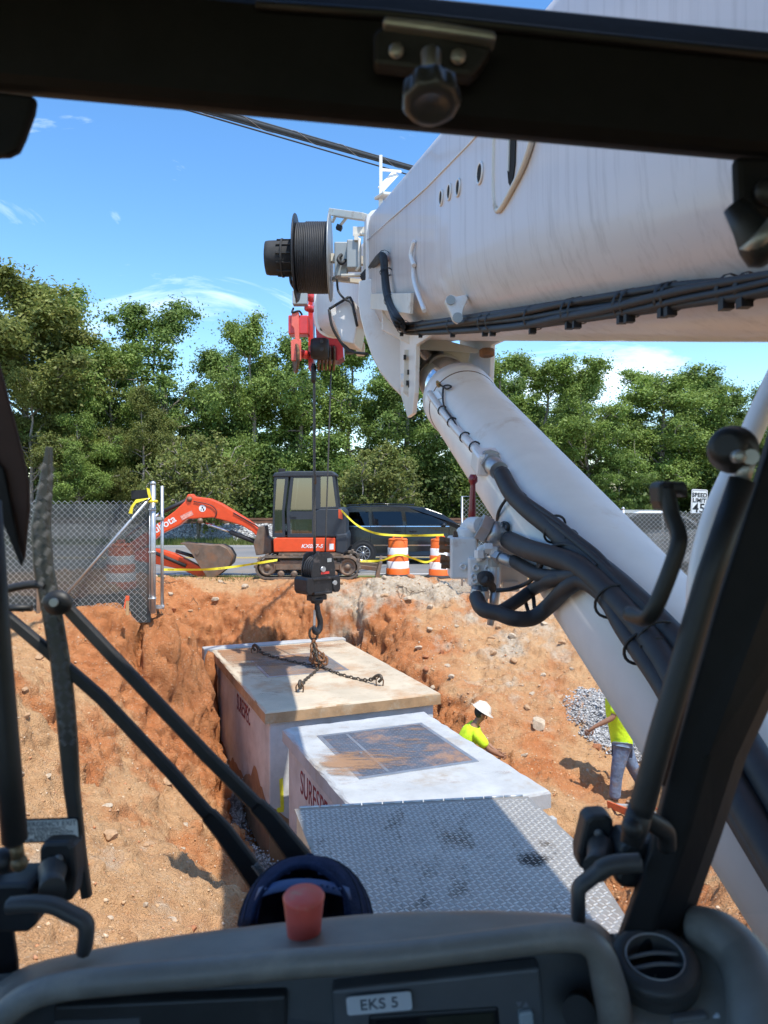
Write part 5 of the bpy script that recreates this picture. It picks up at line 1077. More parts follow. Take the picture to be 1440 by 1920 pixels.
mb = MB(); mb.lathe([(.045, -.27), (.045, .27)], (CX(5.15), 5.15, CZ(5.15) - .66), (1, 0, 0), 16); part('ram_pin', mb, M_CWH, boom)
mb = MB(); mb.lathe([(.045, 0), (.045, .03), (.03, .035)], W(913, 657, 4.4), (0, -.2, -1), 14); part('grease_cover', mb, M_RUSTY, boom)
# cable reel with motor
rc = W(587, 484, 5.85)
def reel_at(u): return Vector((W(u, 484, 5.85).x, 5.85, rc.z))
for u in (556, 619):
    mb = MB(); mb.lathe([(.325, -.006), (.33, 0), (.325, .006)], reel_at(u), (1, 0, 0), 36); part('reel_flange', mb, M_DARKM if u < 580 else M_BOX, boom)
L_ = reel_at(616) - reel_at(559); nw = 17
for k_ in range(nw):
    mb = MB(); mb.torus(reel_at(560.5) + L_ * ((k_ + .0) / nw), .262 if k_ > 4 else .255, .0085, (1, 0, 0), 32, 6); part('reel_cable', mb, M_HOSE, boom)
mb = MB(); mb.lathe([(.25, 0), (.25, L_.length)], reel_at(559), (1, 0, 0), 28); part('reel_drum', mb, M_HOSE, boom)
mc = reel_at(498); mb = MB(); mb.lathe([(.10, 0), (.125, .005), (.13, .03), (.135, .21)], mc, (1, 0, 0), 20); part('reel_motor', mb, M_RUBB, boom)
for k_ in range(12):
    a = 2 * math.pi * k_ / 12; mb = MB(); mb.box(mc + Vector((.15, math.cos(a) * .137, math.sin(a) * .137)), (.11, .012, .012), Euler((a, 0, 0)).to_matrix()); part('motor_rib', mb, M_RUBB, boom)
mb = MB(); mb.lathe([(.146, 0), (.146, .015)], mc + Vector((.125, 0, 0)), (1, 0, 0), 20); part('motor_ring', mb, M_RUBB, boom)
mb = MB(); mb.bar(reel_at(619), reel_at(700) + Vector((0, .1, 0)), .06, .06); mb.bar(reel_at(624) + Vector((0, 0, -.16)), reel_at(690) + Vector((0, .1, -.16)), .04, .03); part('reel_axle', mb, M_CREAM, boom)
# junction boxes on the bracket
mb = MB(); mb.box(W(640, 490, 5.75), (.10, .12, .26)); part('junction_box', mb, M_BOX, boom, .008)
mb = MB(); mb.box(W(664, 480, 5.66), (.105, .12, .21)); part('junction_box', mb, M_BOX, boom, .008)
mb = MB(); mb.tube(smooth_path([W(640, 478, 5.68), W(634, 486, 5.62), W(640, 494, 5.62), W(648, 488, 5.66)]), .014, 6); part('plug_cable', mb, M_HOSE, boom)
mb = MB(); P_ = [W(676, 438, 5.6), W(685, 440, 5.58), W(684, 505, 5.58), W(676, 516, 5.58), W(640, 517, 5.6)]; mb.tube(P_, .014, 6); mb.tube([W(667, 446, 5.6), W(674, 448, 5.58), W(674, 500, 5.58), W(668, 508, 5.58)], .012, 6); part('guard_rail', mb, M_CREAM, boom)
mb = MB(); mb.box(W(678, 434, 5.62), (.13, .012, .07)); mb.box(W(668, 446, 5.6), (.03, .05, .05)); part('mount_plate', mb, M_CREAM, boom, .002)
mb = MB(); mb.bar(W(625, 399, 5.9), W(688, 408, 5.6), .10, .05); mb.bar(W(632, 398, 5.9), W(623, 417, 5.95), .02, .02); mb.bar(W(650, 408, 5.8), W(637, 424, 5.85), .018, .018); part('lamp_bracket', mb, M_CREAM, boom, .003)
mb = MB(); mb.box(W(636, 427, 5.85), (.045, .05, .035), Euler((0, R(25), 0)).to_matrix()); part('sensor_box', mb, M_BLACK, boom, .004)
mb = MB(); mb.tube(smooth_path([W(632, 522, 5.7), W(634, 545, 5.7), W(645, 560, 5.65), W(658, 568, 5.6), W(666, 590, 5.55)]), .009, 5); mb.tube(smooth_path([W(544, 510, 5.85), W(546, 530, 5.85), W(554, 545, 6.0), W(556, 566, 7)]), .012, 5); part('loose_cable', mb, M_HOSE, boom)
mb = MB(); mb.prism([W(u, v, 5.72) for u, v in ((616, 577), (658, 557), (672, 600), (664, 645), (640, 640))], (.05, .3, 0)); part('side_panel', mb, M_CWH, boom, .01)
mb = MB(); mb.tube(smooth_path([W(617, 580, 5.68), W(640, 566, 5.68), W(657, 558, 5.68), W(664, 585, 5.66), W(670, 612, 5.66)], 3), .011, 5); mb.tube(smooth_path([W(617, 580, 5.68), W(622, 610, 5.68), W(635, 635, 5.7), W(655, 658, 5.7), W(690, 664, 5.6)], 3), .011, 5); part('loose_cable', mb, M_HOSE, boom)
for v in (590, 617, 640, 655):
    mb = MB(); mb.lathe([(.03, 0), (.03, .02)], Vector((CX(11.85) - .32, 11.85, EYE + (HY - v) / F * 11.85)), (0, -1, 0), 8); part('bolt', mb, M_DARKM, boom)
# boom head: cheeks, sheaves, red jib sheave bracket
hd = 14.1
mb = MB(); mb.prism([W(u, v, hd) for u, v in ((578, 545), (586, 545), (588, 690), (578, 690))], (0, .4, 0)); part('head_cheek', mb, M_REDP, boom)
mb = MB(); mb.prism([W(u, v, hd) for u, v in ((590, 590), (640, 600), (644, 668), (634, 676), (596, 672))], (0, .5, 0)); part('head_frame', mb, M_DRED, boom)
for k_, u in enumerate((597, 604, 611, 618, 626)):
    mb = MB(); c = W(u, 672, hd - .05); mb.torus(c, .21, .022, (1, .12, 0), 22, 6); mb.lathe([(.2, -.012), (.2, .012)], c, (1, .12, 0), 18); part('head_sheave', mb, M_RUSTY, boom)
mb = MB(); mb.lathe([(.17, -.16), (.20, -.1), (.20, .1), (.17, .16)], W(600, 654, hd - .35), (1, 0, 0), 14); part('camera_pod', mb, M_BLACK, boom)
mb = MB(); mb.box(W(561, 612, hd - .4), (.36, .3, .34)); part('winch_bracket', mb, M_REDP, boom, .02)
mb = MB(); mb.prism([W(u, v, hd - .6) for u, v in ((547, 585), (560, 585), (561, 640), (553, 636), (551, 615), (546, 610))], (0, .1, 0)); mb.prism([W(u, v, hd - .6) for u, v in ((545, 640), (549, 636), (564, 636), (564, 675), (546, 676))], (0, .1, 0)); part('jib_arm', mb, mat('faded_red', (.78, .16, .12), .5, var=.12), boom, .01)
c = W(555, 672, hd - .55); mb = MB(); mb.torus(c, .24, .026, (1, .3, 0), 22, 6); mb.lathe([(.23, -.012), (.23, .012)], c, (1, .3, 0), 18); part('jib_sheave', mb, M_RUSTY, boom)
mb = MB(); mb.box(W(563, 560, hd - .5), (.26, .2, .24)); part('control_box', mb, M_BOX, boom, .01)
for u, v, r_ in ((586, 558, .09), (585, 580, .07), (576, 666, .08)):
    mb = MB(); mb.lathe([(r_, 0), (r_, .15), (r_ * .5, .17)], W(u, v, hd - .2), (-.6, -1, 0), 10); part('pin', mb, M_REDP, boom)
mb = MB(); mb.tube(smooth_path([W(550, 578, hd - .5), W(548, 586, hd - .6), W(560, 583, hd - .6), W(566, 590, hd - .5)]), .02, 5); part('loose_cable', mb, M_HOSE, boom)
for u, v, r_ in ((664, 640, .05), (676, 655, .045), (655, 652, .05)):
    mb = MB(); mb.box(W(u, v, 6.2), (.07, .1, .10)); part('valve_block', mb, M_DARKM if u != 676 else M_CREAM, boom, .01)

# ------------------------------------------------------------------ lift cylinder
PT, PB = W(850, 735, 4.7), W(1117, 1069, 2.66); CA = (PB - PT).normalized(); RC = .208
lc = thing('lift_cylinder', 'thick white hydraulic lift cylinder slanting down from the boom past the cab', 'hydraulic cylinder', PT + CA * 2)
mb = MB(); mb.lathe([(.165, .12), (RC - .02, .125), (RC + .012, .14), (RC + .012, .24), (RC, .255), (RC, 4.6)], PT, CA, 48); part('barrel', mb, M_CWH, lc)
mb = MB(); mb.lathe([(.163, -.75), (.163, .14)], PT, CA, 36); part('chrome_ram', mb, M_CHROME, lc)
mb = MB(); mb.lathe([(RC + .003, .29), (RC + .003, .298)], PT, CA, 48); part('gland_seam', mb, M_RUSTY, lc)
mb = MB(); mb.box(PT - CA * .75, (.2, .22, .3), CA.to_track_quat('Z', 'Y').to_matrix()); part('ram_head', mb, M_CWH, lc, .03)
E0 = Vector((0, 0, EYE))
def cyl(u, v, off=.0):
    """the point of the cylinder's near surface seen at u, v, lifted towards the eye; beyond the outline, the nearest edge"""
    d = (W(u, v, 1) - E0).normalized(); w = E0 - PT; a = d - CA * d.dot(CA); b = w - CA * w.dot(CA)
    A_, B_, C_ = a.dot(a), 2 * a.dot(b), b.dot(b) - RC * RC; D_ = B_ * B_ - 4 * A_ * C_
    t = (-B_ - math.sqrt(max(D_, 0))) / (2 * A_); return E0 + d * (t - off)
# pipe along the barrel with thin wire tied to it
mb = MB(); mb.prism([cyl(u, v, .03) for u, v in ((800, 735), (822, 732), (830, 745), (815, 752), (800, 750))], (0, .06, 0)); part('end_bracket', mb, M_CWH, lc, .004)
mb = MB(); mb.tube(smooth_path([cyl(806, 738, .03), cyl(830, 772, .03), cyl(868, 818, .03), cyl(905, 855, .03), cyl(925, 872, .03)]), [.021] * 21, 10); part('oil_pipe', mb, M_CWH, lc)
mb = MB(); mb.tube(smooth_path([cyl(826, 722, .02), cyl(838, 729, .05), cyl(846, 725, .05), cyl(838, 722, .05), cyl(831, 728, .04), cyl(832, 760, .05), cyl(848, 785, .05), cyl(857, 800, .05), cyl(870, 825, .05), cyl(895, 840, .05)], 5), .0055, 5); part('sensor_wire', mb, M_HOSE, lc)
for u, v in ((830, 770), (848, 792), (872, 820), (890, 838)):
    mb = MB(); mb.torus(cyl(u, v, .03), .026, .004, CA, 12, 4); part('cable_tie', mb, M_BLACK, lc)
mb = MB(); mb.lathe([(.014, 0), (.014, .035), (.009, .04), (.009, .06)], cyl(824, 724, -.01), (-.3, -1, .3), 8); part('brass_fitting', mb, mat('brass', (.45, .30, .12), .4, .8), lc)
mb = MB(); a = cyl(921, 868, .03); b = cyl(945, 892, .05); q = (b - a).normalized(); mb.lathe([(.048, 0), (.048, .03)], a - q * .01, q, 6, False); mb.lathe([(.036, .03), (.04, .05), (.04, .13)], a - q * .01, q, 14); mb.lathe([(.05, -.03), (.055, 0)], a - q * .01, q, 12); part('hose_fitting', mb, M_STEELE, lc)
mb = MB(); mb.box(cyl(918, 866, -.01), (.14, .10, .12), CA.to_track_quat('Z', 'Y').to_matrix()); part('port_block', mb, M_CWH, lc, .015)
def hose(pts, r, n=12, nm='hydraulic_hose', m_=None, k=5):
    mb = MB(); P_ = smooth_path([cyl(*p) for p in pts], k); mb.tube(P_, r, n); part(nm, mb, m_ or M_HOSE, lc); return P_
hose([(940, 888, .05), (960, 925, .06), (990, 955, .06), (1035, 990, .06), (1062, 1016, .06), (1100, 1045, .05), (1150, 1085, .05), (1200, 1130, .05), (1250, 1180, .05), (1290, 1225, .05), (1330, 1290, .05), (1370, 1350, .05), (1480, 1530, .05), (1640, 1790, .05)], .035)
hose([(945, 1008, .12), (985, 1028, .12), (1030, 1042, .12), (1075, 1058, .10), (1110, 1082, .08), (1150, 1120, .07), (1195, 1170, .07), (1235, 1225, .07), (1265, 1275, .07), (1300, 1340, .07), (1340, 1420, .07), (1440, 1590, .07), (1600, 1850, .07)], .036)
hose([(893, 1120, .20), (905, 1142, .22), (935, 1150, .22), (965, 1160, .20), (1000, 1158, .16), (1030, 1135, .12), (1060, 1105, .09), (1090, 1090, .08), (1120, 1105, .07), (1145, 1135, .07), (1170, 1180, .07), (1205, 1230, .08), (1245, 1290, .08), (1290, 1370, .08), (1390, 1540, .08), (1550, 1800, .08)], .026)
hose([(963, 1052, .14), (985, 1065, .14), (1010, 1078, .13), (1035, 1082, .11), (1065, 1082, .10), (1090, 1075, .09)], .024)
hose([(900, 1135, .18), (930, 1148, .20), (965, 1130, .18), (1000, 1105, .16), (1030, 1090, .13), (1060, 1084, .10)], .022)
hose([(958, 962, .05), (970, 985, .06), (975, 930, .06), (990, 940, .08), (1040, 975, .10), (1080, 1008, .10), (1120, 1040, .09), (1160, 1085, .08), (1210, 1130, .08), (1270, 1190, .07), (1330, 1270, .07)][2:], .013, 8, 'control_cable')
hose([(992, 948, .09), (1042, 985, .11), (1085, 1020, .11), (1120, 1050, .10), (1165, 1095, .09), (1215, 1140, .09), (1275, 1205, .08)], .011, 8, 'control_cable')
hose([(1015, 1078, .1), (1010, 1055, .12), (1030, 1030, .13), (1055, 1020, .11), (1085, 1030, .10), (1120, 1062, .10)], .008, 6, 'control_cable')
hose([(932, 985, .04), (935, 960, .05), (950, 935, .07), (968, 921, .06), (985, 930, .05)], .007, 6, 'control_cable'); hose([(937, 992, .05), (938, 985, .06), (946, 980, .06), (953, 985, .05), (952, 995, .05)], .007, 6, 'control_cable')
hose([(930, 1107, .16), (955, 1105, .15), (985, 1095, .14), (1005, 1078, .13), (1020, 1050, .13), (1045, 1025, .12)], .008, 6, 'control_cable'); hose([(990, 1145, .1), (985, 1120, .12), (995, 1095, .12), (1000, 1120, .12), (1002, 1140, .1)], .007, 6, 'control_cable')
for u, v, r_ in ((1040, 985, .052), (1063, 1012, .052), (1085, 1060, .058), (1090, 1075, .06), (1150, 1128, .075), (1235, 1200, .08), (1040, 1000, .05), (1205, 1215, .07)):
    mb = MB(); mb.torus(cyl(u, v, .045), r_ * .72, .0045, CA, 20, 5); mb.box(cyl(u, v, .10), (.018, .016, .016)); part('cable_tie', mb, M_BLACK, lc)
# valve manifold
M_MANI = mat('manifold_grey_white', (.66, .66, .65), .45, var=.06, dirt=(.4, .25, .15), dscale=5, damt=.12)
md = 2.95
def Mx(u, v, d=md): return W(u, v, d)
def mbox(nm, u0, v0, u1, v1, d0, dep, m_, bev=.008):
    a, b = Mx(u0, v0, d0), Mx(u1, v1, d0); mb = MB(); mb.box(((a.x + b.x) / 2, d0 + dep / 2, (a.z + b.z) / 2), (abs(b.x - a.x), dep, abs(b.z - a.z))); return part(nm, mb, m_, lc, bev)
mbox('manifold_block', 845, 1008, 895, 1086, md, .16, M_MANI); mbox('manifold_block', 879, 1046, 921, 1100, md - .05, .15, M_MANI); mbox('mount_bracket', 930, 992, 990, 1096, md + .06, .04, M_MANI); mbox('mount_bracket', 942, 1090, 975, 1110, md + .04, .05, M_MANI)
mb = MB(); mb.lathe([(.042, 0), (.042, .06), (.034, .07)], Mx(876, 1022, md + .05), (0, 0, 1), 16); part('flange', mb, M_MANI, lc)
mb = MB(); P_ = smooth_path([Mx(876, 1008, md + .05), Mx(876, 995, md + .05), Mx(884, 985, md + .04), Mx(900, 985, md + .0)]); mb.tube(P_, .033, 12); part('elbow_pipe', mb, M_MANI, lc)
a, b = Mx(898, 986, md), cyl(950, 1012, .12); q = (b - a).normalized(); mb = MB(); mb.lathe([(.056, 0), (.056, .04)], a, q, 6, False); mb.lathe([(.044, .04), (.050, .06), (.05, .09), (.045, .095), (.045, .18)], a, q, 18); part('hose_fitting', mb, M_STEELE, lc)
for u, v in ((836, 1016), (836, 1030), (838, 1050), (840, 1060), (862, 1006), (888, 1010)):
    mb = MB(); mb.lathe([(.016, 0), (.016, .025), (.02, .027), (.02, .045)], Mx(u + 9, v, md + .05), (-1, 0, .1), 6, False); part('bolt', mb, M_RUSTY, lc)
for u, v in ((868, 1062), (892, 1064), (914, 1066), (888, 1081), (890, 1088)):
    mb = MB(); mb.lathe([(.014, 0), (.014, .012), (.008, .013), (.007, .006), (.001, .006)], Mx(u, v, md if u < 880 else md - .05), (0, -1, 0), 12); part('port_plug', mb, M_MANI, lc)
mb = MB(); mb.lathe([(.026, 0), (.03, .03), (.03, .05), (.02, .06)], Mx(906, 1083, md - .05), (.15, -1, 0), 14); part('solenoid', mb, M_RUBB, lc)
mb = MB(); mb.tube(smooth_path([Mx(908, 1086, md - .12), Mx(918, 1094, md - .1), Mx(926, 1106, md - .05)]), .016, 8); part('solenoid_plug', mb, M_RUBB, lc)
for pts, r_ in ([[(900, 1052), (900, 1030), (915, 1028), (926, 1036)], .013], [[(926, 1036), (926, 1060), (925, 1085), (922, 1105)], .015], [[(934, 1050), (934, 1085), (930, 1110)], .011]):
    mb = MB(); mb.tube(smooth_path([Mx(u, v, md - .06) for u, v in pts], 4), r_, 10); part('rigid_pipe', mb, M_MANI, lc)
for u, v, ax in ((900, 1046, (0, 0, 1)), (908, 1028, (1, 0, 0)), (926, 1040, (0, 0, 1)), (926, 1062, (0, 0, 1)), (893, 1105, (-.2, 0, -1)), (907, 1108, (.1, 0, -1))):
    mb = MB(); mb.lathe([(.022, 0), (.022, .03)], Mx(u, v, md - .06), ax, 6, False); part('pipe_nut', mb, M_STEELE if v > 1050 else M_MANI, lc)
a, b = Mx(928, 1042, md - .06), cyl(966, 1056, .14); q = (b - a).normalized(); mb = MB(); mb.lathe([(.026, 0), (.026, .03)], a, q, 6, False); mb.lathe([(.019, .03), (.022, .04), (.022, .10)], a, q, 14); part('hose_fitting', mb, M_STEELE, lc)
mb = MB(); mb.tube([Mx(894, 1100, md - .04), Mx(893, 1125, md - .06), cyl(896, 1132, .2)], .022, 10); mb.tube([Mx(907, 1100, md - .04), Mx(905, 1130, md - .05), cyl(903, 1138, .18)], .02, 10); part('hose_fitting', mb, M_STEELE, lc)
mb = MB(); mb.tube([Mx(930, 1100, md - .05), Mx(926, 1130, md - .05), Mx(919, 1172, md - .05)], [.020, .018, .013], 10); part('drain_tube', mb, M_STEELE, lc)
mb = MB(); mb.lathe([(.016, 0), (.015, .1), (.011, .2), (.011, .205), (.019, .215), (.019, .232), (.012, .245)], Mx(884, 1000, 3.15), (.03, 0, 1), 12); part('red_lever', mb, M_DRED, lc)
mb = MB(); mb.lathe([(.024, -.02), (.026, .03), (.02, .04)], Mx(884, 996, 3.15), (0, 0, 1), 10); part('lever_boot', mb, M_RUBB, lc)

# ------------------------------------------------------------------ hook block, ropes, chains
M_HBLK = mat('hook_block_black', (.022, .022, .025), .42, .3, var=.25, scale=8, dirt=(.12, .1, .09), dscale=7, damt=.2)
hx, hy = W(594, 1075, 14.2).x, 14.2
def Hk(u, v, y=hy): p = W(u, v, hy); return Vector((p.x, y, p.z))
hb = thing('hook_block', 'black crane hook block hanging over the buff vault lid', 'hook block', Hk(594, 1185))
for y in (hy - .17, hy + .14):
    mb = MB(); mb.prism([Hk(u, v, y) for u, v in ((575, 1040), (582, 1035), (610, 1035), (620, 1042), (625, 1065), (625, 1082), (622, 1100), (615, 1113), (576, 1113), (570, 1100), (570, 1065))], (0, .03, 0)); part('cheek_plate', mb, M_HBLK, hb, .008)
for k_ in range(4):
    mb = MB(); c = Hk(595, 1066, hy - .1 + k_ * .065) + Vector((0, 0, 0)); mb.torus(c, .235, .02, (.0, 1, 0), 24, 6); mb.lathe([(.22, -.012), (.22, .012)], c, (0, 1, 0), 20); part('sheave', mb, M_DARKM, hb)
for u0, u1 in ((556, 572), (618, 635)):
    mb = MB(); mb.prism([Hk(u, v, hy - .2) for u, v in ((u0, 1084), (u0 + 3, 1080), (u1 - 2, 1080), (u1, 1086), (u1, 1106), (u1 - 4, 1111), (u0 + 4, 1111), (u0, 1104))], (0, .4, 0)); part('cheek_weight', mb, M_HBLK, hb, .015)
mb = MB(); mb.box(Hk(595, 1083, hy), (.5, .42, .05)); mb.box(Hk(595, 1110, hy), (.42, .4, .05)); part('trunnion', mb, M_HBLK, hb, .01)
mb = MB(); mb.box(Hk(600, 1073, hy - .178), (.19, .006, .045)); part('red_stripe', mb, M_REDP, hb)
mb = MB(); mb.box(Hk(610, 1050, hy - .178), (.10, .004, .07)); part('data_plate', mb, M_BOX, hb)
mb = MB(); mb.lathe([(.045, -.205), (.045, .205)], Hk(622, 1093, hy), (0, 1, 0), 14); mb.lathe([(.05, -.2), (.05, .2)], Hk(595, 1066, hy), (0, 1, 0), 12); part('pin', mb, M_STEELE, hb)
mb = MB(); mb.lathe([(.10, 0), (.12, .04), (.12, .10), (.07, .12)], Hk(594, 1131), (0, 0, 1), 18); mb.box(Hk(594, 1120), (.36, .16, .1)); part('swivel', mb, M_HBLK, hb, .01)
mb = MB(); hkp = smooth_path([Hk(595, 1128), Hk(595, 1140), Hk(598, 1152), Hk(602, 1165), Hk(601, 1178), Hk(595, 1185), Hk(589, 1181), Hk(587, 1172)], 4); mb.tube(hkp, [.05, .05, .05, .05] + [.055] * 12 + [.06] * 8 + list(np.linspace(.055, .02, 5)), 12); part('hook', mb, M_HBLK, hb)
mb = MB(); mb.bar(Hk(589, 1143), Hk(588, 1172), .05, .012, (0, 1, 0)); part('safety_latch', mb, M_STEELE, hb)
hb.rotation_euler = (0, 0, R(42))
# wire ropes
rp = thing('hoist_rope', 'thin steel hoist ropes from the boom head down to the hook block', 'wire rope', Hk(590, 1045))
for (u0, v0, u1, v1, dy) in ((588, 686, 589, 1045, -.06), (590, 686, 591, 1045, .0), (621, 686, 609, 1048, .05)):
    mb = MB(); a, b = W(u0, v0, hd), Hk(u1, v1, hy + dy); mb.tube([a.lerp(b, t) for t in np.linspace(0, 1, 8)], .016, 6); part('rope', mb, M_ROPE, rp)
mb = MB(); mb.lathe([(.03, -.18), (.05, -.12), (.05, .12), (.03, .18)], W(588, 700, hd), (0, 0, 1), 10); part('rope_socket', mb, M_HBLK, rp)
mb = MB(); mb.lathe([(.028, -.08), (.03, 0), (.02, .1)], Hk(591, 900, hy - .05), (0, 0, 1), 8); part('rope_socket', mb, M_RUSTY, rp)
# chain sling
M_CHAIN = mat('chain_steel', (.10, .08, .06), .6, .6, var=.4, scale=15); M_CHRUST = mat('chain_rust', (.26, .12, .055), .8, .3, var=.4, scale=15)
cs = thing('chain_sling', 'rusty lifting chain sling lying slack on the buff vault lid', 'chain sling', (hx, hy, V1Z))
def chain_pts(pts, step):
    P_ = smooth_path(pts, 14); out = [P_[0]]; acc = 0
    for i in range(1, len(P_)):
        acc += (P_[i] - P_[i - 1]).length
        if acc >= step: out.append(P_[i]); acc = 0
    return out
def chain(pts, pitch, wr, m_, nm='chain_link'):
    C_ = chain_pts(pts, pitch)
    for i in range(len(C_) - 1):
        t_ = (C_[i + 1] - C_[i]); c = (C_[i] + C_[i + 1]) / 2; z = t_.normalized(); s_ = z.cross(Vector((0, 0, 1)));
        if s_.length < .1: s_ = Vector((1, 0, 0))
        s_.normalize(); n_ = s_ if i % 2 else z.cross(s_)
        mb = MB(); m3 = Matrix((z, n_.cross(z).normalized(), n_)).transposed(); vs = []; N_ = 10
        for a_ in range(N_):
            al = 2 * math.pi * a_ / N_; ca = Vector((math.cos(al) * pitch * .62, math.sin(al) * pitch * .34, 0)); cd = Vector((math.cos(al), math.sin(al), 0))
            for b_ in range(5):
                be = 2 * math.pi * b_ / 5; vs.append(c + m3 @ (ca + cd * wr * math.cos(be) + Vector((0, 0, wr * math.sin(be)))))
        mb.add(vs, [(a_ * 5 + b_, ((a_ + 1) % N_) * 5 + b_, ((a_ + 1) % N_) * 5 + (b_ + 1) % 5, a_ * 5 + (b_ + 1) % 5) for a_ in range(N_) for b_ in range(5)], True); part(nm, mb, m_, cs)
mb = MB(); mb.torus(Hk(588, 1188), .125, .024, (0, 1, .2), 20, 8, .62); q_ = [Vector((p.x, p.y, p.z)) for p in mb.v]; zc = Hk(588, 1188).z; xc = Hk(588, 1188).x
mb.v = [Vector((xc + (p.x - xc), p.y, zc + (p.z - zc) * 1.0)) for p in q_]; part('master_link', mb, M_CHAIN, cs)
jn = Vector((hx + .04, hy + .1, V1Z + .05))
for dx_, dy_, m_ in ((-.06, .0, M_CHRUST), (.03, -.06, M_CHAIN), (.08, .05, M_CHRUST), (-.02, .07, M_CHAIN)):
    chain([Hk(588, 1198), Hk(588, 1215) + Vector((dx_ * .6, dy_ * .6, 0)), Hk(592, 1235) + Vector((dx_ * 1.5, dy_ * 1.5, 0)), jn + Vector((dx_ * 1.6, dy_ * 1.6, .02))], .078, .016, m_)
for dx_, dz_ in ((-.12, .16), (-.04, .12), (.06, .17), (.12, .10), (.0, .05)):
    mb = MB(); c = jn + Vector((dx_, -.05, dz_)); mb.tube(smooth_path([c + Vector((0, 0, .08)), c + Vector((.03, 0, .03)), c + Vector((.02, -.02, -.06)), c + Vector((-.05, -.02, -.05)), c + Vector((-.05, 0, .0))]), .024, 7); part('grab_hook', mb, M_CHRUST, cs)
zz = V1Z + .022
for an, mids in ((ANCH[0], [(545, 1240)]), (ANCH[1], [(590, 1260), (572, 1275)]), (ANCH[2], [(640, 1265), (680, 1275)])):
    pts = [jn + Vector((0, 0, .0))]
    for u, v in mids: k_ = (EYE - zz) * F / (v - HY); p = W(u, v, k_); p.z = zz; pts.append(p)
    e = Vector(an); e.z = zz + .10; d_ = (pts[-1] - e).normalized(); pts += [Vector((e.x + d_.x * .3, e.y + d_.y * .3, zz + .03)), e + d_ * .10]
    chain(pts, .075, .014, M_CHAIN)
    mb = MB(); mb.tube(smooth_path([e + d_ * .2 + Vector((0, 0, .0)), e + d_ * .1 + Vector((0, 0, .05)), e + Vector((0, 0, .06)), e - d_ * .05 + Vector((0, 0, .0)), e + d_ * .02 + Vector((0, 0, -.05))]), .026, 8); part('sling_hook', mb, M_CHAIN, cs)

# ------------------------------------------------------------------ deck box of the carrier in front of the cab
def tread_plate():
    m = bpy.data.materials.new('chequer_steel'); m.use_nodes = True; N, L = m.node_tree.nodes, m.node_tree.links; b = N['Principled BSDF']; b.inputs['Metallic'].default_value = .85
    t = N.new('ShaderNodeTexCoord'); n = N.new('ShaderNodeTexNoise'); n.inputs['Scale'].default_value = 2.2; n.inputs['Detail'].default_value = 8; n.inputs['Roughness'].default_value = .7; L.new(t.outputs['Object'], n.inputs['Vector'])
    r = N.new('ShaderNodeValToRGB'); r.color_ramp.elements[0].position = .3; r.color_ramp.elements[1].position = .72; r.color_ramp.elements[0].color = (.40, .365, .32, 1); r.color_ramp.elements[1].color = (.29, .26, .225, 1); L.new(n.outputs['Fac'], r.inputs['Fac'])
    n2 = N.new('ShaderNodeTexNoise'); n2.inputs['Scale'].default_value = 1.5; n2.inputs['Detail'].default_value = 10; n2.inputs['Roughness'].default_value = .75; mp2 = N.new('ShaderNodeMapping'); mp2.inputs['Location'].default_value = (3.1, 1.7, .4); L.new(t.outputs['Object'], mp2.inputs['Vector']); L.new(mp2.outputs['Vector'], n2.inputs['Vector'])
    r2 = N.new('ShaderNodeValToRGB'); r2.color_ramp.elements[0].position = .56; r2.color_ramp.elements[1].position = .76; L.new(n2.outputs['Fac'], r2.inputs['Fac'])
    mi = N.new('ShaderNodeMix'); mi.data_type = 'RGBA'; L.new(r2.outputs['Color'], mi.inputs['Factor']); L.new(r.outputs['Color'], mi.inputs['A']); mi.inputs['B'].default_value = (.20, .135, .09, 1); L.new(mi.outputs['Result'], b.inputs['Base Color'])
    mr = N.new('ShaderNodeMapRange'); mr.inputs['To Min'].default_value = .34; mr.inputs['To Max'].default_value = .62; L.new(n2.outputs['Fac'], mr.inputs['Value']); L.new(mr.outputs['Result'], b.inputs['Roughness'])
    mm = N.new('ShaderNodeMapRange'); mm.inputs['To Min'].default_value = .45; mm.inputs['To Max'].default_value = .1; L.new(r2.outputs['Color'], mm.inputs['Value']); L.new(mm.outputs['Result'], b.inputs['Metallic']); return m
M_TREAD = tread_plate()
DZ = EYE - 1.55
dk = thing('deck_box', 'hinged chequer plate deck cover of the crane carrier before the cab', 'deck plate', (.2, 3, DZ - .9))
A0, A1, A2, A3, A4 = [Vector((x, y, DZ)) for x, y in ((-.44, 3.72), (.737, 3.875), (.865, 3.335), (.91, 2.15), (.0, 2.15))]
mb = MB(); mb.prism([p - Vector((0, 0, .006)) for p in (A0, A1, A2, A3, A4)], (0, 0, .006)); part('cover_plate', mb, M_TREAD, dk)
def inpoly(p, poly):
    s_ = 0
    for i in range(len(poly)):
        a, b = poly[i], poly[(i + 1) % len(poly)]
        if (b - a).cross(p - a).z > -.015 * (b - a).length: return False
    return True
lx = (A1 - A0).normalized(); ly = Vector((-lx.y, lx.x, 0)); poly = [A0, A1, A2, A3, A4]; mb = MB(); pitch = .0245
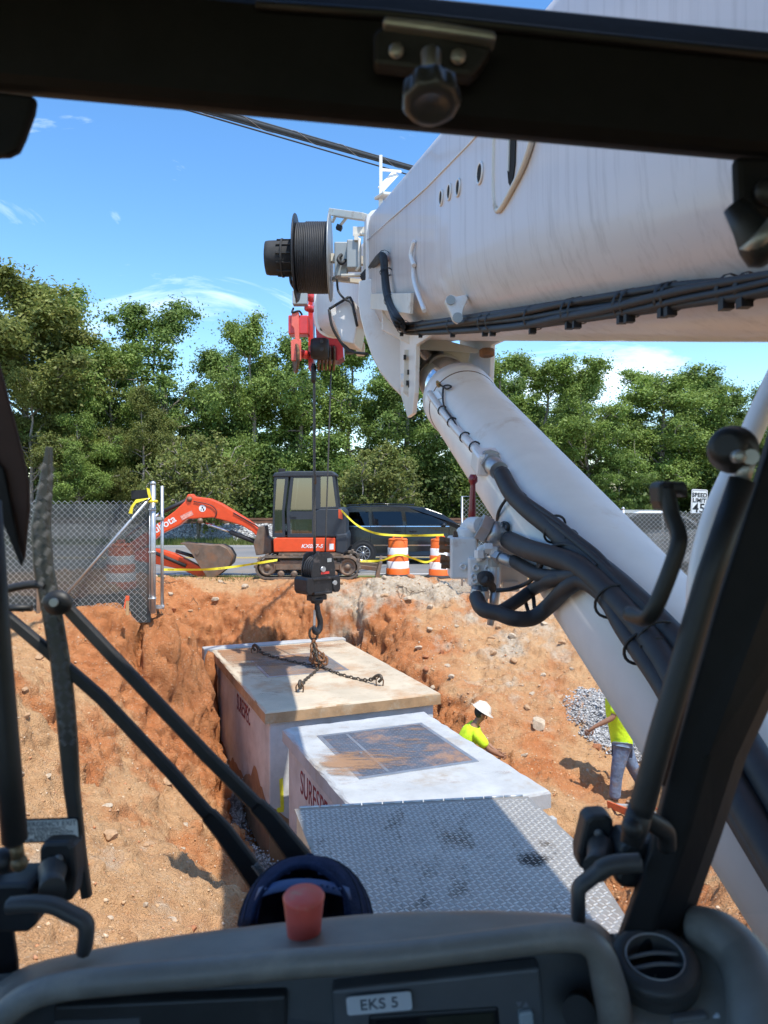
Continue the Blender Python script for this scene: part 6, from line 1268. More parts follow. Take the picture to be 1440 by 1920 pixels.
for i in range(-14, 76):
    for j in range(-88, 4):
        c = A0 + lx * (i + .5) * pitch + ly * (j + .5) * pitch
        if not inpoly(c, poly): continue
        s_ = 1 if (i + j) % 2 else -1; t_ = (lx * 1.5 + ly * s_ * .75).normalized() if s_ > 0 else (lx * .75 - ly * 1.25).normalized(); n_ = Vector((-t_.y, t_.x, 0)); ln, wd, hg = .0285, .0085, .0035
        mb.add([c - t_ * ln / 2, c - t_ * ln * .25 + n_ * wd / 2, c + t_ * ln * .25 + n_ * wd / 2, c + t_ * ln / 2, c + t_ * ln * .25 - n_ * wd / 2, c - t_ * ln * .25 - n_ * wd / 2, c - t_ * ln * .26 + Vector((0, 0, hg)), c + t_ * ln * .26 + Vector((0, 0, hg))], [(0, 1, 6), (1, 2, 7, 6), (2, 3, 7), (3, 4, 7), (4, 5, 6, 7), (5, 0, 6)], True)
M_TREADP = mat('worn_tread_steel', (.56, .53, .48), .36, .5, var=.12, scale=12); part('tread_lozenges', mb, M_TREADP, dk, kind='stuff')
mb = MB(); mb.prism([A0 + Vector((.012, -.01, -.012)), A1 + Vector((-.012, -.012, -.012)), A2 + Vector((-.012, 0, -.012)), A3 + Vector((-.012, 0, -.012)), A4 + Vector((.012, 0, -.012))], (0, 0, -.45)); part('box_body', mb, M_TREAD, dk)
mb = MB(); mb.prism([A4 + Vector((-.05, .2, -.47)), A0 + Vector((.05, -.05, -.47)), A1 + Vector((0, -.05, -.47)), Vector((1.6, 3.0, DZ - .47)), Vector((1.6, .2, DZ - .47)), Vector((-.6, .2, DZ - .47))], (0, 0, -.25)); part('carrier_frame', mb, M_DARKM, dk)
lnv = (A0 - A4); mb = MB()
for i in range(34):      # lozenges on the side facing the fence
    for j in range(9):
        c = A4 + Vector((.012, 0, -.012)) + lnv * (i + .5) / 34 + Vector((0, 0, -(j + .5) * .046)); dl = lnv.normalized(); nn = Vector((-lnv.y, lnv.x, 0)).normalized(); s_ = 1 if (i + j) % 2 else -1; t_ = (dl + Vector((0, 0, s_))).normalized(); w_ = t_.cross(nn)
        mb.add([c - t_ * .018, c + w_ * .006, c + t_ * .018, c - w_ * .006, c + nn * .004], [(0, 1, 4), (1, 2, 4), (2, 3, 4), (3, 0, 4)])
part('side_lozenges', mb, M_TREAD, dk, kind='stuff')
for i in range(11):
    a = A0.lerp(A1, .02 + i * .0875); b = A0.lerp(A1, .02 + (i + .93) * .0875)
    mb = MB(); mb.tube([a + Vector((0, .006, .002)), b + Vector((0, .006, .002))], .0065, 8); part('hinge_knuckle', mb, M_STEELE, dk)

film('dirt_film', lambda a, b: A0 + lx * a + ly * b + Vector((0, 0, .0012)), .0, 1.35, -1.5, 0, film_mat('boot_dirt', (.24, .185, .13), .42, 3.2, (1.6, .8, 1)), dk, [(.75, -.25, .22, .3, .5), (.55, -.7, .3, .4, .3), (.3, -1.0, .3, .2, .3)])
film('oil_stain', lambda a, b: A0 + lx * a + ly * b + Vector((0, 0, .0022)), .0, 1.35, -1.5, 0, film_mat('oil_film', (.045, .036, .03), .45, 6.5, (1.6, .8, 1)), dk, [(1.0, -.66, .10, .05, 1.0)])
# ------------------------------------------------------------------ two workers
M_SKIN = mat('skin', (.30, .15, .085), .5, var=.12, scale=20); M_HIVIS = mat('hi_vis_shirt', (.62, .86, .02), .75, var=.10, scale=7, bump=1, bscale=9); M_JEANS = mat('blue_jeans', (.15, .205, .30), .9, var=.35, scale=9, bump=.5, bscale=18, dirt=(.25, .17, .10), dscale=5, damt=.35); M_BOOT = mat('work_boot', (.26, .15, .075), .85, var=.25, scale=12); M_HAT = mat('hard_hat', (.72, .66, .55), .45, var=.1, scale=9, dirt=(.42, .30, .2), dscale=18, damt=.35); M_HAIR = mat('dark_hair', (.015, .012, .01), .7)
def skin(name, J, edges, m_, parent, root=0, sub=2):
    """one continuous skinned surface over a skeleton of joints (point, radius)"""
    me = bpy.data.meshes.new(name); keys = list(J); ix = {k_: i for i, k_ in enumerate(keys)}
    me.from_pydata([tuple(Vector(J[k_][0]) - ORG[parent.name]) for k_ in keys], [(ix[a], ix[b]) for a, b in edges], [])
    o = link(name, me, parent); md_ = o.modifiers.new('skin', 'SKIN'); md_.use_smooth_shade = True; md_.branch_smoothing = .4
    sv = me.skin_vertices[0].data
    for k_ in keys:
        r = J[k_][1]; sv[ix[k_]].radius = r if isinstance(r, tuple) else (r, r)
    for i in range(len(keys)): sv[i].use_root = (i == root)
    s = o.modifiers.new('smooth', 'SUBSURF'); s.levels = sub; s.render_levels = sub
    me.materials.append(m_); return o
def person(label, base, j, group=None, hat=True, look=(1, 0, 0)):
    """j: joint points. Body, then clothes a little larger over it, boots, head details"""
    t = thing('person', label, 'person', base, group)
    L = lambda a, b, k_: Vector(a).lerp(Vector(b), k_)
    hip = Vector(j['hip']); chest = Vector(j['chest']); neck = Vector(j['neck']); head = Vector(j['head']); lk = Vector(look).normalized()
    upv = (head - neck).normalized(); sidev = lk.cross(upv).normalized()
    J = {'hip': (hip, .125), 'waist': (L(hip, chest, .45), .11), 'chest': (chest, .12), 'neckb': (L(chest, neck, .75), .075), 'neck': (neck, .055), 'jaw': (L(neck, head, .55) + lk * .02, .068), 'head': (head, .088), 'crown': (head + upv * .07 - lk * .01, .07)}
    Ed = [('hip', 'waist'), ('waist', 'chest'), ('chest', 'neckb'), ('neckb', 'neck'), ('neck', 'jaw'), ('jaw', 'head'), ('head', 'crown')]
    for s in 'ab':
        sh, el, wr, hn = [Vector(j[k_ + s]) for k_ in ('sho', 'elb', 'wri', 'han')]
        J.update({'sho' + s: (sh, .062), 'arm' + s: (L(sh, el, .5), .05), 'elb' + s: (el, .041), 'fore' + s: (L(el, wr, .4), .040), 'wri' + s: (wr, .027), 'palm' + s: (L(wr, hn, .5), (.022, .036)), 'kn' + s: (hn, (.016, .036))})
        Ed += [('chest', 'sho' + s), ('sho' + s, 'arm' + s), ('arm' + s, 'elb' + s), ('elb' + s, 'fore' + s), ('fore' + s, 'wri' + s), ('wri' + s, 'palm' + s), ('palm' + s, 'kn' + s)]
        th, kn, an, to = [Vector(j[k_ + s]) for k_ in ('thi', 'kne', 'ank', 'toe')]
        J.update({'thi' + s: (th, .092), 'mid' + s: (L(th, kn, .5), .08), 'kne' + s: (kn, .058), 'calf' + s: (L(kn, an, .35), .056), 'ank' + s: (an, .038), 'toe' + s: (to, .035)})
        Ed += [('hip', 'thi' + s), ('thi' + s, 'mid' + s), ('mid' + s, 'kne' + s), ('kne' + s, 'calf' + s), ('calf' + s, 'ank' + s), ('ank' + s, 'toe' + s)]
    skin('body', J, Ed, M_SKIN, t, 0, 2)
    # fingers, each a short bent chain, and a thumb from the side of the palm
    for s in 'ab':
        wr, hn = Vector(j['wri' + s]), Vector(j['han' + s]); d_ = (hn - wr).normalized(); sd_2 = d_.cross(Vector((0, -1, .3))).normalized(); cu = sd_2.cross(d_)
        for k_, (o_, ln) in enumerate(((-.030, .072), (-.010, .082), (.010, .076), (.029, .060))):
            b = hn + sd_2 * o_ - d_ * .015; mb = MB(); mb.tube(smooth_path([b, b + d_ * ln * .45, b + d_ * ln * .75 - cu * ln * .22, b + d_ * ln * .95 - cu * ln * .5], 3), [.0095] * 9 + [.007], 6); part('finger', mb, M_SKIN, t)
        b = wr.lerp(hn, .45) - sd_2 * .030; mb = MB(); mb.tube(smooth_path([b, b - sd_2 * .025 + d_ * .03, b - sd_2 * .03 + d_ * .06 - cu * .015], 3), .0105, 6); part('thumb', mb, M_SKIN, t)
    # shirt
    g = 1.16; JS = {'hip': (hip.lerp(chest, -.28), .165), 'waist': (L(hip, chest, .45), .18), 'chest': (chest, .20), 'neckb': (L(chest, neck, .6), .125)}; ES = [('hip', 'waist'), ('waist', 'chest'), ('chest', 'neckb')]
    for s in 'ab':
        sh, el = Vector(j['sho' + s]), Vector(j['elb' + s]); JS.update({'sho' + s: (sh, .105), 'slv' + s: (L(sh, el, .45), .09), 'cuf' + s: (L(sh, el, .85), .08)}); ES += [('chest', 'sho' + s), ('sho' + s, 'slv' + s), ('slv' + s, 'cuf' + s)]
    skin('shirt', JS, ES, M_HIVIS, t, 0, 2)
    JP = {'hip': (hip + Vector((0, 0, .0)), .145)}; EP = []
    for s in 'ab':
        th, kn, an = [Vector(j[k_ + s]) for k_ in ('thi', 'kne', 'ank')]; JP.update({'thi' + s: (th, .125), 'mid' + s: (L(th, kn, .5), .115), 'kne' + s: (kn, .095), 'cal' + s: (L(kn, an, .45), .09), 'hem' + s: (L(kn, an, .96), .088)}); EP += [('hip', 'thi' + s), ('thi' + s, 'mid' + s), ('mid' + s, 'kne' + s), ('kne' + s, 'cal' + s), ('cal' + s, 'hem' + s)]
    skin('jeans', JP, EP, M_JEANS, t, 0, 2)
    for s in 'ab':
        an, to = Vector(j['ank' + s]), Vector(j['toe' + s]); d_ = (to - an); d_.z = 0; d_.normalize(); heel = an - d_ * .05; heel.z = to.z
        skin('boot', {'a': (an + Vector((0, 0, .06)), .06), 'b': (an, .062), 'h': (heel + Vector((0, 0, .0)), .05), 'm': (an.lerp(to, .6), .055), 't': (to, (.05, .045))}, [('a', 'b'), ('b', 'h'), ('b', 'm'), ('m', 't')], M_BOOT, t, 1, 2)
    fc = head + lk * .085
    mb = MB(); mb.tube([fc + upv * .035 + lk * .002, fc + upv * .0 + lk * .022, fc - upv * .018 + lk * .026, fc - upv * .026 + lk * .004], [.008, .012, .014, .006], 6); part('nose', mb, M_SKIN, t)
    for s in (-1, 1):
        mb = MB(); mb.ball(head + sidev * s * .088 - upv * .005 - lk * .005, .032, 8, 6, (.6, .35, 1)); part('ear', mb, M_SKIN, t)
        mb = MB(); mb.ball(fc + sidev * s * .032 + upv * .025 - lk * .008, .012, 6, 4); part('eye', mb, M_BLACK, t)
    mb = MB(); mb.tube([fc - upv * .052 - sidev * .022 - lk * .004, fc - upv * .055 + lk * .004, fc - upv * .052 + sidev * .022 - lk * .004], .006, 5); part('mouth', mb, mat('lips', (.22, .08, .06), .5), t)
    q = Matrix((lk, sidev, upv)).transposed()
    mb = MB(); mb.ball(head - lk * .02 + upv * .012, .101, 14, 10, (.98, .92, .95), q)
    mb.v = [p if (p - head).dot(upv) > -.035 or (p - head).dot(lk) < -.02 else p - lk * .02 for p in mb.v]; mb.v = [p + (-lk * max(0, (p - head).dot(lk)) * .55 if (p - head).dot(upv) < .05 else Vector()) for p in mb.v]; part('hair', mb, M_HAIR, t)
    if hat:
        c = head + upv * .055 - lk * .008; mb = MB(); prof = [(.001, .125), (.055, .116), (.10, .085), (.128, .035), (.136, .0), (.152, -.004), (.152, -.012), (.130, -.010)]
        rings = []
        for r, z in prof: rings.append([c + q @ Vector((r * math.cos(2 * math.pi * k_ / 24) * 1.12 + (.035 * max(0, math.cos(2 * math.pi * k_ / 24)) if r > .15 else 0), r * math.sin(2 * math.pi * k_ / 24), z)) for k_ in range(24)])
        mb.loft(rings, True, False, True); part('hard_hat', mb, M_HAT, t)
        mb = MB(); mb.tube([c + q @ Vector((x, 0, z)) for x, z in ((-.135, .04), (-.1, .10), (0, .132), (.1, .10), (.135, .045))], .010, 6); part('hat_ridge', mb, M_HAT, t)
    return t
# first worker stoops over the trench beside the pale vault, reaching down
D1 = 11.5
def P1(u, v, dy=0): p = W(u, v, D1); return Vector((p.x, D1 + dy, p.z))
hp = P1(862, 1420); gz1 = hp.z - .84
j1 = dict(hip=hp, chest=P1(882, 1378), neck=P1(895, 1352), head=P1(902, 1338), shoa=P1(889, 1368, -.19), shob=P1(886, 1366, .19), elba=P1(913, 1397, -.22), elbb=P1(905, 1392, .22), wria=P1(934, 1411, -.12), wrib=P1(928, 1410, .12), hana=P1(943, 1415, -.10), hanb=P1(937, 1416, .1),
          thia=hp + Vector((.02, -.1, -.06)), thib=hp + Vector((.02, .1, -.06)), knea=hp + Vector((.14, -.12, -.42)), kneb=hp + Vector((.05, .13, -.45)), anka=hp + Vector((.06, -.13, -.80)), ankb=hp + Vector((-.08, .13, -.80)), toea=hp + Vector((.22, -.15, -.87)), toeb=hp + Vector((.1, .15, -.87)))
person('worker in yellow shirt and pale hard hat stooping beside the concrete vault', Vector((hp.x, hp.y, gz1)), j1, 'workers in yellow shirts', True, (.80, .1, -.52))
# second worker walks past the gravel, head behind the cylinder
D2 = 11.1
def P2(u, v, dy=0): p = W(u, v, D2); return Vector((p.x, D2 + dy, p.z))
hp = P2(1166, 1392); ft = ground_at(P2(1140, 1500).x, D2)
j2 = dict(hip=hp, chest=P2(1156, 1332), neck=P2(1150, 1293), head=P2(1142, 1268), shoa=P2(1152, 1308, -.2), shob=P2(1152, 1308, .2), elba=P2(1139, 1336, -.26), elbb=P2(1170, 1345, .26), wria=P2(1107, 1354, -.22), wrib=P2(1185, 1378, .25), hana=P2(1096, 1364, -.2), hanb=P2(1188, 1390, .25),
          thia=hp + Vector((-.03, -.1, -.06)), thib=hp + Vector((.05, .1, -.06)), knea=P2(1153, 1446, -.08), kneb=P2(1190, 1442, .10), anka=P2(1149, 1498, -.08), ankb=P2(1213, 1482, .12), toea=P2(1118, 1508, -.11), toeb=P2(1195, 1500, .10))
person('worker in yellow shirt and dusty jeans walking past the gravel heap', Vector((hp.x, hp.y, P2(1140, 1512).z)), j2, 'workers in yellow shirts', True, (-.95, -.1, -.25))

# ladder lying on the bench
M_FIBRE = mat('fibreglass_orange', (.62, .12, .04), .5, var=.15); M_ALU = mat('aluminium_rung', (.62, .62, .61), .4, .6)
def GP(u, v, d, up=.05): p = W(u, v, d); return Vector((p.x, p.y, max(p.z, ground_at(p.x, p.y) + up)))
la, lb_ = GP(1140, 1524, 10.3), GP(1235, 1592, 9.2, .08); lc_, ld_ = GP(1188, 1510, 10.5), GP(1300, 1570, 9.5, .08)
ld = thing('ladder', 'orange fibreglass ladder lying on the earth past the walking worker', 'ladder', la - Vector((0, 0, .06)))
for a, b in ((la, lb_), (lc_, ld_)):
    mb = MB(); mb.bar(a, b, .03, .09); part('rail', mb, M_FIBRE, ld, .004)
for k_ in range(5):
    t_ = .04 + k_ * .23; mb = MB(); mb.bar(la.lerp(lb_, t_), lc_.lerp(ld_, t_), .06, .03); part('rung', mb, M_ALU, ld, .004)
# ------------------------------------------------------------------ crane cab round the camera
M_CABK = mat('cab_black', (.008, .008, .009), .6, var=.3, scale=20, bump=.03, bscale=90, spec=.25); M_CABP = mat('moulded_plastic_black', (.016, .016, .017), .5, var=.25, scale=30, bump=.04, bscale=220); M_DASH = mat('dash_grey', (.215, .198, .168), .42, var=.18, scale=14, bump=.05, bscale=260, dirt=(.32, .29, .24), dscale=14, damt=.28)
M_DASHL = mat('console_grey', (.25, .23, .19), .55, var=.2, scale=9, bump=.05, bscale=260, dirt=(.36, .32, .25), dscale=6, damt=.35); M_PANEL = mat('panel_dark', (.055, .053, .050), .5, var=.2, scale=14, dirt=(.11, .10, .085), dscale=12, damt=.25); M_PANELG = mat('panel_grey', (.15, .15, .148), .5, var=.15, scale=10, dirt=(.14, .13, .11), dscale=9, damt=.25)
M_BROWN = mat('red_brown_trim_highlight', (.050, .021, .014), .75, var=.4, scale=9); M_SILV = mat('dull_aluminium', (.42, .42, .40), .45, .7, var=.25, scale=18); M_LABEL = mat('label_white', (.86, .86, .85), .5, var=.05); M_LABELT = mat('label_print', (.08, .09, .1), .6)
M_CLEAR = bpy.data.materials.new('clean_glass'); M_CLEAR.use_nodes = True; _n = M_CLEAR.node_tree.nodes; _n.remove(_n['Principled BSDF']); _t = _n.new('ShaderNodeBsdfTransparent'); _t.inputs['Color'].default_value = (.955, .97, .965, 1); M_CLEAR.node_tree.links.new(_t.outputs[0], _n['Material Output'].inputs['Surface'])
cab = thing('crane_cab', 'black crane cab frame with windscreen, struts and latches seen from inside', 'crane cab', (0, .2, EYE - 1.2))
def bent(name, pts, w, t, m_, parent=None, k=4, nrm=(0, -1, 0), bev=.003):
    """bar of rounded rectangular section following a path"""
    P_ = smooth_path(pts, k); rings = []; nv = Vector(nrm)
    ww = w if isinstance(w, (list, tuple)) else [w] * len(P_)
    for i, p in enumerate(P_):
        tt = (P_[min(i + 1, len(P_) - 1)] - P_[max(i - 1, 0)]).normalized(); x = tt.cross(nv).normalized(); y = x.cross(tt); W_ = ww[min(i, len(ww) - 1)]; c_ = min(W_, t) * .3
        rings.append([p + x * a + y * b for a, b in ((W_ / 2 - c_, t / 2), (-W_ / 2 + c_, t / 2), (-W_ / 2, t / 2 - c_), (-W_ / 2, -t / 2 + c_), (-W_ / 2 + c_, -t / 2), (W_ / 2 - c_, -t / 2), (W_ / 2, -t / 2 + c_), (W_ / 2, t / 2 - c_))])
    mb = MB(); mb.loft(rings); return part(name, mb, m_, parent or cab)
# roof beam over the windscreen
mb = MB(); a0, a1 = -840, 2070
def beam_v(u, top): return ((-92 + (u - 0) * .100) if top else (176 + (u) * .0905))
ring = lambda u, dd: [W(u, beam_v(u, 1) + 10, .70), W(u, beam_v(u, 1) + 52, .685), W(u, beam_v(u, 0) - 40, .69), W(u, beam_v(u, 0) - 8, .70), W(u, beam_v(u, 0), .715), W(u, beam_v(u, 0), .79), W(u, beam_v(u, 1) + 8, .79)]
mb.loft([ring(u, 0) for u in (a0, 300, 720, 1150, a1)], True, True, False); part('roof_beam', mb, M_CABK, cab, .006)
mb = MB(); mb.tube([W(480, 8, .68), W(720, 26, .68), W(1100, 68, .68), W(2060, 168, .68)], .0045, 8); part('trim_bead', mb, M_CABP, cab)
# roof, back and sides close the cab
mb = MB(); mb.box((-.05, -.295, EYE + .545), (1.46, 1.95, .03)); part('roof_panel', mb, M_CABK, cab)
mb = MB(); mb.add([Vector((-.78, .68, EYE + .54)), Vector((.68, .68, EYE + .54)), Vector((.68, .76, EYE + .52)), Vector((-.78, .76, EYE + .52))], [(0, 1, 2, 3)]); part('roof_pane', mb, M_CLEAR, cab)
mb = MB(); mb.box((-.05, -1.25, EYE - .85), (1.46, .03, .8)); part('rear_panel', mb, M_CABK, cab)
for x in (-.74, .64):
    mb = MB(); mb.box((x, -1.25, EYE + .05), (.07, .05, 1.02)); part('rear_post', mb, M_CABK, cab)
mb = MB(); mb.add([Vector((-.71, -1.25, EYE - .45)), Vector((.61, -1.25, EYE - .45)), Vector((.61, -1.25, EYE + .52)), Vector((-.71, -1.25, EYE + .52))], [(0, 1, 2, 3)]); part('rear_window', mb, M_CLEAR, cab)
for x in (-.78, .68):
    mb = MB(); mb.box((x, -.25, EYE - .80), (.03, 2.0, .9)); part('side_panel', mb, M_CABK, cab)
    mb = MB(); mb.box((x, -.30, EYE + .1), (.05, .09, 1.0)); part('side_post', mb, M_CABK, cab)
    mb = MB(); mb.box((x, -.25, EYE + .50), (.06, 2.0, .08)); part('roof_rail', mb, M_CABK, cab)
mb = MB(); mb.box((-.05, -.2, EYE - 1.2), (1.46, 2.0, .04)); part('cab_floor', mb, M_CABK, cab)
mb = MB(); mb.prism([Vector((-.78, .96, EYE - .64)), Vector((.68, .96, EYE - .64)), Vector((.68, .86, EYE - 1.2)), Vector((-.78, .86, EYE - 1.2))], (0, .03, 0)); part('front_panel', mb, M_CABK, cab)
# windscreen pane and its frame
mb = MB(); mb.add([Vector((-.78, .99, EYE - .55)), Vector((.66, .99, EYE - .55)), Vector((.66, .80, EYE + .5)), Vector((-.78, .80, EYE + .5))], [(0, 1, 2, 3)]); part('windscreen', mb, M_CLEAR, cab)
# knob with its bracket on the beam
mb = MB(); mb.prism([W(u, v, .655) for u, v in ((700, 60), (720, 42), (925, 88), (905, 120), (885, 142), (700, 118))], (0, .02, 0)); part('latch_plate', mb, M_CABP, cab, .004)
mb = MB(); mb.prism([W(u, v, .645) for u, v in ((720, 27), (826, 38), (930, 56), (932, 74), (820, 58), (716, 44))], (0, .02, 0)); part('latch_edge', mb, M_SILV, cab, .003)
for u, v in ((743, 97), (859, 108)):
    mb = MB(); mb.lathe([(.0066, 0), (.0066, .003), (.003, .0045), (.001, .0045)], W(u, v, .652), (0, -1, 0), 12); part('screw', mb, M_SILV, cab)
mb = MB(); mb.lathe([(.009, 0), (.008, .012), (.010, .026)], W(808, 100, .64), (0, -.25, -1), 12); part('knob_stem', mb, M_SILV, cab)
kc = W(808, 180, .61); ax = Vector((0, -.35, -1)).normalized(); mb = MB(); q = ax.to_track_quat('Z', 'Y').to_matrix(); rings = []
for r, z, fl in ((.008, -.023, 0), (.019, -.021, .3), (.0235, -.012, 1), (.0245, .006, 1), (.0235, .012, .2), (.021, .017, 0), (.014, .0195, 0), (.012, .017, 0), (.001, .017, 0)):
    rings.append([kc + q @ Vector(((r - fl * .0036 * (.5 - .5 * math.cos(9 * a))) * math.cos(a), (r - fl * .0036 * (.5 - .5 * math.cos(9 * a))) * math.sin(a), z * .62)) for a in [2 * math.pi * k_ / 72 for k_ in range(72)]])
mb.loft(rings, True, True, True); part('clamp_knob', mb, mat('knob_grey', (.055, .056, .058), .28, var=.15, scale=30), cab)
# corner brackets of the beam
mb = MB(); mb.prism([W(u, v, .70) for u, v in ((-80, 160), (64, 178), (60, 205), (42, 255), (30, 280), (10, 290), (-80, 294))], (0, .012, 0)); part('corner_bracket', mb, M_CABK, cab, .004)
mb = MB(); mb.prism([W(u, v, .69) for u, v in ((1380, 290), (1520, 290), (1520, 404), (1400, 402), (1384, 392))], (0, .015, 0)); part('corner_bracket', mb, M_CABK, cab, .006)
mb = MB(); mb.lathe([(.013, 0), (.013, .006), (.009, .01), (.001, .01)], W(1438, 362, .688), (0, -1, 0), 14); part('bracket_bolt', mb, M_CABP, cab)
mb = MB(); mb.lathe([(.010, -.01), (.014, .012), (.019, .03), (.019, .044), (.012, .05)], W(1388, 402, .68), (.42, -.15, -.75), 16); part('ball_socket', mb, M_CABP, cab)
mb = MB(); mb.lathe([(.0165, 0), (.0165, .012), (.009, .016), (.009, .08)], W(1412, 438, .67), (.7, 0, -.6), 14); part('strut_end', mb, M_SILV, cab)
# right post, strut, grab handle
mb = MB()
L1 = [(1590, 330), (1470, 700), (1428, 850), (1340, 1120), (1255, 1420), (1212, 1600), (1155, 1760), (1120, 1860)]; R1 = [(1900, 330), (1760, 700), (1690, 850), (1540, 1120), (1400, 1420), (1355, 1560), (1290, 1745), (1250, 1860)]
rings = []
for (a, b), (c, d_) in zip(L1, R1):
    rings.append([W(a, b, .80), W(a + 8, b, .775), W((a + c) / 2, (b + d_) / 2, .765), W(c - 20, d_, .78), W(c, d_, .80), W(c, d_, .88), W(a, b, .88)])
mb.loft(rings, True, True, False); part('front_post', mb, M_CABK, cab, .004)
mb = MB(); mb.tube([W(1300, 1235, .768), W(1290, 1270, .766), W(1260, 1400, .766), W(1240, 1470, .768)], .004, 6); part('post_highlight', mb, M_BROWN, cab)  # brown strip built in place of a highlight along the post
mb = MB(); mb.tube([W(1392, 900, .735), W(1330, 1080, .735), W(1240, 1380, .735), W(1205, 1510, .735), W(1198, 1535, .735)], [.0125, .0125, .0125, .0125, .010], 14); part('gas_strut', mb, M_CABP, cab)
mb = MB(); mb.tube([W(1404, 862, .73), W(1390, 905, .735)], .0075, 10); mb.lathe([(.0075, 0), (.0075, .012)], W(1402, 858, .725), (-.2, -1, 0), 12); part('strut_rod', mb, M_SILV, cab)
mb = MB(); q = Vector((-.55, -.75, .1)).normalized(); c = W(1372, 842, .74); mb.lathe([(.021, -.012), (.0235, -.008), (.0235, .0), (.019, .012), (.016, .024), (.010, .026)], c + q * .0, -q * -1, 24); part('rubber_cup', mb, M_CABP, cab)
mb = MB(); mb.bar(W(1380, 830, .722), W(1412, 866, .722), .016, .012, (0, -1, 0)); part('cup_ear', mb, M_CABP, cab, .003)
mb = MB(); mb.lathe([(.0062, 0), (.0062, .014), (.005, .016), (.001, .016)], W(1381, 856, .716), (-.25, -1, -.05), 16); part('pin_end', mb, M_SILV, cab)
bent('grab_handle', [W(1250, 912, .76), W(1258, 960, .755), W(1272, 1000, .745), W(1270, 1030, .74), W(1245, 1100, .74), W(1222, 1150, .745), W(1205, 1160, .76), W(1178, 1150, .79)], .0155, .012, M_CABP, k=5)
mb = MB(); mb.prism([W(u, v, .755) for u, v in ((1234, 908), (1246, 902), (1284, 903), (1292, 910), (1290, 935), (1278, 925), (1262, 926), (1250, 940), (1244, 960), (1236, 940))], (0, .03, 0)); part('handle_foot', mb, M_CABP, cab, .004)
mb = MB(); mb.lathe([(.012, -.02), (.013, .0), (.010, .02)], W(1193, 1545, .735), (-.35, -.2, -1), 14); mb.ball(W(1186, 1552, .73), .011, 12, 8); part('strut_joint', mb, M_CABP, cab)
bent('hinge_arm', [W(1205, 1530, .74), W(1228, 1545, .745), W(1248, 1560, .755), W(1250, 1590, .765)], .018, .014, M_CABP)
# latches: pad, neck, handle
def latch(s, pts_pad, neck, arm, arm_w, blk):
    mb = MB(); mb.prism([W(u, v, .84) for u, v in pts_pad], (0, .03, 0)); part('latch_pad', mb, M_CABP, cab, .008)
    mb = MB(); c = sum((W(u, v, .838) for u, v in pts_pad), Vector()) / len(pts_pad); mb.lathe([(.005, 0), (.005, .004), (.001, .005)], c + Vector((.002, 0, .012)), (0, -1, 0), 10); part('latch_screw', mb, M_PANELG, cab)
    mb = MB(); mb.tube([W(*p) for p in neck], [.016, .012, .014], 14); part('latch_neck', mb, M_PANEL, cab)
    bent('latch_handle', [W(*p) for p in arm], arm_w, .018, M_PANEL, k=5)
    mb = MB(); mb.prism([W(u, v, .80) for u, v in blk], (0, .05, 0)); part('latch_block', mb, M_CABP, cab, .006)
latch(1, ((1098, 1540), (1108, 1530), (1140, 1528), (1152, 1538), (1150, 1600), (1140, 1640), (1108, 1636), (1086, 1630), (1084, 1600)), ((1128, 1590, .835), (1122, 1612, .81), (1118, 1630, .79)),
      ((1200, 1618, .765), (1160, 1620, .765), (1132, 1628, .765), (1105, 1648, .765), (1086, 1665, .765), (1084, 1690, .765), (1084, 1722, .77)), [.017] * 12 + [.0125] * 19, ((1166, 1590), (1178, 1580), (1240, 1580), (1240, 1672), (1170, 1668), (1150, 1652), (1160, 1630)))
latch(0, ((72, 1592), (82, 1580), (128, 1578), (138, 1590), (142, 1640), (134, 1692), (92, 1694), (74, 1672)), ((98, 1632, .835), (96, 1655, .81), (98, 1672, .79)),
      ((16, 1698, .765), (60, 1694, .765), (100, 1698, .765), (130, 1712, .765), (158, 1728, .765), (162, 1750, .765), (158, 1782, .77)), [.0135] * 12 + [.0135] * 20, ((-40, 1660), (50, 1656), (62, 1668), (58, 1690), (70, 1700), (68, 1735), (50, 1750), (-40, 1752)))
# left: lower post, strut and joint, brown edge of the frame
mb = MB(); rings = [[W(-90, v, .83), W(r_, v, .83), W(r_ + 4, v, .86), W(-90, v, .88)] for v, r_ in ((1590, 2), (1660, 10), (1700, 18), (1800, 32), (1960, 40))]; mb.loft(rings, True, True, False); part('front_post', mb, M_CABK, cab, .004)
mb = MB(); mb.tube([W(-22, 940, .76), W(-4, 1200, .755), W(14, 1420, .75), W(28, 1575, .75), W(30, 1584, .75)], [.0125] * 4 + [.008], 14); part('gas_strut', mb, M_CABP, cab)
mb = MB(); mb.tube([W(30, 1580, .75), W(34, 1612, .75)], .0065, 10); mb.ball(W(36, 1618, .75), .0085, 12, 8); part('strut_rod', mb, mat('tarnished_brass', (.16, .12, .07), .5, .6), cab)
mb = MB(); mb.lathe([(.011, -.016), (.013, 0), (.010, .012)], W(8, 1614, .76), (1, -.2, 0), 14); part('strut_joint', mb, M_CABP, cab)
mb = MB(); mb.prism([W(u, v, .82) for u, v in ((-60, 640), (-6, 672), (14, 745), (36, 830), (52, 900), (54, 952), (44, 1052), (36, 1030), (16, 930), (-60, 800))], (0, .006, 0)); part('frame_trim', mb, M_BROWN, cab, .002)
mb = MB(); mb.prism([W(u, v, .815) for u, v in ((-60, 800), (6, 880), (36, 1032), (43, 1052), (38, 1062), (4, 980), (-60, 940))], (0, .004, 0)); part('frame_seal', mb, M_CABK, cab, .001)
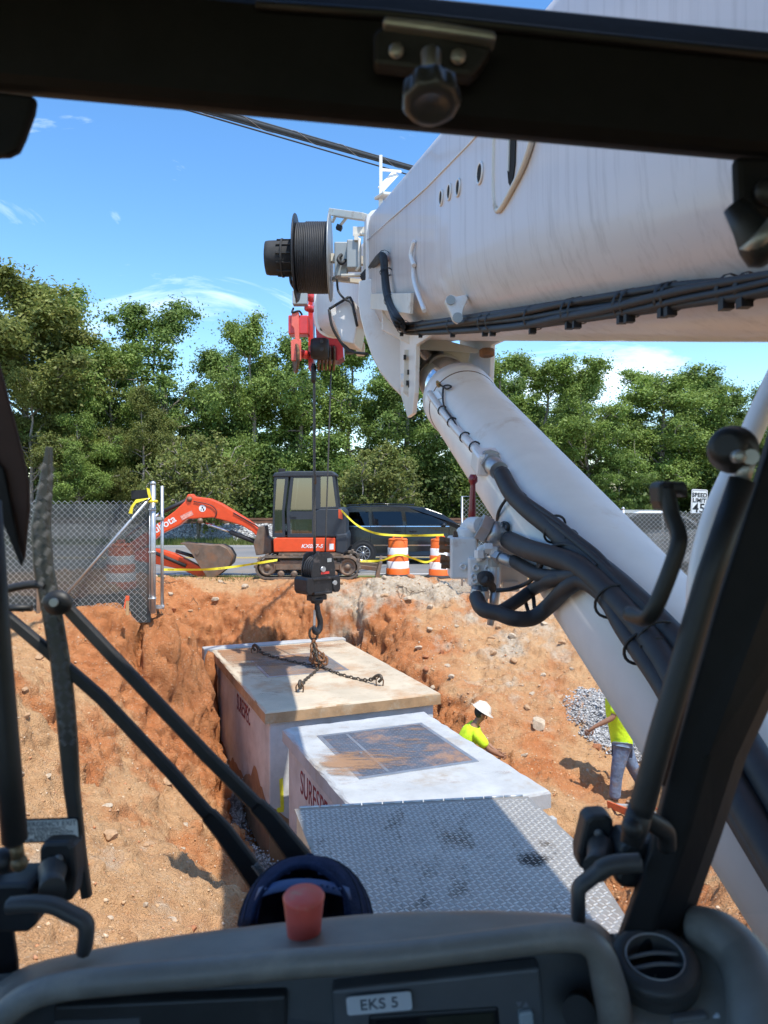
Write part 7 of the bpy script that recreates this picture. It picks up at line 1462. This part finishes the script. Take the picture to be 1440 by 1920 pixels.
# emergency exit plate
c = W(92, 1556, .86); sx_ = (W(148, 1554, .86) - W(40, 1558, .86)).normalized(); up_ = Vector((0, -.1, 1)); up_ = (up_ - sx_ * up_.dot(sx_)).normalized(); n_ = sx_.cross(up_); n_ = n_ if n_.y < 0 else -n_
def plate(c, w, h, r, th, m_, nm, parent):
    pl = []
    for cx_, cy_, a0 in ((1, 1, 0), (-1, 1, 90), (-1, -1, 180), (1, -1, 270)):
        for k_ in range(4): a = R(a0 + k_ * 30); pl.append(c + sx_ * (cx_ * (w / 2 - r) + r * math.cos(a)) + up_ * (cy_ * (h / 2 - r) + r * math.sin(a)))
    mb = MB(); mb.prism(pl, n_ * th); return part(nm, mb, m_, parent)
plate(c, 116 / F * .86, 47 / F * .86, .003, .0012, M_CABK, 'notice_border', cab); plate(c + n_ * .0012, 110 / F * .86, 41 / F * .86, .003, .0006, mat('notice_silver', (.78, .77, .72), .5, .0), 'notice_plate', cab)
for s_, dz_, sz_ in (('EMERGENCY EXIT', .0082, .0077), ('IN EMERGENCY,', .0022, .0056), ('PUSH OUT WINDOW', -.0024, .0056), ('AND ESCAPE', -.0068, .0056), ('THROUGH OPENING.', -.0109, .0056)):
    text('lettering', s_, sz_, c + up_ * dz_ + n_ * .0021, sx_, up_, M_LABELT, cab, .0002, 'CENTER', 1, 0, 1.05)
# white grab rail outside, beyond the right post
mb = MB(); mb.tube(smooth_path([W(1490, 640, 1.25), W(1432, 760, 1.25), W(1392, 850, 1.25), W(1345, 950, 1.24), W(1318, 1040, 1.24), W(1308, 1120, 1.24), W(1312, 1220, 1.25), W(1330, 1330, 1.28)], 6), .0185, 14)
solo('grab_rail', mb, M_CWH, 'white curved grab rail outside the cab behind the gas strut', 'hand rail')

# ------------------------------------------------------------------ windscreen wiper
wp = thing('windscreen_wiper', 'black twin arm windscreen wiper with long upright blade', 'windscreen wiper', W(545, 1660, 1.12))
def arm(nm, pts, ws, d0=1.10, t=.006, m_=M_CABP):
    rings = []
    P_ = [W(u, v, d0 + .02 * (1 - i / (len(pts) - 1))) for i, (u, v) in enumerate(pts)]
    for i, p in enumerate(P_):
        tt = (P_[min(i + 1, len(P_) - 1)] - P_[max(i - 1, 0)]).normalized(); x = tt.cross(Vector((0, -1, 0))).normalized(); y = Vector((0, -1, 0)); w_ = ws[i] * (.78 if nm == 'wiper_arm' else .85) / F * d0 / 2; c_ = w_ * .3
        rings.append([p + x * a + y * b for a, b in ((w_, -t), (w_, t * .3), (w_ - c_, t), (-w_ + c_, t), (-w_, t * .3), (-w_, -t))])
    mb = MB(); mb.loft(rings, True, True, False); return part(nm, mb, m_, wp, .001)
arm('wiper_arm', [(600, 1672), (560, 1608), (505, 1535), (482, 1512), (478, 1508), (385, 1415), (240, 1262), (165, 1182), (118, 1132)], [66, 58, 46, 42, 33, 32, 31, 30, 28])
arm('wiper_arm', [(520, 1705), (475, 1640), (418, 1560), (392, 1530), (388, 1526), (320, 1448), (190, 1310), (90, 1222), (40, 1180), (2, 1148)], [60, 54, 46, 40, 32, 31, 30, 28, 27, 26])
for P0, P1_ in (((478, 1620), (510, 1662)), ((560, 1618), (585, 1650))):
    a, b = W(*P0, 1.10), W(*P1_, 1.10); mb = MB(); L_ = (b - a).length; z = (b - a).normalized(); x = z.cross(Vector((0, -1, 0))); y = Vector((0, -1, 0))
    mb.tube([a + z * L_ * t_ + (x * math.cos(t_ * 75) + y * math.sin(t_ * 75)) * .0055 for t_ in np.linspace(0, 1, 150)], .0011, 5); part('tension_spring', mb, M_PANELG, wp)
def chequer_dark():
    m = mat('blade_rubber_metal', (.06, .058, .05), .45, .35, var=.3, scale=14); return m
M_BLADE2 = chequer_dark()
arm('blade', [(92, 838), (86, 900), (76, 985), (80, 1060), (95, 1140), (112, 1240), (122, 1330), (128, 1400), (134, 1480), (142, 1545), (150, 1600), (162, 1682)], [10, 26, 42, 42, 42, 42, 42, 40, 34, 30, 24, 22], 1.09, .006, M_BLADE2)  # upper end stands in for a plate strip reflected in the glass
# lozenges on the blade in place of chequer plate reflected in the windscreen
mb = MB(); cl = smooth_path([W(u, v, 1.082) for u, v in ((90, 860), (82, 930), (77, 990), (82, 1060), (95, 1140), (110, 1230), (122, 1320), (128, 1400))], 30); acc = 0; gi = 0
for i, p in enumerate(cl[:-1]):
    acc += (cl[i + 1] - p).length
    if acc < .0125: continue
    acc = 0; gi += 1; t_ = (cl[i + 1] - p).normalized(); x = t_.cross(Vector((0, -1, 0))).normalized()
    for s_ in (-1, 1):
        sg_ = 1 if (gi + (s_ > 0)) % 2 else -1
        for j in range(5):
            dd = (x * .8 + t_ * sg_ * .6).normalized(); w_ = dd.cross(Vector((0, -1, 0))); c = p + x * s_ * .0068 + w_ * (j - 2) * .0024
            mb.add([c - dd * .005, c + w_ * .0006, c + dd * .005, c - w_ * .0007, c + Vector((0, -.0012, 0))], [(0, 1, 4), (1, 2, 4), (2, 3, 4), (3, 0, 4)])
part('mirrored_lozenges', mb, M_PANELG, wp, kind='stuff')
mb = MB(); mb.ball(W(108, 1130, 1.075), .018, 12, 8, (1.2, .6, 1)); part('blade_pivot', mb, M_CABP, wp); mb = MB(); mb.lathe([(.006, 0), (.006, .006)], W(103, 1129, 1.062), (0, -1, 0), 10); part('pivot_nut', mb, M_SILV, wp)
mb = MB(); mb.tube(smooth_path([W(-10, 1112, 1.1), W(20, 1103, 1.1), W(60, 1096, 1.1), W(85, 1100, 1.1)]), .006, 8); mb.tube([W(-6, 1140, 1.1), W(60, 1140, 1.1)], .005, 8); part('blade_link', mb, M_CABP, wp)

# ------------------------------------------------------------------ instrument hood and panel
dsh = thing('instrument_console', 'scuffed grey instrument console with rounded hood marked EKS 5', 'console', (0, .75, EYE - .7))
US = [-90, 0, 50, 120, 250, 440, 600, 720, 880, 960, 1050, 1093, 1125, 1150]
RV = dict(zip(US, [1900, 1835, 1805, 1790, 1762, 1737, 1720, 1708, 1705, 1706, 1711, 1717, 1728, 1755]))
LV = dict(zip(US, [1950, 1885, 1862, 1846, 1828, 1808, 1795, 1784, 1770, 1762, 1754, 1756, 1764, 1790]))
def rdep(u): return .80
rows = []
for u in US:
    r_, l_ = RV[u], LV[u]; rows.append([W(u, r_ + 14, .83), W(u, r_ + 2, .815), W(u, r_, .80), W(u, r_ + (l_ - r_) * .35, .772), W(u, r_ + (l_ - r_) * .7, .742), W(u, l_ - 2, .722), W(u, l_ + 10, .712)])
mb = MB(); mb.loft(rows, False, False, True); o = part('hood_top', mb, M_DASH, dsh); sb = o.modifiers.new('sm', 'SUBSURF'); sb.levels = sb.render_levels = 1
lip = [(-40, 1990), (-12, 1930), (20, 1892), (70, 1862), (140, 1846), (250, 1835), (400, 1822), (560, 1806), (720, 1795), (880, 1777), (980, 1764), (1050, 1757), (1096, 1762), (1124, 1788), (1140, 1840), (1152, 1900), (1160, 1990)]
P_ = smooth_path([W(u, v, .706) for u, v in lip], 5); mb = MB(); n = len(P_); rr = [.0128 if i < n * .78 else .0128 + .0035 * min(1, (i - n * .78) / 8) for i in range(n)]; mb.tube(P_, rr, 14); part('hood_lip', mb, M_DASH, dsh)
# recessed panel
def PN(u, v, d=.765): return W(u, v, d)
mb = MB(); mb.add([PN(-60, 1830, .80), PN(1150, 1750, .80), PN(1170, 1990, .76), PN(-60, 1990, .76)], [(0, 1, 2, 3)]); part('panel_back', mb, M_PANEL, dsh)
mb = MB(); mb.loft([[W(u, v + 4, .715), W(u, v + 16, .80)] for u, v in lip[2:13]], False, False); part('hood_underside', mb, M_PANEL, dsh)
mb = MB(); mb.prism([PN(u, v, .775) for u, v in ((100, 1888), (536, 1868), (540, 1990), (100, 1990))], (0, .02, 0)); part('left_panel', mb, M_PANEL, dsh, .003)
mb = MB(); mb.prism([PN(u, v, .772) for u, v in ((622, 1858), (1012, 1816), (1028, 1990), (628, 1990))], (0, .02, 0)); part('centre_panel', mb, M_PANELG, dsh, .003)
mb = MB(); mb.prism([PN(u, v, .77) for u, v in ((690, 1905), (935, 1888), (944, 1990), (692, 1990))], (0, .012, 0)); part('screen_bezel', mb, M_CABP, dsh, .003)
mb = MB(); mb.prism([PN(u, v, .7685) for u, v in ((800, 1908), (926, 1899), (932, 1990), (802, 1990))], (0, .006, 0)); part('screen', mb, mat('dead_screen', (.05, .05, .035), .12, var=.2), dsh)
mb = MB(); mb.prism([PN(u, v, .7685) for u, v in ((705, 1916), (786, 1910), (788, 1990), (706, 1990))], (0, .006, 0)); part('screen', mb, mat('dead_screen_dark', (.02, .02, .02), .15), dsh)
mb = MB(); mb.prism([PN(u, v, .7655) for u, v in ((972, 1901), (1000, 1898), (1002, 1925), (974, 1928))], (0, .008, 0)); part('key_button', mb, mat('key_pale', (.5, .55, .55), .4), dsh, .002)
for u in (973, 986):
    mb = MB(); mb.add([PN(u - 6, 1889, .7705), PN(u + 6, 1888, .7705), PN(u, 1877, .7705)] if u > 980 else [PN(u - 6, 1879, .7705), PN(u + 6, 1878, .7705), PN(u, 1889, .7705)], [(0, 1, 2)]); part('arrow_mark', mb, mat('mark_grey', (.25, .26, .27), .5), dsh)
sx_ = (PN(771, 1861) - PN(651, 1872)).normalized(); up_ = Vector((0, -.08, 1)); up_ = (up_ - sx_ * up_.dot(sx_)).normalized(); n_ = sx_.cross(up_); n_ = n_ if n_.y < 0 else -n_
c = PN(711, 1880, .7665); plate(c, 122 / F * .767, 36 / F * .767, .003, .0015, M_LABEL, 'name_plate', dsh); text('lettering', 'EKS 5', .0158, c + n_ * .0019, sx_, up_, mat('engraved_grey', (.13, .14, .15), .6), dsh, .0002, 'CENTER', 1.05, 0, 1.0, .0002)
mb = MB(); mb.prism([PN(u, v, .773) for u, v in ((103, 1914), (262, 1908), (262, 1990), (103, 1990))], (0, .004, 0)); part('name_plate', mb, M_PANELG, dsh)
mb = MB(); mb.lathe([(.016, 0), (.014, -.02), (.010, -.02)], PN(1085, 1900, .74), (-.3, -1, .2), 16); part('round_socket', mb, M_CABP, dsh)
# red push knob on the hood
kb = W(570, 1752, .772); mb = MB(); mb.lathe([(.0165, -.012), (.0168, 0), (.0185, .018), (.0205, .036), (.0212, .040), (.0195, .0425), (.001, .0435)], kb, (0, -.06, 1), 32); part('push_knob', mb, mat('faded_red_plastic', (.70, .105, .075), .45, var=.12, scale=20, dirt=(.55, .3, .2), dscale=30, damt=.15), dsh)
# right-hand console with air vent
cn = thing('side_console', 'dusty grey moulded side console carrying a round air vent', 'console', (.3, .7, EYE - .75))
BK = [(1135, 1752), (1160, 1744), (1210, 1736), (1258, 1734), (1283, 1722), (1343, 1718), (1396, 1734), (1446, 1782), (1560, 1880)]
rows = []
for i, (u, v) in enumerate(BK):
    lobe = .012 * math.exp(-((i - 5.3) / 1.3) ** 2)
    rows.append([W(u, v + 30, .84), W(u, v + 4, .82), W(u, v, .805)] + [W(u + (5 + i) * t_ * 4, v + (1990 - v) * t_, .805 - .15 * t_) + Vector((0, -lobe * math.sin(math.pi * min(1, t_ * 1.2)), lobe * math.sin(math.pi * min(1, t_ * 1.2)))) for t_ in (.12, .3, .5, .7, .85, 1)])
mb = MB(); mb.loft(rows, False, False, True); o = part('console_top', mb, M_DASHL, cn); sb = o.modifiers.new('sm', 'SUBSURF'); sb.levels = sb.render_levels = 2
mb = MB(); bulge = smooth_path([W(1300, 1738, .785), W(1345, 1752, .765), W(1395, 1800, .735), W(1420, 1860, .70), W(1432, 1920, .67), W(1440, 1990, .645)], 5); mb.tube(bulge, list(np.linspace(.020, .034, len(bulge))), 14); part('console_roll', mb, M_DASH, cn)
vc = W(1228, 1797, .740); vax = Vector((-.10, -.24, .96)).normalized(); q = vax.to_track_quat('Z', 'Y').to_matrix()
mb = MB(); mb.lathe([(.0415, -.010), (.0415, -.003), (.040, .0), (.032, .0035), (.0275, .003), (.0265, .0), (.0265, -.02)], vc, vax, 56, True, False); part('vent_ring', mb, M_PANEL, cn)
mb = MB(); mb.lathe([(.0415, -.022), (.0422, -.010)], vc, vax, 56, False, False)
for k_ in range(72): a = 2 * math.pi * k_ / 72; p = vc + q @ Vector((.0418 * math.cos(a), .0418 * math.sin(a), -.008)); mb.box(p, (.0018, .0018, .010), q)
part('vent_knurl', mb, M_PANEL, cn)
mb = MB(); mb.torus(vc + vax * .0028, .0272, .001, vax, 48, 5); part('vent_rim', mb, M_SILV, cn)
mb = MB(); mb.lathe([(.027, -.02), (.001, -.021)], vc, vax, 32, False, False); part('vent_well', mb, M_BLACK, cn)
for o_ in (.0065, -.0065):
    mb = MB(); ch = math.sqrt(.0262 ** 2 - o_ ** 2); ex_ = q @ Vector((1, 0, 0)); yv = Vector((1, 0, 0)) - vax * vax.x; yv.normalize(); zv = vax.cross(yv)
    mb.tube(smooth_path([vc + yv * (-ch) + zv * o_ - vax * .004, vc + zv * (o_ + .0008) - vax * .001, vc + yv * ch + zv * o_ - vax * .004], 5), .0022, 8, True, .8); part('vent_slat', mb, M_PANELG, cn)
for u0, u1, m_ in ((1262, 1328, M_PANELG), (1330, 1352, M_LABEL), (1355, 1392, M_PANEL)):
    mb = MB(); mb.prism([W(u, v, .695) for u, v in ((u0, 1912), (u1, 1904), (u1 + 3, 1990), (u0, 1990))], (0, .01, 0)); part('rocker_switch', mb, m_, cn, .002)

# ------------------------------------------------------------------ navy cap on the ledge
M_NAVYC = mat('navy_cloth', (.024, .036, .078), .95, var=.3, scale=60, bump=.3, bscale=300, spec=.08); M_NAVYM = mat('navy_mesh', (.012, .016, .030), .85, var=.3, scale=90); M_NAVYP = mat('navy_strap', (.045, .09, .21), .5, var=.1)
cc = W(573, 1748, 1.0); cp_t = thing('baseball_cap', 'navy mesh back baseball cap lying behind the red knob', 'cap', cc - Vector((0, 0, .012)))
RX, RY, RZ = .0905, .098, .090; mb = MB(); mbm = MB(); NU, NV = 48, 14
def capP(a, b): return cc + Vector((RX * math.cos(b) ** .9 * math.cos(a), RY * math.cos(b) ** .9 * math.sin(a), RZ * math.sin(b)))
for i in range(NU):
    for j in range(NV):
        a0, a1 = 2 * math.pi * i / NU, 2 * math.pi * (i + 1) / NU; b0, b1 = math.pi / 2 * j / NV, math.pi / 2 * (j + 1) / NV; am = ((a0 + a1) / 2 + math.pi / 2 + math.pi) % (2 * math.pi) - math.pi; bm_ = (b0 + b1) / 2
        if (am / .72) ** 2 + (bm_ / .80) ** 2 < 1: continue   # opening at the back of the cap
        (mb if True else mbm).add([capP(a0, b0), capP(a1, b0), capP(a1, b1), capP(a0, b1)], [(0, 1, 2, 3)], True)
o = part('crown', mb, M_NAVYC, cp_t); s_ = o.modifiers.new('cloth', 'SOLIDIFY'); s_.thickness = .0018
mb = MB(); ar = []
for k_ in range(25):
    t_ = math.pi * k_ / 24; am = .74 * math.cos(t_); bm_ = .82 * math.sin(t_); p = capP(am - math.pi / 2, max(0, bm_)); ar.append(cc + (p - cc) * 1.012)
mb.tube(ar, .0042, 6); part('opening_hem', mb, M_NAVYC, cp_t)
mb = MB(); st = []
for k_ in range(17):
    am = -.78 + 1.56 * k_ / 16; b_ = .26 + .14 * math.cos(am * 1.6); p = capP(am - math.pi / 2, b_); q2 = capP(am - math.pi / 2, b_ + .17); st.append([cc + (p - cc) * 1.02, cc + (q2 - cc) * 1.02])
mb.loft(st, False, False, True); o = part('snap_strap', mb, M_NAVYP, cp_t); s_ = o.modifiers.new('thick', 'SOLIDIFY'); s_.thickness = .0015
for k_ in (2, 9, 11, 12, 13, 14):
    p = (st[k_][0] + st[k_][1]) / 2; mb = MB(); mb.ball(p + (p - cc).normalized() * .001, .0022, 8, 5); part('snap_stud', mb, M_NAVYP, cp_t)
for a in np.linspace(-2.6, 2.6, 27):
    if abs(a) < .9: continue
    mb = MB(); mb.tube([cc + (capP(a - math.pi / 2, b_) - cc) * 1.004 for b_ in np.linspace(.05, 1.45, 9)], .0009, 4); part('crown_seam', mb, M_NAVYM, cp_t)
mb = MB(); rows = []
for k_ in range(13):
    a = math.pi / 2 - .85 + 1.7 * k_ / 12; e = capP(a, .02); out = Vector((math.cos(a), math.sin(a) * 1.0, 0)); ln = .068 * math.sin(math.pi * (k_ + .6) / 13.2) ** .5; rows.append([e, e + out * ln * .5 + Vector((0, 0, -.003)), e + Vector((out.x * .4, 1, 0)).normalized() * ln + Vector((0, 0, -.010))])
mb.loft(rows, False, False, True); o = part('brim', mb, M_NAVYC, cp_t); s_ = o.modifiers.new('thick', 'SOLIDIFY'); s_.thickness = .003
mb = MB(); mb.lathe([(.006, 0), (.005, .004), (.001, .005)], cc + Vector((0, 0, RZ)), (0, 0, 1), 10); part('top_button', mb, M_NAVYC, cp_t)

cp_t.rotation_euler = (R(-36), 0, 0)
